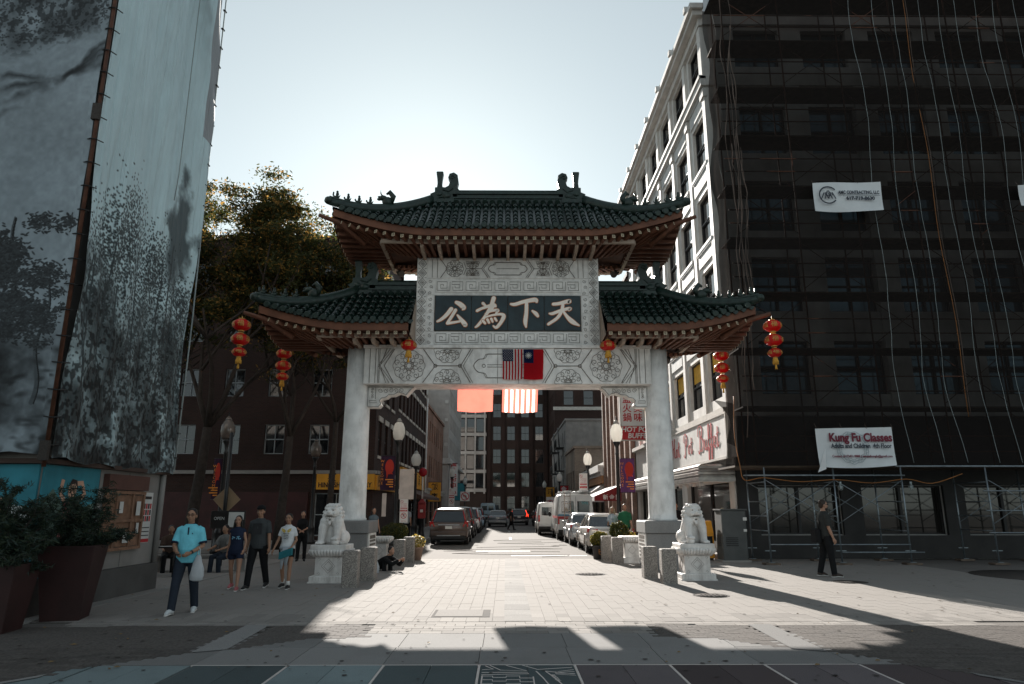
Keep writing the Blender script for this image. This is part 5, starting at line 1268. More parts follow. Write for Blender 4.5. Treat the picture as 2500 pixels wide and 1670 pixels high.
g.ribbon([(.31*cos(a), .31*sin(a)) for a in [R(38)+R(284)*i/30 for i in range(31)]], .045, mt, .004)
for d in (-.12, 0, .12): g.ribbon([(d-.13,-.14),(d-.02,.10+.07*(d == 0)),(d+.03,.0)] , .035, mt, .004); g.ribbon([(d+.02,.10+.07*(d == 0)),(d+.13,-.14)], .035, mt, .006)
g.ribbon([(-.07,-.02),(.07,-.02)], .025, mt, .008)
g.build('ring_emblem', m_navy, t)
text('banner_lettering', 'AMC CONTRACTING, LLC', .17, front(cx+1.08, y, cz+.10), m_navy, t, ext=.002, bold=.007, width=1.45)
text('banner_lettering', '617-719-8630', .17, front(cx+1.12, y, cz-.12), m_navy, t, ext=.002, bold=.009, width=1.0)
MB().bx(cx+.36, cx+1.82, y-.002, y+.002, cz-.008, cz+.004).build('rule_line', m_navy, t)
t, y = banner('class_banner', 'pale blue-white class banner low on the netting above the shopfront', 9.88, 12.32, 2.98, 4.18, -.04, -.28)
t['label'] = 'pale class banner low on the netting, with a crumpled left corner'
text('banner_lettering', 'Kung Fu Classes', .36, front(11.22, y, 3.86), m_maroon, t, ext=.002, bold=.014, width=2.0)
text('banner_lettering', 'Adults and Children  4th Floor', .2, front(11.22, y, 3.60), m_navy, t, ext=.002, bold=.006, width=1.92)
text('banner_lettering', 'Contact: (617)451-9888 | nampaikungfu@gmail.com', .1, front(11.22, y, 3.28), m_maroon, t, ext=.002, bold=.003, width=1.9)
g = MB(); mt = front(10.95, y+.02, 3.55)
for q in range(3): g.ribbon([((.52-.07*q+.02*sin(9*a))*cos(a), (.50-.07*q+.02*sin(11*a))*sin(a)) for a in [2*pi*i/60 for i in range(61)]], .012, mt, .002)
for i in range(22): a = 2*pi*i/22; g.ribbon([(.46*cos(a)+.06*cos(b+a), .44*sin(a)+.06*sin(b+a)*(1-b*.08)) for b in [k*.8 for k in range(8)]], .010, mt, .002)
g.build('dragon_ring_print', m_pale, t)
MB().grid(lambda a, b: (9.88+.22*a-.10*b, NY-.32-.12*a*b, 3.0-.22*b+.10*a+.5*a*(1-b)), 6, 6).build('crumpled_corner', m_vinyl, t)
t, y = banner('cut_off_banner', 'white banner cut off by the right edge of the picture', 17.55*s, 20.3*s, (11.75-1.7)*s+1.7, (12.5-1.7)*s+1.7)
text('banner_lettering', 'C', .5, front(17.55*s+.42, y, (12.22-1.7)*s+1.7), M('blue_print', (.03,.12,.18), .6), t, ext=.002)
text('banner_lettering', '&', .34, front(17.55*s+.42, y, (11.92-1.7)*s+1.7), bpy.data.materials['blue_print'], t, ext=.002)
# --- building at the left wearing printed sheets
def ink_image(name, W, H, fn):
    import numpy as np
    im = bpy.data.images.new(name, W, H); a = fn(np, W, H); a = np.clip(a, 0, 1); out = np.ones((H, W, 4), np.float32); out[..., :3] = a if a.ndim == 3 else a[..., None]
    im.pixels.foreach_set(out.ravel()); im.pack(); return im
def noise(np, W, H, cells, seed, oct=5, ax=1.0):
    r = np.random.RandomState(seed); out = np.zeros((H, W)); amp = 1; tot = 0
    for o in range(oct):
        cx, cy = int(cells*2**o)+2, int(cells*2**o*H/W*ax)+2; g = r.rand(cy+1, cx+1)
        x = np.linspace(0, cx-1e-3, W); y = np.linspace(0, cy-1e-3, H); xi, yi = x.astype(int), y.astype(int); fx, fy = x-xi, y-yi; fx = fx*fx*(3-2*fx); fy = fy*fy*(3-2*fy)
        a = g[yi][:, xi]; b = g[yi][:, xi+1]; c = g[yi+1][:, xi]; d = g[yi+1][:, xi+1]
        out += amp*((a*(1-fx)+b*fx)*(1-fy)[:, None] + (c*(1-fx)+d*fx)*fy[:, None]); tot += amp; amp *= .55
    return out/tot
def stamp(np, a, x, y, rx, ry, ang, val, hard=2.0):
    H, W = a.shape; m = int(max(rx, ry)*1.6)+2; x0, x1, y0, y1 = max(0, int(x)-m), min(W, int(x)+m), max(0, int(y)-m), min(H, int(y)+m)
    if x1 <= x0 or y1 <= y0: return
    X, Y = np.meshgrid(np.arange(x0, x1)-x, np.arange(y0, y1)-y); u = X*np.cos(ang)+Y*np.sin(ang); v = -X*np.sin(ang)+Y*np.cos(ang)
    k = np.clip(hard*(1-np.sqrt((u/rx)**2+(v/ry)**2)), 0, 1); a[y0:y1, x0:x1] = a[y0:y1, x0:x1]*(1-k)+val*k
def inktree(np, a, x, y, h, r, seed, val=.06, leaf=9, n=420):
    rr = np.random.RandomState(seed); px, py, ang = x, y, 0
    for i in range(60):
        px += (np.sin(i*.17+seed)*.5)*h/120; py += h/60; stamp(np, a, px, py, h*.020*(1-i/80), h*.02, 0, .30, 3); stamp(np, a, px+h*.02*(1-i/80), py, h*.006, h*.014, 0, val, 3)
    cl = [(x+rr.uniform(-r, r)*(.35+.65*q), y+h*(.45+.6*q)) for q in [rr.rand() for _ in range(26)]]
    for cx, cy in cl:
        for j in range(n//26): stamp(np, a, cx+rr.randn()*r*.16, cy+rr.randn()*r*.10, leaf*rr.uniform(.7,1.3), leaf*.42, rr.uniform(-.9,.9), val+.06+rr.rand()*.14, 2)
def paint1(np, W, H):                                      # v axis up; 6 m x 15.6 m
    yy = np.linspace(0, 1, H)[:, None]; xx = np.linspace(0, 1, W)[None, :]
    n1 = noise(np, W, H, 3, 2); n2 = noise(np, W, H, 9, 3, 5); n3 = noise(np, W, H, 60, 9, 2)
    a = .58 + .18*(noise(np, W, H, 3, 1)-.5) + .10*(n3-.5)
    edge = .455+.10*(xx-.5)+.05*(n1-.5)
    n4 = noise(np, W, H, 80, 33, 2); m = np.clip((yy-edge)*40, 0, 1)*np.clip((n2-.36)*4, 0, 1); a = a*(1-.45*m)*(1-.45*np.clip((yy-edge)*40, 0, 1)*np.clip((n4-.5)*9, 0, 1))
    for k in range(4):
        r = np.clip(1-np.abs(yy-(edge-.012-.026*k+.02*(n2-.5)+.09*(xx-.6)*(k-1)))*150, 0, 1)*np.clip((n2-.3)*3, 0, 1); a = a*(1-.55*r)
    up = np.clip((yy-.60)*16, 0, 1)*np.clip(n2*2.4-.55, 0, 1); a = a*(1-.6*up)
    g = np.clip((.13+.06*n1-yy)*16, 0, 1)*np.clip(n2*2.1-.45, 0, 1); a = a*(1-.78*g)
    rs = np.random.RandomState(5)
    for i in range(900): u = rs.uniform(.1, 1); stamp(np, a, u*W, (.47+.10*(u-.5)+abs(rs.randn())*.035)*H, 3.2, 2.0, rs.rand()*3, .17+.1*rs.rand(), 1.6)
    inktree(np, a, .83*W, .015*H, .245*H, .15*W, 3, .06, 5, 3600); inktree(np, a, .93*W, .05*H, .14*H, .07*W, 8, .07, 4, 900); inktree(np, a, .62*W, .0*H, .17*H, .12*W, 6, .06, 4.5, 1600); inktree(np, a, .4*W, .0*H, .26*H, .14*W, 11, .06, 5, 2000)
    for k in range(120): stamp(np, a, rs.uniform(.45, 1)*W, rs.uniform(.0, .12)*H, rs.uniform(6, 26), rs.uniform(3, 9), rs.uniform(-.4, .4), rs.uniform(.07, .2), .6)
    return np.stack([a*.93, a*1.0, a*1.04], -1)
def paint2(np, W, H):
    yy = np.linspace(0, 1, H)[:, None]; xx = np.linspace(0, 1, W)[None, :]
    n1 = noise(np, W, H, 3, 12); n2 = noise(np, W, H, 10, 13, 5); n3 = noise(np, W, H, 40, 14, 3, .4)
    a = .86 + .10*(n1-.5) + .05*(n3-.5)
    n4 = noise(np, W, H, 70, 31, 2); m = np.clip((.25+.10*(n1-.5)*2-yy)*12, 0, 1); a = a*(1-m*.62*np.clip(n2*1.9-.15, 0, 1))*(1-.55*m*np.clip((n4-.47)*9, 0, 1))
    top = np.clip((yy-.70-.1*np.sin(xx*5))*6, 0, 1)*np.clip((n1-.40)*5, 0, 1); a = a*(1-.30*top)
    blob = np.clip((.40-np.abs(yy-.34)*3.0-np.abs(xx-.82)*2.2+.5*(n2-.5))*6, 0, 1); a = a*(1-.55*blob)
    rs = np.random.RandomState(15)
    for cx, cy, r, k in ((.35,.44,.12,900),(.62,.40,.10,800),(.2,.36,.14,1200),(.5,.30,.2,1700),(.9,.36,.08,600),(.85,.25,.15,1100)):
        for i in range(k): stamp(np, a, (cx+rs.randn()*r*.7)*W, (.02+cy*.62+rs.randn()*r*.26)*H, 3.2, 2.1, rs.uniform(-1, 1), .16+.22*rs.rand(), 1.3)
    for i in range(9):
        x = rs.uniform(.05, .85)*W; y = rs.uniform(.05, .16)*H
        for j in range(46): x += rs.randn()*.8; y += H*.0035; stamp(np, a, x, y, 2.2, 5, 0, .26, 2)
    a = a*(1-.5*np.clip((.10-yy)*10, 0, 1)*np.clip(n2*2-.6, 0, 1))
    band = ((xx > .915) & (((yy > .52) & (yy < .785)) | (yy > .81)))*1.0; a = a*(1-band)+band*.62
    b = np.stack([a*.90, a*1.0, a*1.02], -1); b[..., 0] += band*.05; return b
def print_mat(name, im, wr):
    m = bpy.data.materials.new(name); m.use_nodes = True; t = m.node_tree; b = t.nodes['Principled BSDF']; L = t.links.new; b.inputs['Roughness'].default_value = .6; b.inputs['Specular IOR Level'].default_value = .25
    uv = _n(t, 'ShaderNodeUVMap'); ti = _n(t, 'ShaderNodeTexImage'); ti.image = im; L(uv.outputs[0], ti.inputs[0]); L(ti.outputs[0], b.inputs['Base Color'])
    mp = _n(t, 'ShaderNodeMapping'); mp.inputs['Rotation'].default_value = (0, 0, R(-38)); mp.inputs['Scale'].default_value = (26, 3.0, 1); L(uv.outputs[0], mp.inputs[0])
    nz = _n(t, 'ShaderNodeTexNoise'); nz.inputs['Scale'].default_value = 1; nz.inputs['Detail'].default_value = 4; nz.inputs['Distortion'].default_value = .6; L(mp.outputs[0], nz.inputs[0])
    bp = _n(t, 'ShaderNodeBump'); bp.inputs['Strength'].default_value = wr; bp.inputs['Distance'].default_value = .12; L(nz.outputs['Fac'], bp.inputs['Height']); L(bp.outputs[0], b.inputs['Normal'])
    return m
def uvgrid(mb, nu, nv, me):
    uv = me.uv_layers.new(name='UVMap'); w = nu+1
    for l in me.loops: i = l.vertex_index % (w*(nv+1)); uv.data[l.index].uv = ((i % w)/nu, (i//w)/nv)
BX = -7.72
t = thing('wrapped_building', 'concrete corner building behind the printed sheets and murals at the left', 'building', (-12, 11.8, 0))
MB().bx(-20, BX, 11.85, 16.0, .55, 18.5).build('wall', m_greyd, t)
MB().bx(-20, BX+.10, 11.75, 16.05, 0, .545).build('plinth', M('dark_plinth', (.085,.08,.076), .8, 0, .2, 2), t)
MB().bx(-20, BX+.14, 11.70, 16.06, 2.42, 2.50).build('rail_board', M('dark_board', (.06,.038,.03), .8), t)
MB().cyl((BX+.06, 15.93, .56), (BX+.06, 15.93, 2.9), .06, n=10).build('downpipe', m_greyd, t)
W2 = M('wall_seam', (.10,.095,.09), .9)
for y in (13.55, 14.6): MB().bx(BX+.0005, BX+.004, y, y+.015, .56, 2.4).build('panel_joint', W2, t)
ti = 15.4
pr1 = print_mat('ink_print_front', ink_image('ink_front', 640, 1660, paint1), .25); pr2 = print_mat('ink_print_side', ink_image('ink_side', 400, 1280, paint2), .9)
t = thing('printed_sheet', 'huge ink landscape sheet facing the plaza at the far left', 'printed sheet', (-11, 11.55, 2.57), 0, 'printed sheets over the left building')
mb = MB(); mb.grid(lambda a, b: (-13.5+6.0*a-.06*(a > .97), 11.56+.03*sin(a*20+b*8)+.02*sin(b*40)-.03*sin(a*7), 2.60+15.6*b-.05*abs(sin(a*14))*(1-b)**6), 60, 60)
o = mb.build('sheet', pr1, t); uvgrid(mb, 60, 60, o.data)
t = thing('printed_sheet', 'tall wrinkled ink landscape sheet along the street side, over the notice board', 'printed sheet', (-7.5, 13.8, 2.5), 0, 'printed sheets over the left building')
mb = MB()
def s2(a, b):
    fold = .05*sin(a*16+b*9)*sin(b*pi*.9+.3) + .03*sin(a*34-b*21)*(1-b) + .05*sin(a*5+1) + .028*sin(a*46+b*34+2*sin(b*11))*max(0, sin(b*7+a*3)) + .02*abs(sin(a*23-b*40))*max(0, sin(a*5+b*9))
    return (-7.50+fold-.06*sin(a*pi), 11.62+4.40*a - .05*sin(b*9)*(a > .98), 2.50+15.7*b-.07*a*(1-b)+.035*sin(a*22)*(b < .02))
mb.grid(s2, 110, 170); o = mb.build('sheet', pr2, t); uvgrid(mb, 110, 170, o.data)
MB().tube([(-7.50, 16.06, 2.5), (-7.46, 16.05, 6), (-7.5, 16.06, 11), (-7.5, 16.05, 18.2)], .018, 5).build('edge_rope', m_cord, t)
MB().tube([(-7.43, 14.55-.02*k*0, 2.6+15.5*k/12) if k > 4 else (-7.44, 14.5, 8.4) for k in range(4, 13)], .012, 5).build('weld_seam', m_cord, t)
clip = MB().bx(-.03,.03,-.06,.06,-.012,.012).mesh('eyelet_clip', m_dark)
for k in range(28): link('eyelet_clip', clip, t, (.0, 16.06-13.8, .3+.56*k))
t = thing('lacing_pole', 'steel corner pole with lacing between the two printed sheets', 'pole', (-7.52, 11.56, 2.4))
MB().cyl((-7.51, 11.54, 2.35), (-7.51, 11.54, 18.3), .035, n=8).build('pole', m_rust, t)
tie = MB().tube([(-.14,.02,.02),(-.03,-.05,0),(.05,-.05,-.01),(.09,.14,.02)], .012, 5).mesh('lacing', m_dark)
for k in range(34): link('lacing', tie, t, (.01, -.02, .3+.46*k))
for z in (2.45, 8.6, 12.3): MB().bx(-7.58, -7.44, 11.46, 11.53, z, z+.32).build('clamp_plate', m_iron, t)
# murals, notice board, poster on the wall
m_teal = M('mural_teal', (.03,.20,.25), .7, 0, .2, 2); m_peach = M('mural_peach', (.72,.38,.22), .7, 0, .12, 2); m_mwhite = M('mural_white', (.60,.62,.60), .7, 0, .1, 2); m_mpink = M('mural_pink', (.42,.14,.14), .7); m_mgreen = M('mural_green', (.10,.16,.13), .7, 0, .2, 3); m_mskin = M('mural_skin', (.55,.32,.22), .7)
t = thing('mural', 'teal mural panel with a peach wave swirl on the plaza side of the wall', 'mural', (-9, 11.8, .6), 0, 'painted murals under the sheets')
MB().bx(-12, BX-.02, 11.80, 11.845, .6, 2.41).build('panel', m_teal, t)
mt = front(-8.9, 11.797, 1.4)
g = MB().prism([(-3,-.8),(-3,.55),(-2.2,.75),(-1.3,.60),(-.8,.78),(-.3,.62),(.3,.58),(.8,.35),(1.14,.3),(1.14,-.8)], mt, .004); g.build('snow_hill', m_mwhite, t)
g = MB().prism([(-2.6,-.8),(-2.2,.2),(-1.0,.1),(-.3,.28),(.3,.42),(.78,.48),(.7,.28),(.3,.12),(-.1,-.2),(-.2,-.8)], mt @ Matrix.Translation((0,0,.004)), .004); g.build('peach_wave', m_peach, t)
g = MB()
for r in (.32, .22, .13): g.ribbon([(.0+r*cos(a), .02+r*sin(a)) for a in [.6+5.2*i/24 for i in range(25)]], .022, mt @ Matrix.Translation((0,0,.007)), .002)
g.ribbon([(.1,.3),(.35,.33),(.6,.4),(.78,.47)], .02, mt @ Matrix.Translation((0,0,.007)), .002); g.build('swirl_line', m_mgreen, t)
t = thing('mural', 'mural panel of a dancing figure with raised arms before green hills', 'mural', (BX, 12.6, .6), 0, 'painted murals under the sheets')
MB().bx(BX+.001, BX+.03, 11.86, 13.5, .56, 2.41).build('panel', m_teal, t)
mt = onleft(BX+.032, 12.65, 1.4)
MB().prism([(-.78,-.8),(-.78,.35),(-.5,.62),(-.2,.35),(.1,.55),(.4,.3),(.84,.42),(.84,-.8)], mt, .003).build('green_hills', m_mgreen, t)
g = MB().prism([(.12*cos(a)+.04,.15*sin(a)+.60) for a in [2*pi*i/16 for i in range(16)]], mt @ Matrix.Translation((0,0,.004)), .003)
for pts in ([(-.12,.38),(-.3,.55),(-.26,.78)], [(.2,.38),(.42,.55),(.3,.74),(.12,.72)]): g.ribbon(pts, .09, mt @ Matrix.Translation((0,0,.003)), .003)
g.build('painted_figure', m_mskin, t)
MB().prism([(-.16,.42),(.24,.42),(.30,-.1),(.40,-.6),(-.30,-.6),(-.2,-.1)], mt @ Matrix.Translation((0,0,.005)), .003).build('painted_dress', m_mpink, t)
MB().prism([(-.10,.66),(.0,.80),(.14,.78),(.18,.64),(.1,.72),(-.02,.7)], mt @ Matrix.Translation((0,0,.008)), .003).build('painted_hair', m_ink, t)
t = thing('notice_board', 'weathered wooden notice board on the grey wall above the tall planters', 'notice board', (BX, 14.3, 1.0))
m_wood = M('worn_board_wood', (.22,.12,.075), .75, 0, .3, 6, dirt=(.1,.06,.04), dscale=3); m_paper = M('pinned_paper', (.55,.55,.53), .7, 0, .1)
MB().bx(BX+.001, BX+.05, 13.75, 15.15, .95, 1.95).build('backboard', m_wood, t)
f = MB()
for a in (13.70, 14.1, 14.7, 15.13): f.bx(BX+.052, BX+.085, a, a+.06, .9, 2.0)
for z in (.88, 1.42, 1.97): f.bx(BX+.053, BX+.09, 13.7, 15.2, z, z+.06)
f.build('frame', m_wood, t); MB().bx(BX+.001, BX+.12, 13.68, 15.22, 2.05, 2.34).build('canopy', M('board_canopy', (.09,.04,.03), .7), t)
for y, z, w, h in ((14.85,1.55,.16,.28),(14.92,1.2,.1,.2),(14.2,1.6,.14,.22),(14.45,1.02,.2,.2),(13.9,2.06,.12,.2)): MB().bx(BX+.092, BX+.095, y, y+w, z, z+h).build('notice', m_paper, t)
t = thing('poster', 'tall white and red poster of small portraits beside the notice board', 'poster', (BX, 15.45, 1.0))
MB().bx(BX+.001, BX+.012, 15.27, 15.66, .98, 2.02).build('sheet', m_paper, t)
g = MB()
for r in range(3):
    for c in range(4): g.bx(BX+.013, BX+.016, 15.31+.085*c, 15.37+.085*c, 1.42+.13*r, 1.53+.13*r, (r+c) % 2)
g.bx(BX+.013, BX+.016, 15.28, 15.65, .99, 1.06, 1).bx(BX+.013, BX+.016, 15.3, 15.63, 1.12, 1.14).bx(BX+.013, BX+.016, 15.3, 15.63, 1.2, 1.22).bx(BX+.013, BX+.016, 15.3, 15.63, 1.28, 1.30).bx(BX+.013, BX+.016, 15.33, 15.6, 1.88, 1.94)
g.build('portraits', [m_dark, m_signr], t)
# ================================================================ vehicles
def paint(name, col, metal=.3, rough=.3): return M(name, col, rough, metal, .04, 2, spec=.5, coat=.6, dirt=tuple(c*.7+.02 for c in col), dscale=1.5, damt=.25)
m_cglass = M('car_glass', (.012,.016,.018), .05, 0, .1, 1, spec=.9)
m_rub = M('tyre_rubber', (.016,.015,.015), .85); m_rim = M('wheel_rim', (.33,.33,.33), .35, .7)
m_tail = M('tail_light', (.42,.012,.010), .2, 0, .1, spec=.6); m_tlit = M('lit_brake_light', (.8,.05,.03), .3, emit=(1,.05,.02), estr=.9)
m_plate = M('number_plate', (.62,.60,.55), .5); m_plast = M('black_plastic', (.02,.02,.02), .6); m_clear = M('clear_lens', (.5,.48,.45), .15, spec=.7)
WHL = {}
def wheel(par, x, y, r, w=.2):
    k = (r, w)
    if k not in WHL:
        t = MB().loft([[(q, r_*cos(2*pi*i/20), r_*sin(2*pi*i/20)) for i in range(20)] for q, r_ in ((-w/2, r*.68), (-w/2, r*.95), (-w/2+.03, r), (w/2-.03, r), (w/2, r*.95), (w/2, r*.68))], 0, False)
        m = MB()
        for s in (-1, 1):
            m.loft([[(s*(w/2-.03), r*.69*cos(2*pi*i/20), r*.69*sin(2*pi*i/20)) for i in range(20)], [(s*(w/2-.05), r*.2*cos(2*pi*i/20), r*.2*sin(2*pi*i/20)) for i in range(20)]], 0, True)
            for i in range(7): a = 2*pi*i/7; m.box((s*(w/2-.015), r*.42*cos(a), r*.42*sin(a)), (.03, .10 if False else .06, r*.5), 0, 0, -a+pi/2 if False else (a - pi/2))
        WHL[k] = (t.mesh('tyre', m_rub), m.mesh('rim', m_rim))
    a, b = WHL[k]; o = link('wheel', a, par, (x, y, r)); link('rim', b, o)
def car(name, label, x, yr, L, W, H, kind, pm, r=.33, group=None, plate=True, lit=False, front=False, lean=0.0, rz=0.0):
    """x: centre line, yr: y of the rear end. The car points away from the camera (front=True turns it round)."""
    t = thing(name, label, 'van' if kind == 'van' else 'car', (x, yr + (L if front else 0), 0), (pi if front else 0) + rz, group, local=True)
    w = W/2
    if kind == 'sedan':
        st = [(.0,.48,.86,.90),(.10,.32,.98,.96),(.55,.24,1.0,1.0),(1.0,.24,1.0,1.0),(L*.5,.24,.96,1.0),(L-1.35,.24,.94,1.0),(L-.6,.26,.82,.97),(L-.12,.32,.70,.90),(L,.42,.60,.80)]; zb = .98; gh = [(.62,.98),(1.25,H),(2.55,H),(3.40,.96)]
    elif kind == 'suv':
        st = [(.0,.50,.98,.93),(.07,.36,1.06,.98),(.4,.30,1.08,1.0),(1.2,.28,1.06,1.0),(L*.55,.28,1.03,1.0),(L-1.35,.28,1.02,1.0),(L-.5,.30,.92,.96),(L-.1,.36,.80,.88),(L,.45,.66,.78)]; zb = 1.06; gh = [(.05,1.06),(.42,H-.03),(2.7,H),(3.35,1.03)]
    else:
        st = None
    if st:
        rg = []
        for y, z0, z1, k in st:
            q = w*k; rg.append([(-q*.90,y,z0),(-q*.985,y,z0+.10),(-q,y,z0+(z1-z0)*.55),(-q*.965,y,z1-.05),(-q*.88,y,z1),(q*.88,y,z1),(q*.965,y,z1-.05),(q,y,z0+(z1-z0)*.55),(q*.985,y,z0+.10),(q*.90,y,z0)])
        b = MB().loft(rg).build('body', pm, t); b.data.shade_smooth() if hasattr(b.data, 'shade_smooth') else None
        (ya, za), (yb_, zb_), (yc, zc), (yd, zd) = gh; wb_, wr = w*.90, w*.72
        MB().add([(-wb_,ya,za),(wb_,ya,za),(wb_,yd,zd),(-wb_,yd,zd),(-wr,yb_,zb_-.03),(wr,yb_,zb_-.03),(wr,yc,zc-.03),(-wr,yc,zc-.03)], [(0,1,5,4),(1,2,6,5),(2,3,7,6),(3,0,4,7)]).build('windows', m_cglass, t)
        rf = MB(); rr = []
        for y, z, k in ((yb_-.06,zb_-.05,.98),(yb_+.12,zb_,1.0),((yb_+yc)/2,zb_+.035,1.0),(yc-.1,zc,1.0),(yc+.05,zc-.04,.97)): rr.append([(-wr*1.03*k,y,z-.04),(-wr*.97*k,y,z+.0),(-wr*.6*k,y,z+.02),(wr*.6*k,y,z+.02),(wr*.97*k,y,z),(wr*1.03*k,y,z-.04)])
        rf.loft(rr).build('roof', pm, t)
        pl = MB()
        for s in (-1, 1):
            pl.tube([(s*wb_,ya,za-.01),(s*wr*1.01,yb_,zb_-.03)], .05 if kind == 'suv' else .035, 6).tube([(s*wb_,yd,zd-.01),(s*wr*1.01,yc,zc-.03)], .03, 6).tube([(s*wb_,(ya+yd)/2+.1,za),(s*wr*1.01,(yb_+yc)/2+.1,zb_-.02)], .03, 6)
            if kind == 'suv': pl.tube([(s*wb_,ya+.75,za),(s*wr*1.01,yb_+.45,zb_-.02)], .045, 6)
        pl.build('pillars', pm, t)
        for s in (-1, 1):
            MB().ell((s*(w+.07), yd-.45, zd+.08), (.10,.05,.07), 8, 6).bx(min(s*w*.93,s*(w+.02)), max(s*w*.93,s*(w+.02)), yd-.46, yd-.42, zd+.03, zd+.06).build('mirror', pm, t)
            tl = m_tlit if lit else m_tail
            if kind == 'sedan':
                MB().loft([[(s*w*.97,.09,.94),(s*w*.97,.12,.80),(s*w*.55,-.0,.78),(s*w*.60,.02,.92)],[(s*w*.985,.34,.93),(s*w*.99,.30,.80),(s*w*.5,.05,.77),(s*w*.55,.06,.93)]], smooth=False).build('tail_light', tl, t)
            else:
                MB().loft([[(s*w*.985,.02,1.08),(s*w*.99,.06,.82),(s*w*.72,-.015,.84),(s*w*.86,-.01,1.08)],[(s*w*1.0,.20,1.08),(s*w*1.005,.18,.82),(s*w*.70,.04,.84),(s*w*.82,.04,1.08)]], smooth=False).build('tail_light', tl, t)
                MB().tube([(s*w*.86,.05,1.1),(s*w*.72,.36,H-.12)], .035, 5).build('tail_light', tl, t)
                MB().bx(min(s*w*.7,s*w*.9), max(s*w*.7,s*w*.9), -.045, .02, .50, .56).build('reflector', tl, t)
        MB().cbox(-w*.92, w*.92, -.06, .14, .40 if kind == 'sedan' else .44, .62, .03).build('bumper', pm, t)
        MB().bx(-w*.85, w*.85, -.045, .12, .30, .405).build('valance', m_plast, t)
        if kind == 'suv': MB().bx(-w*.55, w*.55, -.03, .0, .90, .95).build('chrome_strip', m_rim, t); MB().bx(-w*.6, w*.6, -.066, -.055, .42, .46).build('bumper_trim', m_rim, t)
        else: MB().bx(-.42, .42, -.01, .02, .88, .905).build('chrome_strip', m_rim, t)
        if plate: MB().bx(-.16, .16, -.035, -.02, .74, .87).build('number_plate', m_plate, t)
        wl = (.85, L-.92)
    else:
        hr = H
        rg = []
        for y, k, zt in ((0,.965,hr-.02),(.05,1.0,hr),(L*.55,1.0,hr),(L-1.55,.99,hr-.05),(L-1.0,.97,hr*.80),(L-.65,.95,1.12),(L-.1,.92,.92),(L,.82,.70)):
            q = w*k; z0 = .38; rg.append([(-q*.95,y,z0),(-q,y,z0+.2),(-q,y,min(1.05,zt-.1)),(-q*.90,y,zt-.14),(-q*.80,y,zt),(q*.80,y,zt),(q*.90,y,zt-.14),(q,y,min(1.05,zt-.1)),(q,y,z0+.2),(q*.95,y,z0)])
        MB().loft(rg).build('body', pm, t)
        for s in (-1, 1):
            a, b_ = sorted((s*.05, s*w*.80))
            MB().cbox(a+.03, b_-.05, -.006, .012, hr*.60, hr*.60+.50*hr/2.0, .02).build('rear_window', m_cglass, t)
            MB().bx(min(s*w*.90,s*w*.99), max(s*w*.90,s*w*.99), -.02, .10, .85, 1.25 if hr < 2.2 else 1.2).build('tail_light', m_tail, t)
            MB().ell((s*(w+.14), L-1.35, 1.35), (.10,.07,.16), 8, 6).build('mirror', m_plast, t)
            MB().add([(s*w*.985,L-1.75,1.15),(s*w*.965,L-1.1,1.15),(s*w*.93,L-1.35,hr*.84),(s*w*.925,L-1.75,hr*.84)], [(0,1,2,3)]).build('side_window', m_cglass, t)
        MB().bx(-.008, .008, -.008, .01, .55, hr-.12).build('door_gap', m_plast, t)
        MB().cbox(-w*.98, w*.98, -.10, .12, .38, .56, .02).build('bumper', m_plast, t)
        if plate: MB().bx(-.16, .16, -.02, -.005, .70, .83).build('number_plate', m_plate, t)
        wl = (.95, L-.95)
    for s in (-1, 1):
        for y in wl:
            wheel(t, s*(w-.11), y, r)
            MB().tube([(s*(w+.004), y+(r+.06)*cos(a), r+(r+.06)*sin(a)) for a in [pi*i/10 for i in range(11)]], .028, 5).build('wheel_arch', m_plast if kind == 'suv' else pm, t)
    MB().bx(-w*.9, w*.9, .3, L-.3, .20, .42).build('underbody', m_plast, t)
    return t
p_brown, p_silver, p_gold, p_white, p_dark, p_black, p_blue, p_grey = paint('brown_paint', (.085,.055,.042)), paint('silver_paint', (.42,.43,.44), .5), paint('champagne_paint', (.50,.46,.42), .45), paint('white_paint', (.60,.59,.57), 0), paint('charcoal_paint', (.035,.036,.04)), paint('black_car_paint', (.014,.014,.016)), paint('pale_blue_paint', (.22,.33,.40)), paint('grey_paint', (.15,.155,.16))
GL, GRt = 'vehicles at the left kerb', 'vehicles parked at the right kerb'
car('parked_car', 'dark brown parked SUV with sun glint on its rear window, nearest at left', -2.68, 33.9, 4.5, 1.82, 1.67, 'suv', p_brown, .34, GL)
car('parked_car', 'black SUV parked just ahead of the brown one', -2.75, 41.2, 4.6, 1.85, 1.75, 'suv', p_black, .34, GL)
car('parked_car', 'silver minivan with bright red tail lights on the left kerb', -2.72, 49.0, 4.9, 1.9, 1.72, 'suv', p_silver, .34, GL)
car('parked_car', 'pale blue car on the left kerb beyond the silver minivan', -2.75, 56.5, 4.5, 1.78, 1.5, 'sedan', p_blue, .32, GL)
car('parked_car', 'charcoal SUV last in the left kerb row', -2.8, 63.0, 4.6, 1.85, 1.7, 'suv', p_dark, .34, GL)
car('car', 'grey sedan driving away in the middle of the road', -.75, 66, 4.6, 1.8, 1.45, 'sedan', p_grey, .32, 'cars moving up the street')
car('car', 'dark car with lit brake lights in the middle of the road', 1.35, 72, 4.6, 1.85, 1.6, 'suv', p_dark, .34, 'cars moving up the street', lit=True)
car('van', 'white and blue van crossing the end of the street', -2.3, 92, 5.2, 2.0, 2.3, 'van', paint('van_blue', (.30,.40,.46), 0), .36, 'cars moving up the street')
car('parked_car', 'black SUV on the right kerb beyond the white vans', 3.55, 59, 4.8, 1.9, 1.75, 'suv', p_black, .35, GRt)
car('parked_car', 'dark blue-grey car far up the right kerb', 3.5, 67, 4.6, 1.8, 1.6, 'suv', p_dark, .33, GRt)
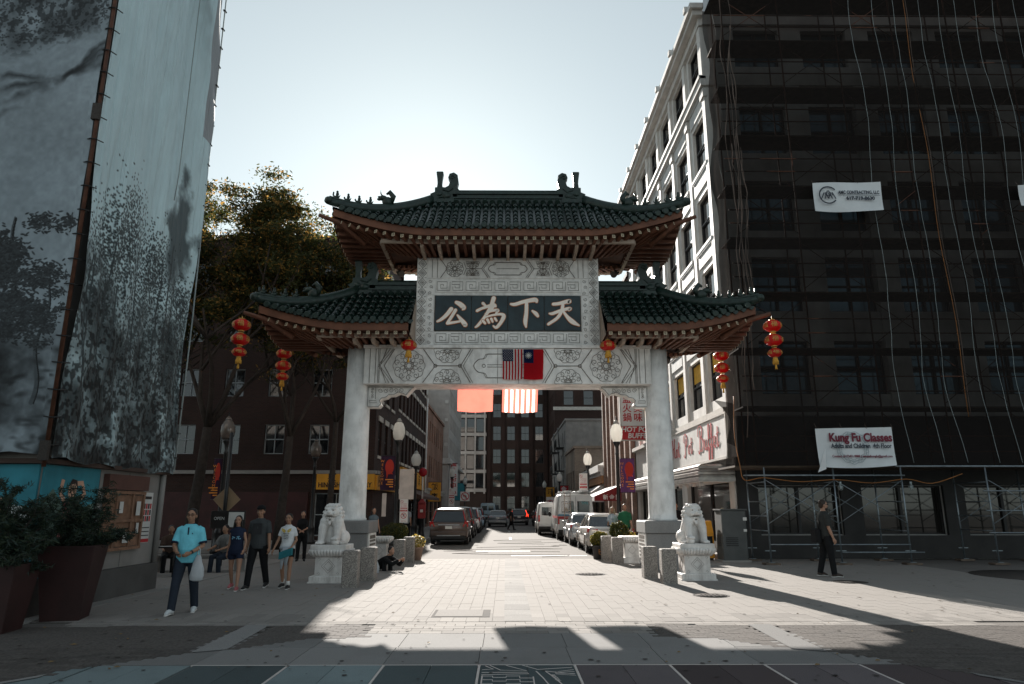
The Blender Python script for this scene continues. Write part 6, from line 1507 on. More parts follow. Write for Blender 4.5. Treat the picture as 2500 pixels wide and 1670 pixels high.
car('parked_car', 'champagne sedan nearest on the right kerb behind the round shrub', 3.98, 27.1, 4.7, 1.80, 1.44, 'sedan', p_gold, .33, GRt)
car('parked_car', 'silver sedan between the champagne sedan and the striped van', 3.86, 32.9, 4.6, 1.78, 1.43, 'sedan', p_silver, .33, GRt)
v = car('parked_van', 'white work van with red and blue stripes, roof ladder and rack', 3.78, 38.6, 5.9, 1.98, 2.42, 'van', p_white, .37, GRt)
MB().bx(-.97, -.02, -.009, .0, 1.28, 1.36).bx(.02, .97, -.009, .0, 1.28, 1.36).build('blue_stripe', M('van_teal', (.03,.18,.28), .5), v); MB().bx(-.98, -.02, -.009, .0, 1.12, 1.26).bx(.02, .98, -.009, .0, 1.12, 1.26).bx(-1.0, -.994, .1, 4, 1.15, 1.28).build('red_stripe', M('van_red', (.36,.03,.03), .5), v)
text('window_lettering', 'TMS', .2, front(.48, -.009, 1.95), M('teal_print', (.05,.30,.32), .6), v)
l = MB()
for x in (-.62, -.30): l.cyl((x, -.10, .7), (x, -.06, 2.5), .022, n=6)
for k in range(5): l.cyl((-.62, -.09, .85+.36*k), (-.30, -.09, .85+.36*k), .018, n=6)
l.build('rear_ladder', M('ladder_aluminium', (.55,.45,.38), .5, .3), v)
k = MB()
for y in (.2, 1.8, 3.4): k.cyl((-.85, y, 2.5), (.85, y, 2.5), .03, n=6)
for x in (-.82, -.3, .1, .3, .8): k.tube([(x, 0.0, 2.55), (x*.9, 2.2, 2.58), (x*.8, 4.2, 2.56)], .035, 6)
k.bx(-.6, -.2, .3, 3.6, 2.56, 2.62).bx(.35, .7, .0, 3.0, 2.56, 2.66)
k.build('roof_rack', p_white, v)
v = car('parked_van', 'white cargo van farther up, ahead of the striped work van', 3.05, 45.8, 5.5, 1.95, 2.05, 'van', p_white, .36, GRt)
MB().bx(.95, 1.02, -.9, .02, .6, 1.9).build('open_door', p_white, v)
# ================================================================ street furniture
m_globe = M('lamp_globe', (.82,.80,.76), .2, 0, .05, spec=.6, trans=.65); m_pole = M('pole_black', (.012,.012,.013), .35, .2, .3, spec=.5)
LM = None
m_dimg = M('clear_lamp_glass', (.16,.13,.11), .1, 0, .1, spec=.8, trans=.3)  # darker copy of the lamp globe, side-street shade put into its colour
def lamp(x, y, label, h=5.55):
    global LM
    if LM is None:
        p = MB().lathe([(.24,0),(.24,.12),(.17,.22),(.15,.75),(.17,.80),(.10,.95),(.085,1.3),(.065,3.9),(.09,3.95),(.06,4.02),(.07,4.25),(.14,4.40),(.17,4.48)], n=14)
        g = MB().lathe([(.15,4.48),(.235,4.62),(.265,4.82),(.25,5.02),(.18,5.20),(.11,5.27),(.12,5.32),(.07,5.40),(.02,5.46)], n=18)
        c = MB().lathe([(.10,5.26),(.125,5.29),(.10,5.33),(.03,5.45),(.012,5.62)], n=10)
        LM = [q.mesh(n, m) for q, n, m in ((p, 'post', m_pole), (g, 'globe', m_globe), (c, 'finial', m_pole))]
    t = thing('street_lamp', label, 'street lamp', (x, y, .11), 0, 'acorn street lamps', local=True); t.scale = (1, 1, h/5.62)
    for m in LM:
        if x < -6 and m.name.startswith('globe'): m = m.copy(); m.materials.clear(); m.materials.append(m_dimg)
        link(m.name.split('.')[0], m, t)
    return t
PB = M('banner_purple', (.028,.009,.03), .7, 0, .2, 3, trans=.3); PR = M('banner_red', (.50,.04,.025), .7, 0, .1, trans=.3); PO = M('banner_orange', (.62,.22,.03), .7)
def pole_banner(par, s, z=2.3, word='WELCOME', w=.62, h=1.45):
    x0 = s*.10; a, b = sorted((x0, x0+s*w)); o = MB().grid(lambda u, v: (a+(b-a)*u, .03*sin(u*5+v*3), z+h*v), 8, 10).build('banner', PB, par)
    m = MB().prism([(.30*w*cos(q)+ .12*w, h*.22*sin(q)) for q in [2*pi*i/18 for i in range(18)]], front((a+b)/2, -.035, z+h*.68), .006)
    m.prism([(-.1*w,-.1*h),(.1*w,.0),(.35*w,.12*h),(.2*w,-.05*h),(.38*w,-.16*h),(.05*w,-.14*h),(-.05*w,-.3*h)], front((a+b)/2, -.040, z+h*.62), .005); m.build('dragon_print', PR, o)
    text('banner_lettering', '\n'.join(word), .155, front(a+.08, -.04, z+h*.52), PO, o, ext=.002)
    g = MB()
    for i, ww in enumerate((.16,.3,.24,.34)): g.bx(b-.06-ww, b-.06, -.041, -.036, z+.12+.1*i, z+.165+.1*i)
    g.build('banner_small_print', PO, o)['kind'] = 'stuff'
    MB().cyl((0, 0, z+h+.02), (x0+s*w, 0, z+h+.02), .015, n=6).cyl((0, 0, z-.02), (x0+s*w, 0, z-.02), .015, n=6).build('banner_arm', m_pole, par)
m_sw = M('sign_white', (.62,.60,.57), .5, 0, .05)
def regsign(x, y, z, w, h, label, face=0.0, kind='park', top=None):
    t = thing('traffic_sign', label, 'traffic sign', (x, y, z), face, None, local=True)
    MB().cbox(-w/2, w/2, -.006, .006, 0, h, .003).build('plate', m_sw if kind != 'back' else M('sign_back', (.46,.40,.36), .5, .2), t)
    if kind == 'back': return t
    g = MB(); mt = front(0, -.008, 0)
    def ring(cx, cz, r):
        g.ribbon([(cx+r*cos(a), cz+r*sin(a)) for a in [2*pi*i/20 for i in range(21)]], r*.22, mt, .003); g.ribbon([(cx-r*.7, cz+r*.7), (cx+r*.7, cz-r*.7)], r*.2, mt, .005)
    if kind == 'park':
        ring(0, h*.30, w*.32); g.bx(-w*.44, w*.44, -.011, -.008, h*.48, h*.55)
        if h > .8: ring(-w*.25, h*.90, w*.16); g.bx(-w*.42, w*.42, -.011, -.008, h*.60, h*.64)
        text('sign_lettering', 'P', w*.46, front(0, -.0085, h*.30), m_ink, t, ext=.001, bold=.004)
        if h > .8:
            for z_, s_ in ((.80,'NO STOPPING'),(.74,'7-9 AM'),(.69,'4-6 PM')): text('sign_lettering', s_, w*.16, front(0, -.009, h*z_), m_signr, t, ext=.001, width=w*.7)
        text('sign_lettering', 'TOW ZONE', w*.12, front(0, -.012, h*.515), m_sw, t, ext=.001); text('sign_lettering', 'ANY TIME', w*.13, front(0, -.009, h*.07), m_signr, t, ext=.001)
    else:
        ring(0, h*.5, w*.40); a = MB().ribbon([(w*.12,h*.25),(w*.12,h*.56),(-w*.1,h*.56)], w*.10, mt, .002); a.prism([(-w*.08,h*.68),(-w*.08,h*.44),(-w*.24,h*.56)], mt, .003); a.build('arrow', m_ink, t)
    g.build('prohibition_mark', m_signr, t)
    return t
lp = lamp(-4.62, 30.2, 'tall black acorn lamp with a welcome banner, nearest at left behind the left column'); pole_banner(lp, -1, 2.35)
lp = lamp(4.75, 30.0, 'tall black acorn lamp with a purple and red banner, by the right column', 5.45); pole_banner(lp, 1, 2.3)
lamp(-4.75, 37.4, 'black acorn lamp second on the left, close behind the welcome banner lamp', 4.7)
lamp(5.05, 43.5, 'black acorn lamp second on the right, behind the parking signs', 5.2)
lamp(-4.7, 62, 'black acorn lamp on the left beside the yellow blade sign', 5.3)
lamp(5.0, 66, 'black acorn lamp on the right before the tan brick building', 5.0)
lamp(-4.7, 82, 'black acorn lamp on the left beside the grey stone tower', 5.3); lamp(5.0, 92, 'black acorn lamp farthest up the right side', 5.2)
lp = lamp(-10.4, 26.2, 'dim acorn lamp with a narrow red banner before the dark brick building', 5.1); pole_banner(lp, -1, 2.1, 'WELCOME', .30, 1.6)
lamp(-8.9, 33, 'dim acorn lamp at the far side of the side street, left of the bakery sign', 4.9)
regsign(-4.18, 30.0, 2.05, .62, 1.25, 'blank back of a large sign on the near left lamp', 0, 'back')
regsign(-4.25, 29.9, .55+.55, .34, .95, 'white and red no-parking sign stack on the near left lamp')
regsign(-5.1, 30.0, 1.35, .18, .95, 'narrow blank sign back just left of the near left lamp', 0, 'back')
regsign(4.72, 43.2, 2.05, .5, 1.7, 'tall stack of white and red parking signs on the second right lamp')
regsign(-4.68, 61.7, 1.75, .5, 1.6, 'white and red parking sign on the lamp beside the yellow blade sign')
t = regsign(-4.0, 70, 2.35, .9, .9, 'square white no-left-turn sign on the left far up the street', 0, 'turn'); MB().cyl((0,.03,-2.3), (0,.03,.9), .04, n=8).build('post', m_pole, t)
t = regsign(4.6, 74, 2.0, .8, .8, 'square no-parking sign on the right by the red banner', 0, 'park'); MB().cyl((0,.03,-2), (0,.03,.8), .04, n=8).build('post', m_pole, t)
t = thing('warning_sign', 'diamond warning sign seen from behind on a dark post at left', 'traffic sign', (-8.6, 22, 0), 0, None, local=True)
MB().cyl((0,0,0), (0,0,4.0), .06, n=8).build('post', m_pole, t); MB().prism([(0,.42),(.42,0),(0,-.42),(-.42,0)], front(0,.08,1.95), .012).build('plate', M('sign_back_tan', (.30,.21,.13), .5, .2), t)
# fire alarm box with red globe on a post
t = thing('fire_alarm_box', 'red fire alarm box on a post topped by a red globe', 'alarm box', (-4.75, 40.6, .11), 0, None, local=True); m_fire = M('alarm_red', (.24,.02,.02), .45, 0, .15)
MB().lathe([(.20,0),(.17,.1),(.13,.4),(.12,.95),(.2,1.02)], n=10).build('pedestal', m_black, t); MB().cbox(-.22,.22,-.17,.17,1.02,1.85,.04).add([(-.24,-.19,1.852),(.24,-.19,1.852),(.24,.19,1.852),(-.24,.19,1.852),(0,0,2.12)], [(0,1,4),(1,2,4),(2,3,4),(3,0,4)]).build('box', m_fire, t)
MB().cyl((0,0,2.1), (0,0,3.35), .045, n=8).build('pipe', m_signw, t); MB().ell((0,0,3.58), (.24,.24,.26)).build('globe', M('red_globe', (.42,.02,.03), .2, 0, .05, trans=.4), t); MB().bx(-.08,.08,-.178,-.171,1.35,1.5).build('door_plate', m_sw, t)
# newspaper boxes and utility cabinet at the right
def newsbox(x, y, label, mat):
    t = thing('newspaper_box', label, 'newspaper box', (x, y, 0), 0, 'newspaper boxes beside the cabinet', local=True)
    MB().cbox(-.24,.24,-.2,.2,.08,.86,.02).build('cabinet', mat, t); MB().add([(-.24,-.2,.862),(.24,-.2,.862),(.24,.2,.862),(-.24,.2,.862),(-.22,-.06,1.27),(.22,-.06,1.27),(.22,.2,1.27),(-.22,.2,1.27)], [(0,1,5,4),(1,2,6,5),(2,3,7,6),(3,0,4,7),(4,5,6,7)]).build('hood', mat, t)
    MB().bx(-.19,.19,-.206,-.201,.40,.78).build('window', m_cglass, t); MB().bx(-.15,.15,-.205,-.201,.15,.34).build('label_sheet', m_paper, t); MB().bx(-.2,.2,-.16,.16,0,.079).build('foot', m_black, t)
newsbox(6.72, 24.3, 'yellow newspaper box between the right lion and the grey cabinet', M('news_yellow', (.62,.27,.02), .45, 0, .12)); newsbox(6.25, 25.0, 'red newspaper box half hidden behind the right lion', M('news_red', (.36,.03,.025), .45, 0, .12))
t = thing('utility_cabinet', 'tall grey utility cabinet beside the yellow newspaper box', 'utility cabinet', (7.42, 23.7, 0), 0, None, local=True); m_util = M('cabinet_grey', (.075,.078,.076), .6, .1, .12, 3)
MB().cbox(-.40,.40,-.38,.38,.06,1.62,.02).build('case', m_util, t); MB().bx(-.44,.44,-.42,.42,1.622,1.67).build('lid', m_util, t); MB().bx(-.46,.46,-.45,.45,0,.06).build('base', m_kerb, t)
g = MB()
for k in range(7): g.bx(-.407,-.401,-.18,.18,.5+.05*k,.53+.05*k)
for k in range(5): g.bx(-.3,.1,-.388,-.381,.5+.06*k,.53+.06*k)
g.build('louvres', m_black, t)['kind'] = 'stuff'; MB().bx(.3,.42,-.387,-.381,1.30,1.40).bx(.3,.40,-.387,-.381,.95,1.03).build('stickers', m_sw, t)
# ================================================================ trees and plants
import numpy as np
def leaf_mesh(name, centers, size, mats, seed, aspect=.45, flat=.0, mi=None):
    r = np.random.RandomState(seed); n = len(centers); c = np.asarray(centers, float)
    d = r.randn(n, 3); d[:, 2] = d[:, 2]*.7 - .25; d /= np.linalg.norm(d, axis=1)[:, None]
    u = np.cross(d, r.randn(n, 3)); u /= np.linalg.norm(u, axis=1)[:, None]+1e-9
    s = (size*r.uniform(.6, 1.35, n))[:, None]; w = s*aspect
    v = np.stack([c - d*s*.5, c + u*w*.5, c + d*s*.5, c - u*w*.5], 1).reshape(-1, 3)
    me = bpy.data.meshes.new(name); me.vertices.add(4*n); me.vertices.foreach_set('co', v.ravel().astype(np.float32)); me.loops.add(4*n); me.loops.foreach_set('vertex_index', np.arange(4*n, dtype=np.int32))
    me.polygons.add(n); me.polygons.foreach_set('loop_start', np.arange(0, 4*n, 4, dtype=np.int32)); me.polygons.foreach_set('loop_total', np.full(n, 4, np.int32))
    for m in mats: me.materials.append(m)
    me.polygons.foreach_set('material_index', r.randint(0, len(mats), n).astype(np.int32)); me.update(calc_edges=True); me.validate(); return me
m_l1 = M('locust_leaf', (.060,.064,.020), .55, 0, .3, 2, trans=.6, spec=.3); m_l2 = M('locust_leaf_gold', (.30,.175,.045), .55, 0, .3, 2, trans=.6, spec=.3); m_l3 = M('locust_leaf_dark', (.045,.055,.018), .55, 0, .3, 2, trans=.45, spec=.3)  # gold tone holds both yellowing leaves and sun glow painted in
m_bark = M('tree_bark', (.032,.025,.021), .9, 0, .35, 6, bump=.6, bscale=18)
def tree(name, label, x, y, h, r, seed, n, zc0, trunk=.2, lean=0.0, group='honey locust trees before the dark brick building'):
    rr = random.Random(seed); t = thing(name, label, 'tree', (x, y, 0), 0, group)
    br = MB(); tips = []
    fork = zc0*.72; base = Vector((x, y, 0)); top = Vector((x+lean, y, fork))
    br.tube([base, base+Vector((lean*.3, 0, fork*.35)), base+Vector((lean*.6, .1, fork*.7)), top], [trunk*1.35, trunk, trunk*.85, trunk*.75], 10)
    def grow(p, d, L, rad, lv):
        pts = [p]; q = p.copy(); dd = d.copy()
        for i in range(4):
            dd = (dd + Vector((rr.uniform(-.25,.25), rr.uniform(-.25,.25), rr.uniform(-.08,.2)))).normalized(); q = q + dd*L/4; pts.append(q.copy())
            if lv >= 2: tips.append((q.copy(), lv))
        ce = pts[-1]-Vector((x+lean, y, (zc0+h)/2))
        if lv >= 2 and (ce.x/r)**2+(ce.y/r)**2+(ce.z/((h-zc0)/2))**2 > 1.1: return
        br.tube(pts, [rad*(1-.17*i) for i in range(5)], 6 if lv < 2 else 4)
        if lv < 4:
            for k in range(3 if lv < 3 else 2): 
                a = rr.uniform(0, 2*pi); nd = (dd*.75 + Vector((cos(a), sin(a), rr.uniform(-.15,.55)))*.75).normalized(); grow(pts[rr.choice((2,3,4))], nd, L*rr.uniform(.62,.82), rad*.55, lv+1)
    H = h - fork
    for k in range(5):
        a = 2*pi*k/5 + rr.uniform(-.4,.4); grow(top, Vector((cos(a)*rr.uniform(.3,.75), sin(a)*rr.uniform(.3,.75), 1)).normalized(), H*.40, trunk*.55, 0)
    br.build('trunk', m_bark, t)
    # leaf sprays hang round the twig ends, gathered in layered pads with gaps between
    rs = np.random.RandomState(seed); P_ = np.array([p for p, l in tips]); ctr = np.array([x+lean, y, (zc0+h)/2]); 
    k = ((P_-ctr)/np.array([r, r, (h-zc0)/2]))**2; P_ = P_[k.sum(1) < 1.25]
    pads = P_[rs.randint(0, len(P_), max(80, int(len(P_)*.36)))]
    idx = rs.randint(0, len(pads), n); off = rs.randn(n, 3)*np.array([.30, .30, .12])
    C = pads[idx] + off; 
    me = leaf_mesh('crown', C - np.array([x, y, 0]), .165, [m_l1, m_l2, m_l3, m_l1, m_l3], seed, .38); link('crown', me, t)
    return t
tree('honey_locust_tree', 'tall gold-lit tree directly beside the printed sheet edge', -11.9, 27.2, 17.0, 3.3, 11, 50000, 6.6, .22, .3)
tree('honey_locust_tree', 'gold-lit tree between the printed sheet and the left roof tip', -9.0, 28.6, 14.3, 3.3, 23, 48000, 6.3, .18, .2)
tree('honey_locust_tree', 'slim tree closest to the gate, behind its left wing roof', -7.5, 30.4, 13.6, 2.4, 35, 28000, 7.4, .14, .1)
tree('honey_locust_tree', 'dark tree half hidden behind the printed sheets', -15.5, 28.5, 14.5, 3.6, 47, 20000, 6.5, .2, 0)
# --- tall tapered planters with feathery conifers at the near left
m_pot = M('oxblood_planter', (.036,.013,.012), .6, 0, .2, 3, dirt=(.02,.011,.009), dscale=2)
m_need = [M('conifer_needle', (.028,.042,.020), .6, 0, .3, 3, trans=.25), M('conifer_needle_blue', (.022,.040,.030), .6, 0, .3, 3, trans=.2)]
m_soil = M('potting_soil', (.03,.022,.016), .95)
def planter(x, y, h, wt, wb_, label, rz, shrub_h, shrub_r, seed, n):
    t = thing('tall_planter', label, 'planter', (x, y, 0), rz, 'tapered oxblood planters by the mural wall', local=True)
    mb = MB(); sq = lambda q, z: [(q*a, q*b, z) for a, b in ((-1,-1),(1,-1),(1,1),(-1,1))]
    mb.loft([sq(wb_/2,0), sq(wt/2,h), sq(wt/2-.05,h), sq(wt/2-.07,h-.12)], 0, False, False); bevel(mb.build('pot', m_pot, t), .012, 2)
    MB().loft([sq(wt/2-.07,h-.12), sq(.02,h-.05)], 0, True, False).build('soil', m_soil, t)
    s = thing('feathery_conifer', label.replace('planter holding', '').strip() if False else 'feathery dark conifer growing in the ' + label.split(' planter')[0] + ' planter', 'shrub', (x, y, h-.1), rz, 'conifers in the oxblood planters', local=True)
    rr = random.Random(seed); br = MB(); C = []
    for k in range(26):
        a = rr.uniform(0, 2*pi); el = rr.uniform(.15, 1.4); L = shrub_h*rr.uniform(.55, 1.0)*(.65+.35*sin(el)); d = Vector((cos(a)*cos(el)*shrub_r/shrub_h*1.25, sin(a)*cos(el)*shrub_r/shrub_h*1.25, sin(el)))
        pts = [Vector((0,0,0)) + d*L*i/5 + Vector((0,0,-.10*(i/5)**2*L*cos(el)*1.4)) + Vector((rr.uniform(-.03,.03), rr.uniform(-.03,.03), 0)) for i in range(6)]
        br.tube(pts, [.018-.0026*i for i in range(6)], 5)
        for i in range(1, 6):
            for q in range(3 if i > 1 else 1):
                b = rr.uniform(0, 2*pi); p = pts[i]; e = p + Vector((cos(b), sin(b), rr.uniform(-.1,.7)))*rr.uniform(.10,.26); br.tube([p, (p+e)/2+Vector((0,0,.02)), e], [.007,.005,.003], 4)
                for w in range(9): u = w/8; C.append(p*(1-u)+e*u + Vector((rr.gauss(0,.022), rr.gauss(0,.022), rr.gauss(0,.022))))
    br.build('branches', m_bark, s)
    rs = np.random.RandomState(seed); C = np.array([tuple(c) for c in C]); idx = rs.randint(0, len(C), n)
    link('needles', leaf_mesh('needles', C[idx]+rs.randn(n, 3)*.022, .105, m_need, seed, .13), s)
planter(-6.95, 11.75, 1.12, .80, .54, 'taller oxblood planter holding a conifer in front of the notice board', .25, 1.15, 1.0, 5, 15000)
planter(-7.22, 10.55, .92, .70, .50, 'shorter oxblood planter holding a conifer at the left edge', .1, 1.35, .75, 9, 15000)
def small_shrub(name, label, x, y, z0, rx, rz, seed, n, leaf, mats, asp=.5, group=None, trunk=0.0):
    s = thing(name, label, 'shrub', (x, y, z0), 0, group, local=True); rs = np.random.RandomState(seed)
    d = rs.randn(n, 3); d /= np.linalg.norm(d, axis=1)[:, None]; q = rs.uniform(.55, 1.0, n)[:, None]**.5; bump = 1+.12*np.sin(d[:, :1]*7+seed)*np.cos(d[:, 1:2]*6)
    C = d*q*bump*np.array([rx, rx, rz]) + np.array([0, 0, trunk+rz*.9]); C = C[C[:, 2] > trunk-.02]
    br = MB()
    rr = random.Random(seed)
    for k in range(12): a = rr.uniform(0, 2*pi); e = rr.uniform(.3, 1.4); br.tube([(0,0,0), (0,0,trunk), (rx*.45*cos(a)*cos(e), rx*.45*sin(a)*cos(e), trunk+rz*.5+.3*rz*sin(e)), (rx*.85*cos(a)*cos(e), rx*.85*sin(a)*cos(e), trunk+rz*.8+.8*rz*sin(e))], [.022,.02,.012,.004], 5)
    br.build('stems', m_bark, s); link('foliage', leaf_mesh('foliage', C, leaf, mats, seed, asp), s); return s
m_b1 = M('box_leaf', (.045,.060,.016), .5, 0, .3, 3, trans=.35); m_b2 = M('box_leaf_gold', (.16,.125,.02), .5, 0, .3, 3, trans=.4); m_fl = M('yellow_flower', (.62,.42,.08), .7, 0, .2, trans=.4); m_flw = M('cream_flower', (.66,.60,.38), .7, 0, .2, trans=.4)
def pot(name, label, x, y, r0, r1, h, mat, group=None, n=20):
    t = thing(name, label, 'planter', (x, y, 0), 0, group, local=True)
    MB().lathe([(r0,0),(r0+.02,.02),(r1,h-.06),(r1+.035,h-.055),(r1+.035,h),(r1-.02,h),(r1-.03,h-.08),(.01,h-.08)], n=n, caps=True).build('pot', mat, t); MB().lathe([(r1-.03,h-.07),(.01,h-.05)], n=n).build('soil', m_soil, t); return t
m_terra = M('clay_pot', (.22,.145,.11), .85, 0, .15, 4); m_dpot = M('dark_pot', (.030,.026,.025), .6, 0, .2)
pot('flower_pot', 'clay pot of yellow flowers behind the left bollards', -3.02, 24.4, .17, .24, .42, m_terra)
small_shrub('flowering_plant', 'bushy plant with yellow and cream flowers in the clay pot behind the left bollards', -3.02, 24.4, .36, .31, .24, 2, 2200, .06, [m_b1, m_fl, m_flw, m_b2])
pot('wide_planter', 'wide dark planter under the dome-shaped shrub at left', -3.78, 24.6, .42, .48, .50, m_dpot)
small_shrub('dome_shrub', 'dark dome-shaped clipped shrub on short stems behind the left plinth', -3.78, 24.6, .43, .47, .29, 3, 5200, .06, [m_b1, m_b1, m_need[0], m_b2], .4, None, .22)
t = pot('shrub_pot', 'dark pot with an orange mark holding the round gold-edged shrub', 3.22, 24.75, .21, .26, .46, m_dpot)
text('orange_mark', '巳', .2, front(.0, -.256, .24) @ Matrix.Rotation(R(-6), 4, 'X'), M('orange_print', (.5,.2,.05), .6), t)
small_shrub('round_shrub', 'round gold-edged shrub in the dark pot by the right bollards', 3.22, 24.75, .40, .33, .27, 4, 4200, .055, [m_b2, m_b1, m_b2], .5)
pot('wide_planter', 'wide dark planter behind the right bollards below the dark globe shrub', 4.0, 25.3, .40, .46, .52, m_dpot)
small_shrub('globe_shrub', 'tall dark globe shrub behind the right bollards', 3.98, 25.3, .44, .34, .34, 6, 5200, .055, [m_b1, m_b1, m_need[0], m_b2], .5, None, .14)
small_shrub('flowering_plant', 'yellow flowering plant at the foot of the globe shrub', 4.36, 25.2, .44, .22, .24, 7, 1300, .055, [m_b1, m_fl, m_b2])
# ================================================================ people
m_skin = M('skin', (.36,.20,.135), .55, 0, .08, 6, spec=.3); m_skin2 = M('skin_tan', (.30,.165,.105), .55, 0, .08, 6, spec=.3)
m_hairb = M('black_hair', (.012,.010,.009), .5, 0, .3, 30); m_hairg = M('pale_hair', (.34,.27,.19), .6, 0, .2, 20); m_lip = M('lip', (.22,.08,.065), .5); m_eye = M('eye_dark', (.012,.01,.01), .2)
def cloth(n, c, **k): return M(n, c, .85, 0, .12, 9, bump=.25, bscale=22, spec=.15, **k)
def person(label, x, y, rz, h, pose, top, bot, shoe, skin=None, hair=m_hairb, long_hair=False, cap=None, shorts=False, sleeve=.55, fem=False, detail=True, z=0.0, group=None, belly=0.0, collar=None, glasses=False, sit=False, extra=None, sock=None, stripe=None):
    """pose: lean, leg angles (thigh forward, knee bend) and arm angles (raise forward, out, elbow bend, turn in); faces -Y before rz"""
    skin = skin or m_skin; t = thing('person', label, 'person', (x, y, z), rz, group, local=True)
    s = h/1.75; V = Vector; vox = .0095 if detail else .018
    hip = V((0, 0, .93*s)) if not sit else V((0, 0, pose.get('seat', .45)))
    lean = R(pose.get('lean', 0)); up = V((0, -sin(lean), cos(lean)))
    chest = hip + up*.36*s; neck = hip + up*.53*s; head = neck + V((0, -.02*s, 0)) + V((0, -sin(lean)*.5, 1)).normalized()*.135*s
    hw = (.095 if not fem else .092)*s; sw = (.168 if not fem else .138)*s
    J = {}
    for sd, k in ((-1, 'L'), (1, 'R')):                      # L is the figure's side at -x
        th, kn = pose['leg'+k]; hp = hip + V((sd*hw, 0, -.03*s)); a = R(th); b = a - R(kn); ab = R(pose.get('splay', 3))*sd
        kneep = hp + V((sin(ab)*.42*s, -sin(a)*.42*s, -cos(a)*.42*s*cos(ab))); ank = kneep + V((sin(ab)*.2*s*.3, -sin(b)*.41*s, -cos(b)*.41*s)); J['hp'+k], J['kn'+k], J['an'+k] = hp, kneep, ank
        J['to'+k] = ank + V((sd*.02*s, -.155*s*cos(b*.6), -.045*s - .06*s*max(0, -sin(b))*1.0))
        ra, ou, el, ti = pose['arm'+k]; sh = neck + V((sd*sw, .0, -.082*s)); ra, ou, el, ti = R(ra), R(ou), R(el), R(ti)
        d = V((sd*sin(ou), -sin(ra)*cos(ou), -cos(ra)*cos(ou))); e = sh + d*.285*s
        # forearm bends forward in the raise plane and turns across the body
        f = V((sd*sin(ou)*cos(el) - sd*sin(el)*sin(ti), -sin(ra+el*cos(ti)), -cos(ra+el*cos(ti)))).normalized(); w = e + f*.25*s; J['sh'+k], J['el'+k], J['wr'+k], J['fd'+k] = sh, e, w, f
    if not sit:
        low = min(J['toL'].z, J['toR'].z, J['anL'].z-.055*s, J['anR'].z-.055*s) - .025*s
        dz = V((0, 0, -low))
    else: dz = V((0, 0, 0))
    for k in J:
        if not k.startswith('fd'): J[k] = J[k] + dz
    hip, chest, neck, head = hip+dz, chest+dz, neck+dz, head+dz
    def torso(mb, g, z0=-.06, bel=0.0, tail=False):
        rg = []; W = [( -.10,.155,.105),(0,.165,.115),(.12,.148,.11),(.24,.158,.115),(.36,.172,.118),(.43,.165,.105),(.475,.135,.085),(.515,.08,.062),(.535,.062,.058)] if not fem else [(-.10,.150,.105),(0,.160,.115),(.12,.122,.092),(.22,.128,.098),(.34,.140,.118),(.42,.136,.092),(.47,.105,.07),(.515,.058,.052),(.535,.048,.048)]
        for u, a, b in W:
            if u*s < z0*s - 1e-6: continue
            c = hip + up*u*s; bb = b + (bel*max(0, 1-abs(u-.13)/.2))
            rg.append([c + V((cos(q)*(a*s+g), sin(q)*(bb*s+g)*(1.0) - (bel*.5*s*max(0,1-abs(u-.13)/.2)), 0)) for q in [2*pi*i/20 for i in range(20)]])
        mb.loft(rg)
    def limb(mb, pts, rs, n=10): mb.tube(pts, [r*s for r in rs], n)
    mid = lambda a, b, u: a*(1-u)+b*u
    sk = MB(); torso(sk, 0)
    sk.tube([neck-up*.05*s, neck+up*.02*s, head-V((0,-.01*s,.06*s))], [.062*s,.052*s,.05*s], 12)
    sk.ell(head+V((0,.012*s,.035*s)), (.075*s,.092*s,.09*s), 16, 12).ell(head+V((0,-.02*s,-.03*s)), (.058*s,.068*s,.075*s), 14, 10).ell(head+V((0,-.045*s,-.075*s)), (.034*s,.034*s,.028*s), 10, 8)
    sk.tube([head+V((0,-.078*s,.025*s)), head+V((0,-.098*s,-.018*s)), head+V((0,-.084*s,-.026*s))], [.011*s,.018*s,.014*s], 8)
    for sd in (-1, 1):
        sk.ell(head+V((sd*.075*s,.012*s,-.002*s)), (.014*s,.024*s,.034*s), 8, 6); sk.ell(head+V((sd*.032*s,-.070*s,.040*s)), (.026*s,.016*s,.010*s), 8, 6); sk.ell(head+V((sd*.04*s,-.062*s,-.02*s)), (.024*s,.02*s,.02*s), 8, 6)
    sk.ell(head+V((0,-.078*s,-.052*s)), (.026*s,.013*s,.010*s), 8, 6)
    for k, sd in (('L',-1),('R',1)):
        limb(sk, [J['sh'+k], mid(J['sh'+k],J['el'+k],.5), J['el'+k], mid(J['el'+k],J['wr'+k],.35), J['wr'+k]], (.05,.044,.037,.038,.026) if not fem else (.042,.036,.030,.031,.021))
        limb(sk, [J['hp'+k], mid(J['hp'+k],J['kn'+k],.5), J['kn'+k], mid(J['kn'+k],J['an'+k],.35), J['an'+k]], (.088,.075,.054,.056,.034) if not fem else (.086,.070,.048,.049,.030), 12)
        limb(sk, [J['an'+k]+V((0,.03*s,-.03*s)), J['to'+k]], (.036,.026), 8)
        # hand: palm, four curled fingers of unequal length, thumb from the side of the palm
        w, f = J['wr'+k], J['fd'+k]; side = V((0,0,1)).cross(f); side = side.normalized() if side.length > .3 else V((1,0,0)); inw = V((-sd,0,0)); pn = (inw - f*inw.dot(f)); pn = pn.normalized() if pn.length > .2 else side
        ac = f.cross(pn).normalized(); pc = w + f*.05*s
        sk.tube([w, w+f*.03*s, w+f*.085*s], [.026*s,.034*s,.032*s], 10, flat=.62, up=tuple(pn))
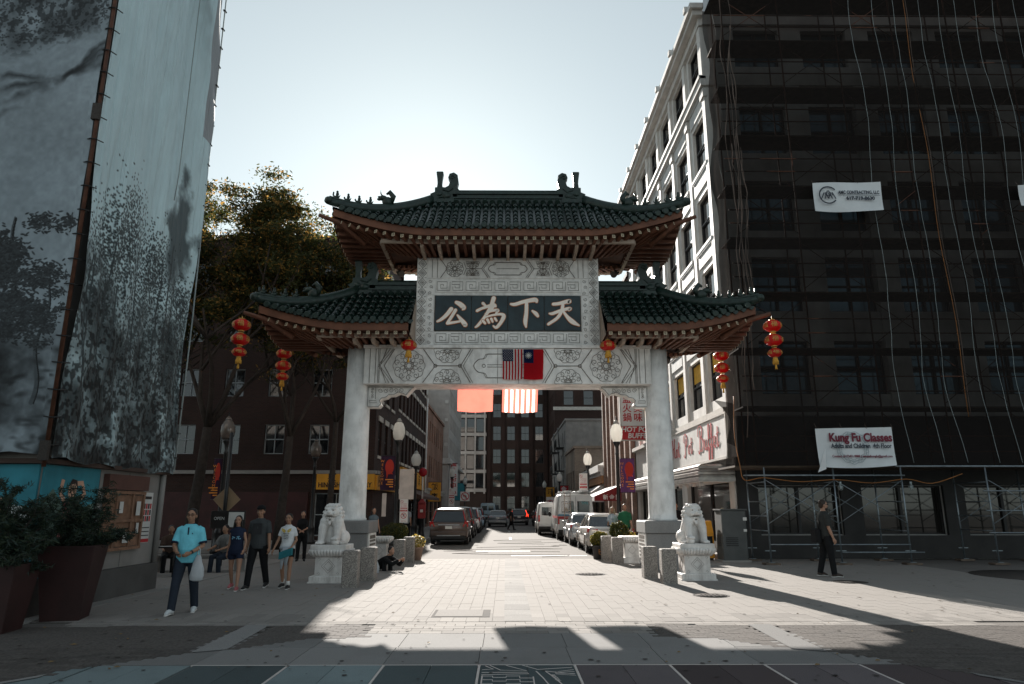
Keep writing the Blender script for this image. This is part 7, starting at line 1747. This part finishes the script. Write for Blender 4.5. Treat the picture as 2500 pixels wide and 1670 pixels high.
        if detail:
            for q, L in ((-.027,.066),(-.009,.078),(.009,.074),(.027,.058)):
                b0 = w+f*.078*s+ac*q*s; sk.tube([b0, b0+f*L*.45*s+pn*.008*s, b0+f*L*.75*s+pn*.03*s, b0+f*L*.85*s+pn*.05*s], [.0105*s,.0095*s,.0085*s,.007*s], 6)
            tb = w+f*.03*s-ac*.028*s*(1 if ac.y < 0 else -1)*(-1); tdir = ac*(1 if ac.y < 0 else -1); sk.tube([w+f*.03*s+tdir*.022*s, w+f*.062*s+tdir*.042*s+pn*.012*s, w+f*.095*s+tdir*.040*s+pn*.028*s], [.014*s,.012*s,.009*s], 6)
        else: sk.ell(w+f*.11*s+pn*.01*s, (.03*s,.03*s,.04*s), 8, 6)
    link('body', remesh(sk, vox*s, 2, 'body', [skin]), t)
    # clothes
    cl = MB(); torso(cl, .024*s, -.115 if not sit else -.02, belly)
    for k in 'LR':
        e = mid(J['sh'+k], J['el'+k], min(1, sleeve*1.6)); r0 = .070 if not fem else .057
        pts = [J['sh'+k]+V((-(.05 if k == 'R' else -.05)*s,0,.022*s)), J['sh'+k]+V((0,0,-.01*s)), mid(J['sh'+k], J['el'+k], min(1, sleeve*.8)), e]; rr = [r0*.72, r0*.93, r0*.96, r0*.95]
        if sleeve > .63: pts.append(mid(J['el'+k], J['wr'+k], min(.95, (sleeve-.62)*2.6))); rr.append(r0*.72)
        limb(cl, pts, rr, 12)
    o = link('shirt', remesh(cl, vox*1.15*s, 3, 'shirt', [top]), t)
    tr = MB()
    tr.loft([[hip+up*u*s+V((cos(q)*(a*s+.012*s), sin(q)*(b*s+.012*s), 0)) for q in [2*pi*i/18 for i in range(18)]] for u, a, b in ((-.12,.15,.105),(-.02,.162,.115),(.05,.150,.112),(.08,.14,.108))])
    for k in 'LR':
        if shorts: limb(tr, [J['hp'+k], mid(J['hp'+k],J['kn'+k],.45)], (.105,.092), 14)
        else: limb(tr, [J['hp'+k], mid(J['hp'+k],J['kn'+k],.5), J['kn'+k], mid(J['kn'+k],J['an'+k],.5), J['an'+k]+V((0,.0,-.02*s))], (.105,.094,.076,.068,.064), 14)
    link('shorts' if shorts else 'trousers', remesh(tr, vox*1.2*s, 3, 'trousers', [bot]), t)
    for k in 'LR':
        sm = MB(); a, to = J['an'+k], J['to'+k]; fw = (to-a).normalized()
        sm.tube([a+V((0,.055*s,-.04*s)), a+V((0,0,-.035*s)), mid(a, to, .55), to+fw*.02*s], [.040*s,.052*s,.046*s,.030*s], 12, flat=.85)
        sm.tube([a+V((0,0,.015*s)), a+V((0,0,-.035*s))], [.045*s,.050*s], 10)
        o = link('shoe', remesh(sm, vox*1.1*s, 2, 'shoe', [shoe]), t)
        so_ = MB().tube([a+V((0,.07*s,-.075*s)), mid(a, to, .5)+V((0,0,-.038*s)), to+fw*.03*s+V((0,0,-.018*s))], [.040*s,.044*s,.030*s], 8, flat=.35).build('sole', m_sw if detail else m_black, o)
        if sock: MB().tube([a+V((0,0,.10*s)), a+V((0,0,-.01*s))], [.043*s,.045*s], 10).build('sock', sock, t)
    hm = MB(); hc = head+V((0,.025*s,.055*s))
    hm.ell(hc, (.084*s,.090*s,.082*s), 16, 10).ell(head+V((0,.06*s,.0)), (.072*s,.052*s,.075*s), 12, 8)
    for sd in (-1, 1): hm.ell(head+V((sd*.070*s,.03*s,.035*s)), (.016*s,.045*s,.045*s), 8, 6)
    if long_hair:
        for i in range(14):
            a = -.25 + (pi+.5)*i/13; b = head+V((.075*s*cos(a), .03*s+.06*s*sin(a), .03*s)); hm.tube([b, b+V((.012*s*cos(a), .01*s*sin(a), -.12*s)), b+V((.035*s*cos(a), .015*s, -.26*s)), b+V((.04*s*cos(a), .0, -.36*s))], [.032*s,.034*s,.028*s,.010*s], 8)
    link('hair', remesh(hm, vox*1.1*s, 2, 'hair', [hair]), t)
    if cap: c = MB().lathe([(.092*s,.0),(.094*s,.03*s),(.075*s,.075*s),(.02*s,.098*s)], tuple(head+V((0,.012*s,.055*s))), 18).build('cap', cap, t); MB().add([tuple(head+V((.075*s*cos(a)*q, -.07*s-.075*s*sin(a)*(q-.2)*1.1, .062*s-.01*s*(q)))) for q in (.2, 1.0) for a in [pi*i/10 for i in range(11)]], [(i, i+1, 12+i, 11+i) for i in range(10)]).build('brim', cap, c)
    if detail:
        for sd in (-1, 1):
            MB().ell(head+V((sd*.030*s,-.079*s,.018*s)), (.011*s,.006*s,.0055*s), 8, 6).build('eye', m_eye, t); MB().tube([head+V((sd*.014*s,-.086*s,.043*s)), head+V((sd*.034*s,-.084*s,.047*s)), head+V((sd*.05*s,-.074*s,.041*s))], .0042*s, 5).build('eyebrow', hair if not cap else m_hairb, t)
        MB().ell(head+V((0,-.089*s,-.052*s)), (.021*s,.006*s,.0055*s), 8, 6).build('mouth', m_lip, t)
        if glasses:
            g = MB()
            for sd in (-1, 1): g.tube([head+V((sd*.032*s+.024*s*cos(a), -.092*s, .018*s+.017*s*sin(a))) for a in [2*pi*i/14 for i in range(15)]], .003*s, 4); g.tube([head+V((sd*.056*s,-.090*s,.022*s)), head+V((sd*.078*s,0,.022*s))], .0028*s, 4)
            g.tube([head+V((-.01*s,-.094*s,.022*s)), head+V((.01*s,-.094*s,.022*s))], .003*s, 4); g.build('glasses', m_eye, t)
    if collar:
        MB().loft([[neck+V((cos(q)*r_*s, sin(q)*r_*.9*s-.005*s, zz*s-.012*s*(-sin(q)))) for q in [2*pi*i/20 for i in range(20)]] for r_, zz in ((.085,-.03),(.070,.012),(.062,.022),(.066,.008))], 0, False).build('collar', collar, t)
    if stripe:
        for k in 'LR':
            e = mid(J['sh'+k], J['el'+k], min(1, sleeve*1.6)); d = (J['el'+k]-J['sh'+k]).normalized(); MB().tube([e-d*.012*s, e+d*.016*s], .072*s, 14).build('sleeve_band', stripe, t)
    J.update(hip=hip, chest=chest, neck=neck, head=head, s=s, fr=-(.118*s+.02*s))
    return t, J
WALK = dict(legL=(16,4), legR=(-14,14), armL=(-10,8,14,5), armR=(12,8,18,5))
WALK2 = dict(legL=(-14,18), legR=(15,3), armL=(10,8,16,5), armR=(-8,8,12,5))
STAND = dict(legL=(2,1), legR=(-2,3), armL=(4,7,12,8), armR=(0,7,14,8))
def bag(mat, label, x, y, z, k=1.0, rz=0.0, name='plastic_bag', held=True):
    t = thing(name, label, 'bag', (x, y, z), rz, None, local=True)
    rg = []
    for zz, a, b in ((0,.035,.02),(-.05,.055,.03),(-.14,.085,.045),(-.26,.12,.055),(-.38,.135,.055),(-.46,.12,.045),(-.485,.06,.02)): rg.append([(k*a*(1+.10*sin(q*5+zz*20))*cos(q), k*b*(1+.14*sin(q*7+zz*31))*sin(q), k*zz) for q in [2*pi*i/24 for i in range(24)]])
    MB().loft(rg).build('bag_body', mat, t)
    MB().tube([(-.03*k,0,-.02*k),(-.02*k,0,.10*k),(0,0,.145*k),(.02*k,0,.10*k),(.03*k,0,-.02*k)], .010*k, 6).build('handle', mat, t); return t
m_bagw = M('white_plastic_bag', (.62,.64,.66), .4, 0, .08, 6, trans=.4, bump=.3, bscale=20)
jeans = cloth('dark_jeans', (.022,.028,.04)); blackc = cloth('black_cloth', (.012,.012,.013)); teal = cloth('aqua_polo', (.16,.52,.62)); navy = cloth('navy_cloth', (.016,.022,.045)); greyt = cloth('grey_tee', (.050,.054,.056)); white = cloth('white_tee', (.58,.59,.60)); dshirt = cloth('charcoal_shirt', (.035,.036,.034)); m_white_sh = M('white_sneaker', (.50,.52,.53), .6, 0, .15); m_pinksh = M('pink_shoe', (.42,.12,.13), .6); m_blsh = M('dark_shoe', (.018,.017,.017), .6)
WG = 'people walking over the shaded paving'
t, J = person('person in an aqua polo shirt and dark jeans, walking with arms bent', -5.36, 12.32, R(8), 1.73, dict(legL=(18,4), legR=(-10,12), armL=(16,10,62,40), armR=(8,14,78,48)), teal, jeans, m_white_sh, m_skin2, glasses=True, collar=navy, stripe=navy, belly=.035, group=WG, sleeve=.5)
s = J['s']; MB().tube([J['wrR']-J['fdR']*.03, J['wrR']-J['fdR']*.005], .031*s, 10).build('wrist_watch', m_black, t)
MB().bx(-.006, .012, J['chest'].y+J['fr']-.012, J['chest'].y+J['fr']+.006, J['chest'].z+.0, J['chest'].z+.12).ell((.07, J['chest'].y+J['fr']+.002, J['chest'].z+.02), (.008,.006,.012), 6, 5).build('placket', navy, t)
w = Matrix.Rotation(R(8), 4, 'Z') @ (J['elR']*.55+J['wrR']*.45); bag(m_bagw, 'white plastic bag hanging from the forearm of the person in aqua', -5.36+w.x+.03, 12.32+w.y, w.z-.10, .86)
w = Matrix.Rotation(R(8), 4, 'Z') @ (J['wrL']+J['fdL']*.09); tp = thing('mobile_phone', 'dark mobile phone in the hand of the person in aqua', 'phone', tuple(Vector((-5.36,12.32,0))+w+Vector((0,-.01,.02))), R(20), None, local=True); MB().cbox(-.035,.035,-.07,.07,-.005,.005,.003).build('phone_body', m_black, tp)
t, J = person('person with long dark hair in a navy top and short shorts', -5.80, 15.68, R(6), 1.57, dict(legL=(-12,16), legR=(13,3), armL=(-14,10,10,4), armR=(8,16,40,15)), navy, navy, m_pinksh, m_skin, long_hair=True, shorts=True, fem=True, sleeve=.12, group=WG)
y = J['chest'].y+J['fr']; g = MB()
for i in range(16): g.ell((random.uniform(-.09,.09), y+.006, J['chest'].z-.08+random.uniform(-.035,.035)), (.014,.008,.012), 6, 4)
g.build('shirt_print', M('shirt_print_blue', (.16,.34,.46), .7), t)['kind'] = 'stuff'
t, J = person('person in a grey tee, dark cap and trousers between two companions', -5.42, 15.95, R(-3), 1.78, dict(legL=(14,3), legR=(-12,15), armL=(-4,9,14,6), armR=(6,12,12,5)), greyt, blackc, m_blsh, m_skin2, cap=blackc, group=WG, sleeve=.52)
MB().cbox(-.10,.10, J['chest'].y+J['fr']-.002, J['chest'].y+J['fr']+.012, J['chest'].z-.16, J['chest'].z+.07, .01).build('shirt_print', M('dark_print', (.028,.028,.03), .8), t)
t, J = person('person in a white printed tee with a grey top tied round the waist', -4.80, 15.98, R(-2), 1.60, dict(legL=(-8,10), legR=(10,4), armL=(8,16,22,4), armR=(-2,14,55,30)), white, blackc, m_blsh, m_skin2, shorts=True, fem=True, sleeve=.42, sock=m_sw, group=WG, hair=m_hairb)
y = J['chest'].y+J['fr']-.004; g = MB()
for sd in (-1, 1): g.ribbon([(sd*.02,.0),(sd*.06,.04),(sd*.10,.06),(sd*.08,.01),(sd*.03,-.02)], .022, front(0, y, J['chest'].z+.02), .006)
g.build('yellow_print', M('print_yellow', (.55,.38,.04), .7), t); g = MB()
for i in range(4): g.ribbon([(-.07+.02*(i % 2),0),(-.03,.008),(.02,-.005),(.07-.02*(i % 2),.004)], .008, front(0, y, J['chest'].z-.03-.035*i), .006)
g.build('script_print', m_dark, t)
hz = J['hip'].z; MB().lathe([(.17*.92,hz+.03),(.18*.92,hz),(.17*.92,hz-.04)], n=20).tube([(.02,-.15,hz),(.05,-.17,hz-.15),(.04,-.16,hz-.36)], [.05,.06,.03], 8, flat=.4).tube([(.0,-.15,hz),(-.04,-.17,hz-.2),(-.05,-.17,hz-.44)], [.045,.05,.02], 8, flat=.4).build('tied_top', cloth('pale_grey_cloth', (.36,.39,.42)), t)
w = Matrix.Rotation(R(-2), 4, 'Z') @ (J['wrR']+J['fdR']*.1); tb = thing('teal_pouch', 'teal pouch held at the waist of the person in white', 'bag', (-4.80+w.x-.04, 15.98+w.y-.05, w.z-.03), R(-15), None, local=True); MB().loft([[(a*.15, b*.03, z_+.05*a) for a, b in ((-1,-1),(1,-1),(1,1),(-1,1))] for z_ in (-.09, .06)], 0, True, False).build('pouch', cloth('teal_cloth', (.03,.17,.20)), tb)
t, J = person('person in a charcoal shirt and black trousers looking right, before the scaffold', 8.22, 18.50, R(88), 1.93, dict(legL=(6,2), legR=(-6,10), armL=(2,6,16,5), armR=(8,6,22,6)), dshirt, blackc, M('brown_shoe', (.035,.022,.016), .5), m_skin, glasses=True, sleeve=.55, belly=.02, hair=M('brown_hair', (.03,.018,.012), .6, 0, .3, 30))
MB().ell(J['head']+Vector((0,-.035*J['s'],-.072*J['s'])), (.050*J['s'],.048*J['s'],.038*J['s']), 12, 8).build('beard', bpy.data.materials['brown_hair'], t)
w = Matrix.Rotation(R(88), 4, 'Z') @ Vector((.05,.22,J['hip'].z)); tb = thing('shoulder_bag', 'black shoulder bag worn by the person before the scaffold', 'bag', (8.22+w.x, 18.5+w.y, w.z), R(88), None, local=True); MB().cbox(-.20,.20,-.07,.07,-.2,.16,.04).build('bag_body', blackc, tb); MB().tube([(-.17,0,.14),(-.1,-.12,.42),(-.02,-.2,.58)], .018, 5).build('strap', blackc, tb)
# smaller figures farther away
person('person in a green tee behind the right plinth', 4.52, 27.2, R(-6), 1.78, WALK, cloth('green_tee', (.02,.11,.055)), blackc, m_blsh, m_skin, detail=False, z=.11, hair=m_hairb)
person('person with long pale hair walking beside the one in green', 4.15, 27.9, R(-8), 1.66, WALK2, cloth('pale_blue_top', (.32,.36,.40)), jeans, m_blsh, m_skin, long_hair=True, hair=m_hairg, fem=True, detail=False, z=.11)
person('person in a grey top with bare arms passing behind the left plinth', -4.75, 25.9, R(20), 1.64, WALK, cloth('blue_grey_top', (.10,.13,.15)), blackc, m_blsh, m_skin, fem=True, long_hair=True, detail=False, sleeve=.2, z=.11)
person('person in black with folded arms behind the left lion', -6.75, 24.0, R(12), 1.62, dict(legL=(2,1), legR=(0,2), armL=(22,6,80,60), armR=(22,6,80,60)), blackc, blackc, m_blsh, m_skin, fem=True, detail=False)
t, J = person('person in a grey shirt walking away by the red alarm box', -5.05, 36.6, R(180), 1.74, WALK, cloth('pale_grey_shirt', (.24,.25,.27)), blackc, m_blsh, m_skin, detail=False, z=.11, hair=M('grey_hair', (.12,.11,.10), .7))
MB().tube([J['neck']+Vector((-.12,-.02,-.02)), J['chest']+Vector((0,.16,-.05)), J['hip']+Vector((.18,.05,0))], .02, 5).build('bag_strap', blackc, t)
person('dark-clothed person walking away beyond the alarm box, nearer of two', -5.3, 43.5, R(180), 1.76, WALK2, blackc, blackc, m_blsh, m_skin, detail=False, z=.11)
person('dark-clothed person walking away beyond the alarm box, farther of two', -5.7, 47, R(180), 1.72, WALK, blackc, jeans, m_blsh, m_skin, detail=False, z=.11)
person('distant person crossing the road between the moving cars', .45, 57, R(90), 1.7, WALK, blackc, blackc, m_blsh, m_skin, detail=False)
person('person with pale hair partly hidden behind the grey cabinet', 7.35, 24.25, R(170), 1.72, STAND, cloth('tan_top', (.2,.15,.11)), blackc, m_blsh, m_skin, detail=False, hair=m_hairg)
person('person with short dark hair in the shop doorway above the right lion', 6.55, 27.5, R(-15), 1.80, STAND, blackc, blackc, m_blsh, m_skin, detail=False, z=.11)
SIT = dict(legL=(84,80), legR=(80,86), armL=(30,8,50,20), armR=(26,8,55,25), seat=.47, lean=8)
def bench(x, y, w, label):
    t = thing('bench', label, 'bench', (x, y, 0), 0, None, local=True); MB().cbox(-w/2,w/2,-.2,.2,.38,.44,.01).build('seat', m_greyd, t)
    for q in (-w/2+.2, w/2-.2): MB().bx(q-.08,q+.08,-.17,.17,0,.379).build('leg', m_greyd, t)
bench(-8.45, 20.2, 2.6, 'low stone bench at the left in deep shade')
person('seated person in a brown top on the bench, left of the aqua polo', -9.3, 20.15, R(25), 1.7, SIT, cloth('brown_top', (.07,.045,.035)), blackc, m_blsh, m_skin2, detail=False, sit=True)
person('seated person in a pale grey tee on the bench, right of the aqua polo', -7.75, 20.2, R(-20), 1.72, SIT, cloth('stone_tee', (.15,.15,.145)), jeans, m_blsh, m_skin2, detail=False, sit=True)
t = thing('folding_table', 'small dark folding table before the seated person at left', 'table', (-8.9, 18.9, 0), 0, None, local=True); MB().bx(-.5,.5,-.35,.35,.70,.73).build('table_top', m_dark, t)
for a in (-.45,.45):
    for b in (-.3,.3): MB().cyl((a,b,0), (a,b,.70), .018, n=6).build('leg', m_dark, t)
tp = thing('paper_sheet', 'white paper lying on the small dark table', 'paper', (-8.75, 18.8, .732), .3, None, local=True); MB().bx(-.16,.16,-.11,.11,0,.004).build('sheet', m_paper, tp)
t = thing('menu_board', 'black and white double board propped at the left in the shade', 'board', (-8.05, 20.9, 0), 0, None, local=True); MB().cbox(-.5,.5,-.02,.02,1.12,1.62,.008).build('board', m_dark, t); MB().bx(.02,.46,-.026,-.021,1.16,1.58).build('white_half', m_paper, t)
for q in (-.4,.4): MB().cyl((q,0,0),(q,.0,1.12),.02,n=6).build('leg', m_dark, t)
text('board_lettering', 'OPEN', .12, front(-.25,-.024,1.4), m_paper, t, ext=.001)
person('dark-clothed person sitting on the ground against the left bollards', -3.62, 20.55, R(60), 1.7, dict(legL=(125,120), legR=(118,112), armL=(60,4,70,30), armR=(55,4,75,30), seat=.12, lean=56), blackc, blackc, m_blsh, m_skin, detail=False, sit=True, sleeve=.97)
bag(m_bagw, 'white plastic bag on the ground beside the seated person', -3.55, 19.75, .42, 1.05)
for o in list(bpy.data.objects):
    if o.get('_loc') is not None: del o['_loc']
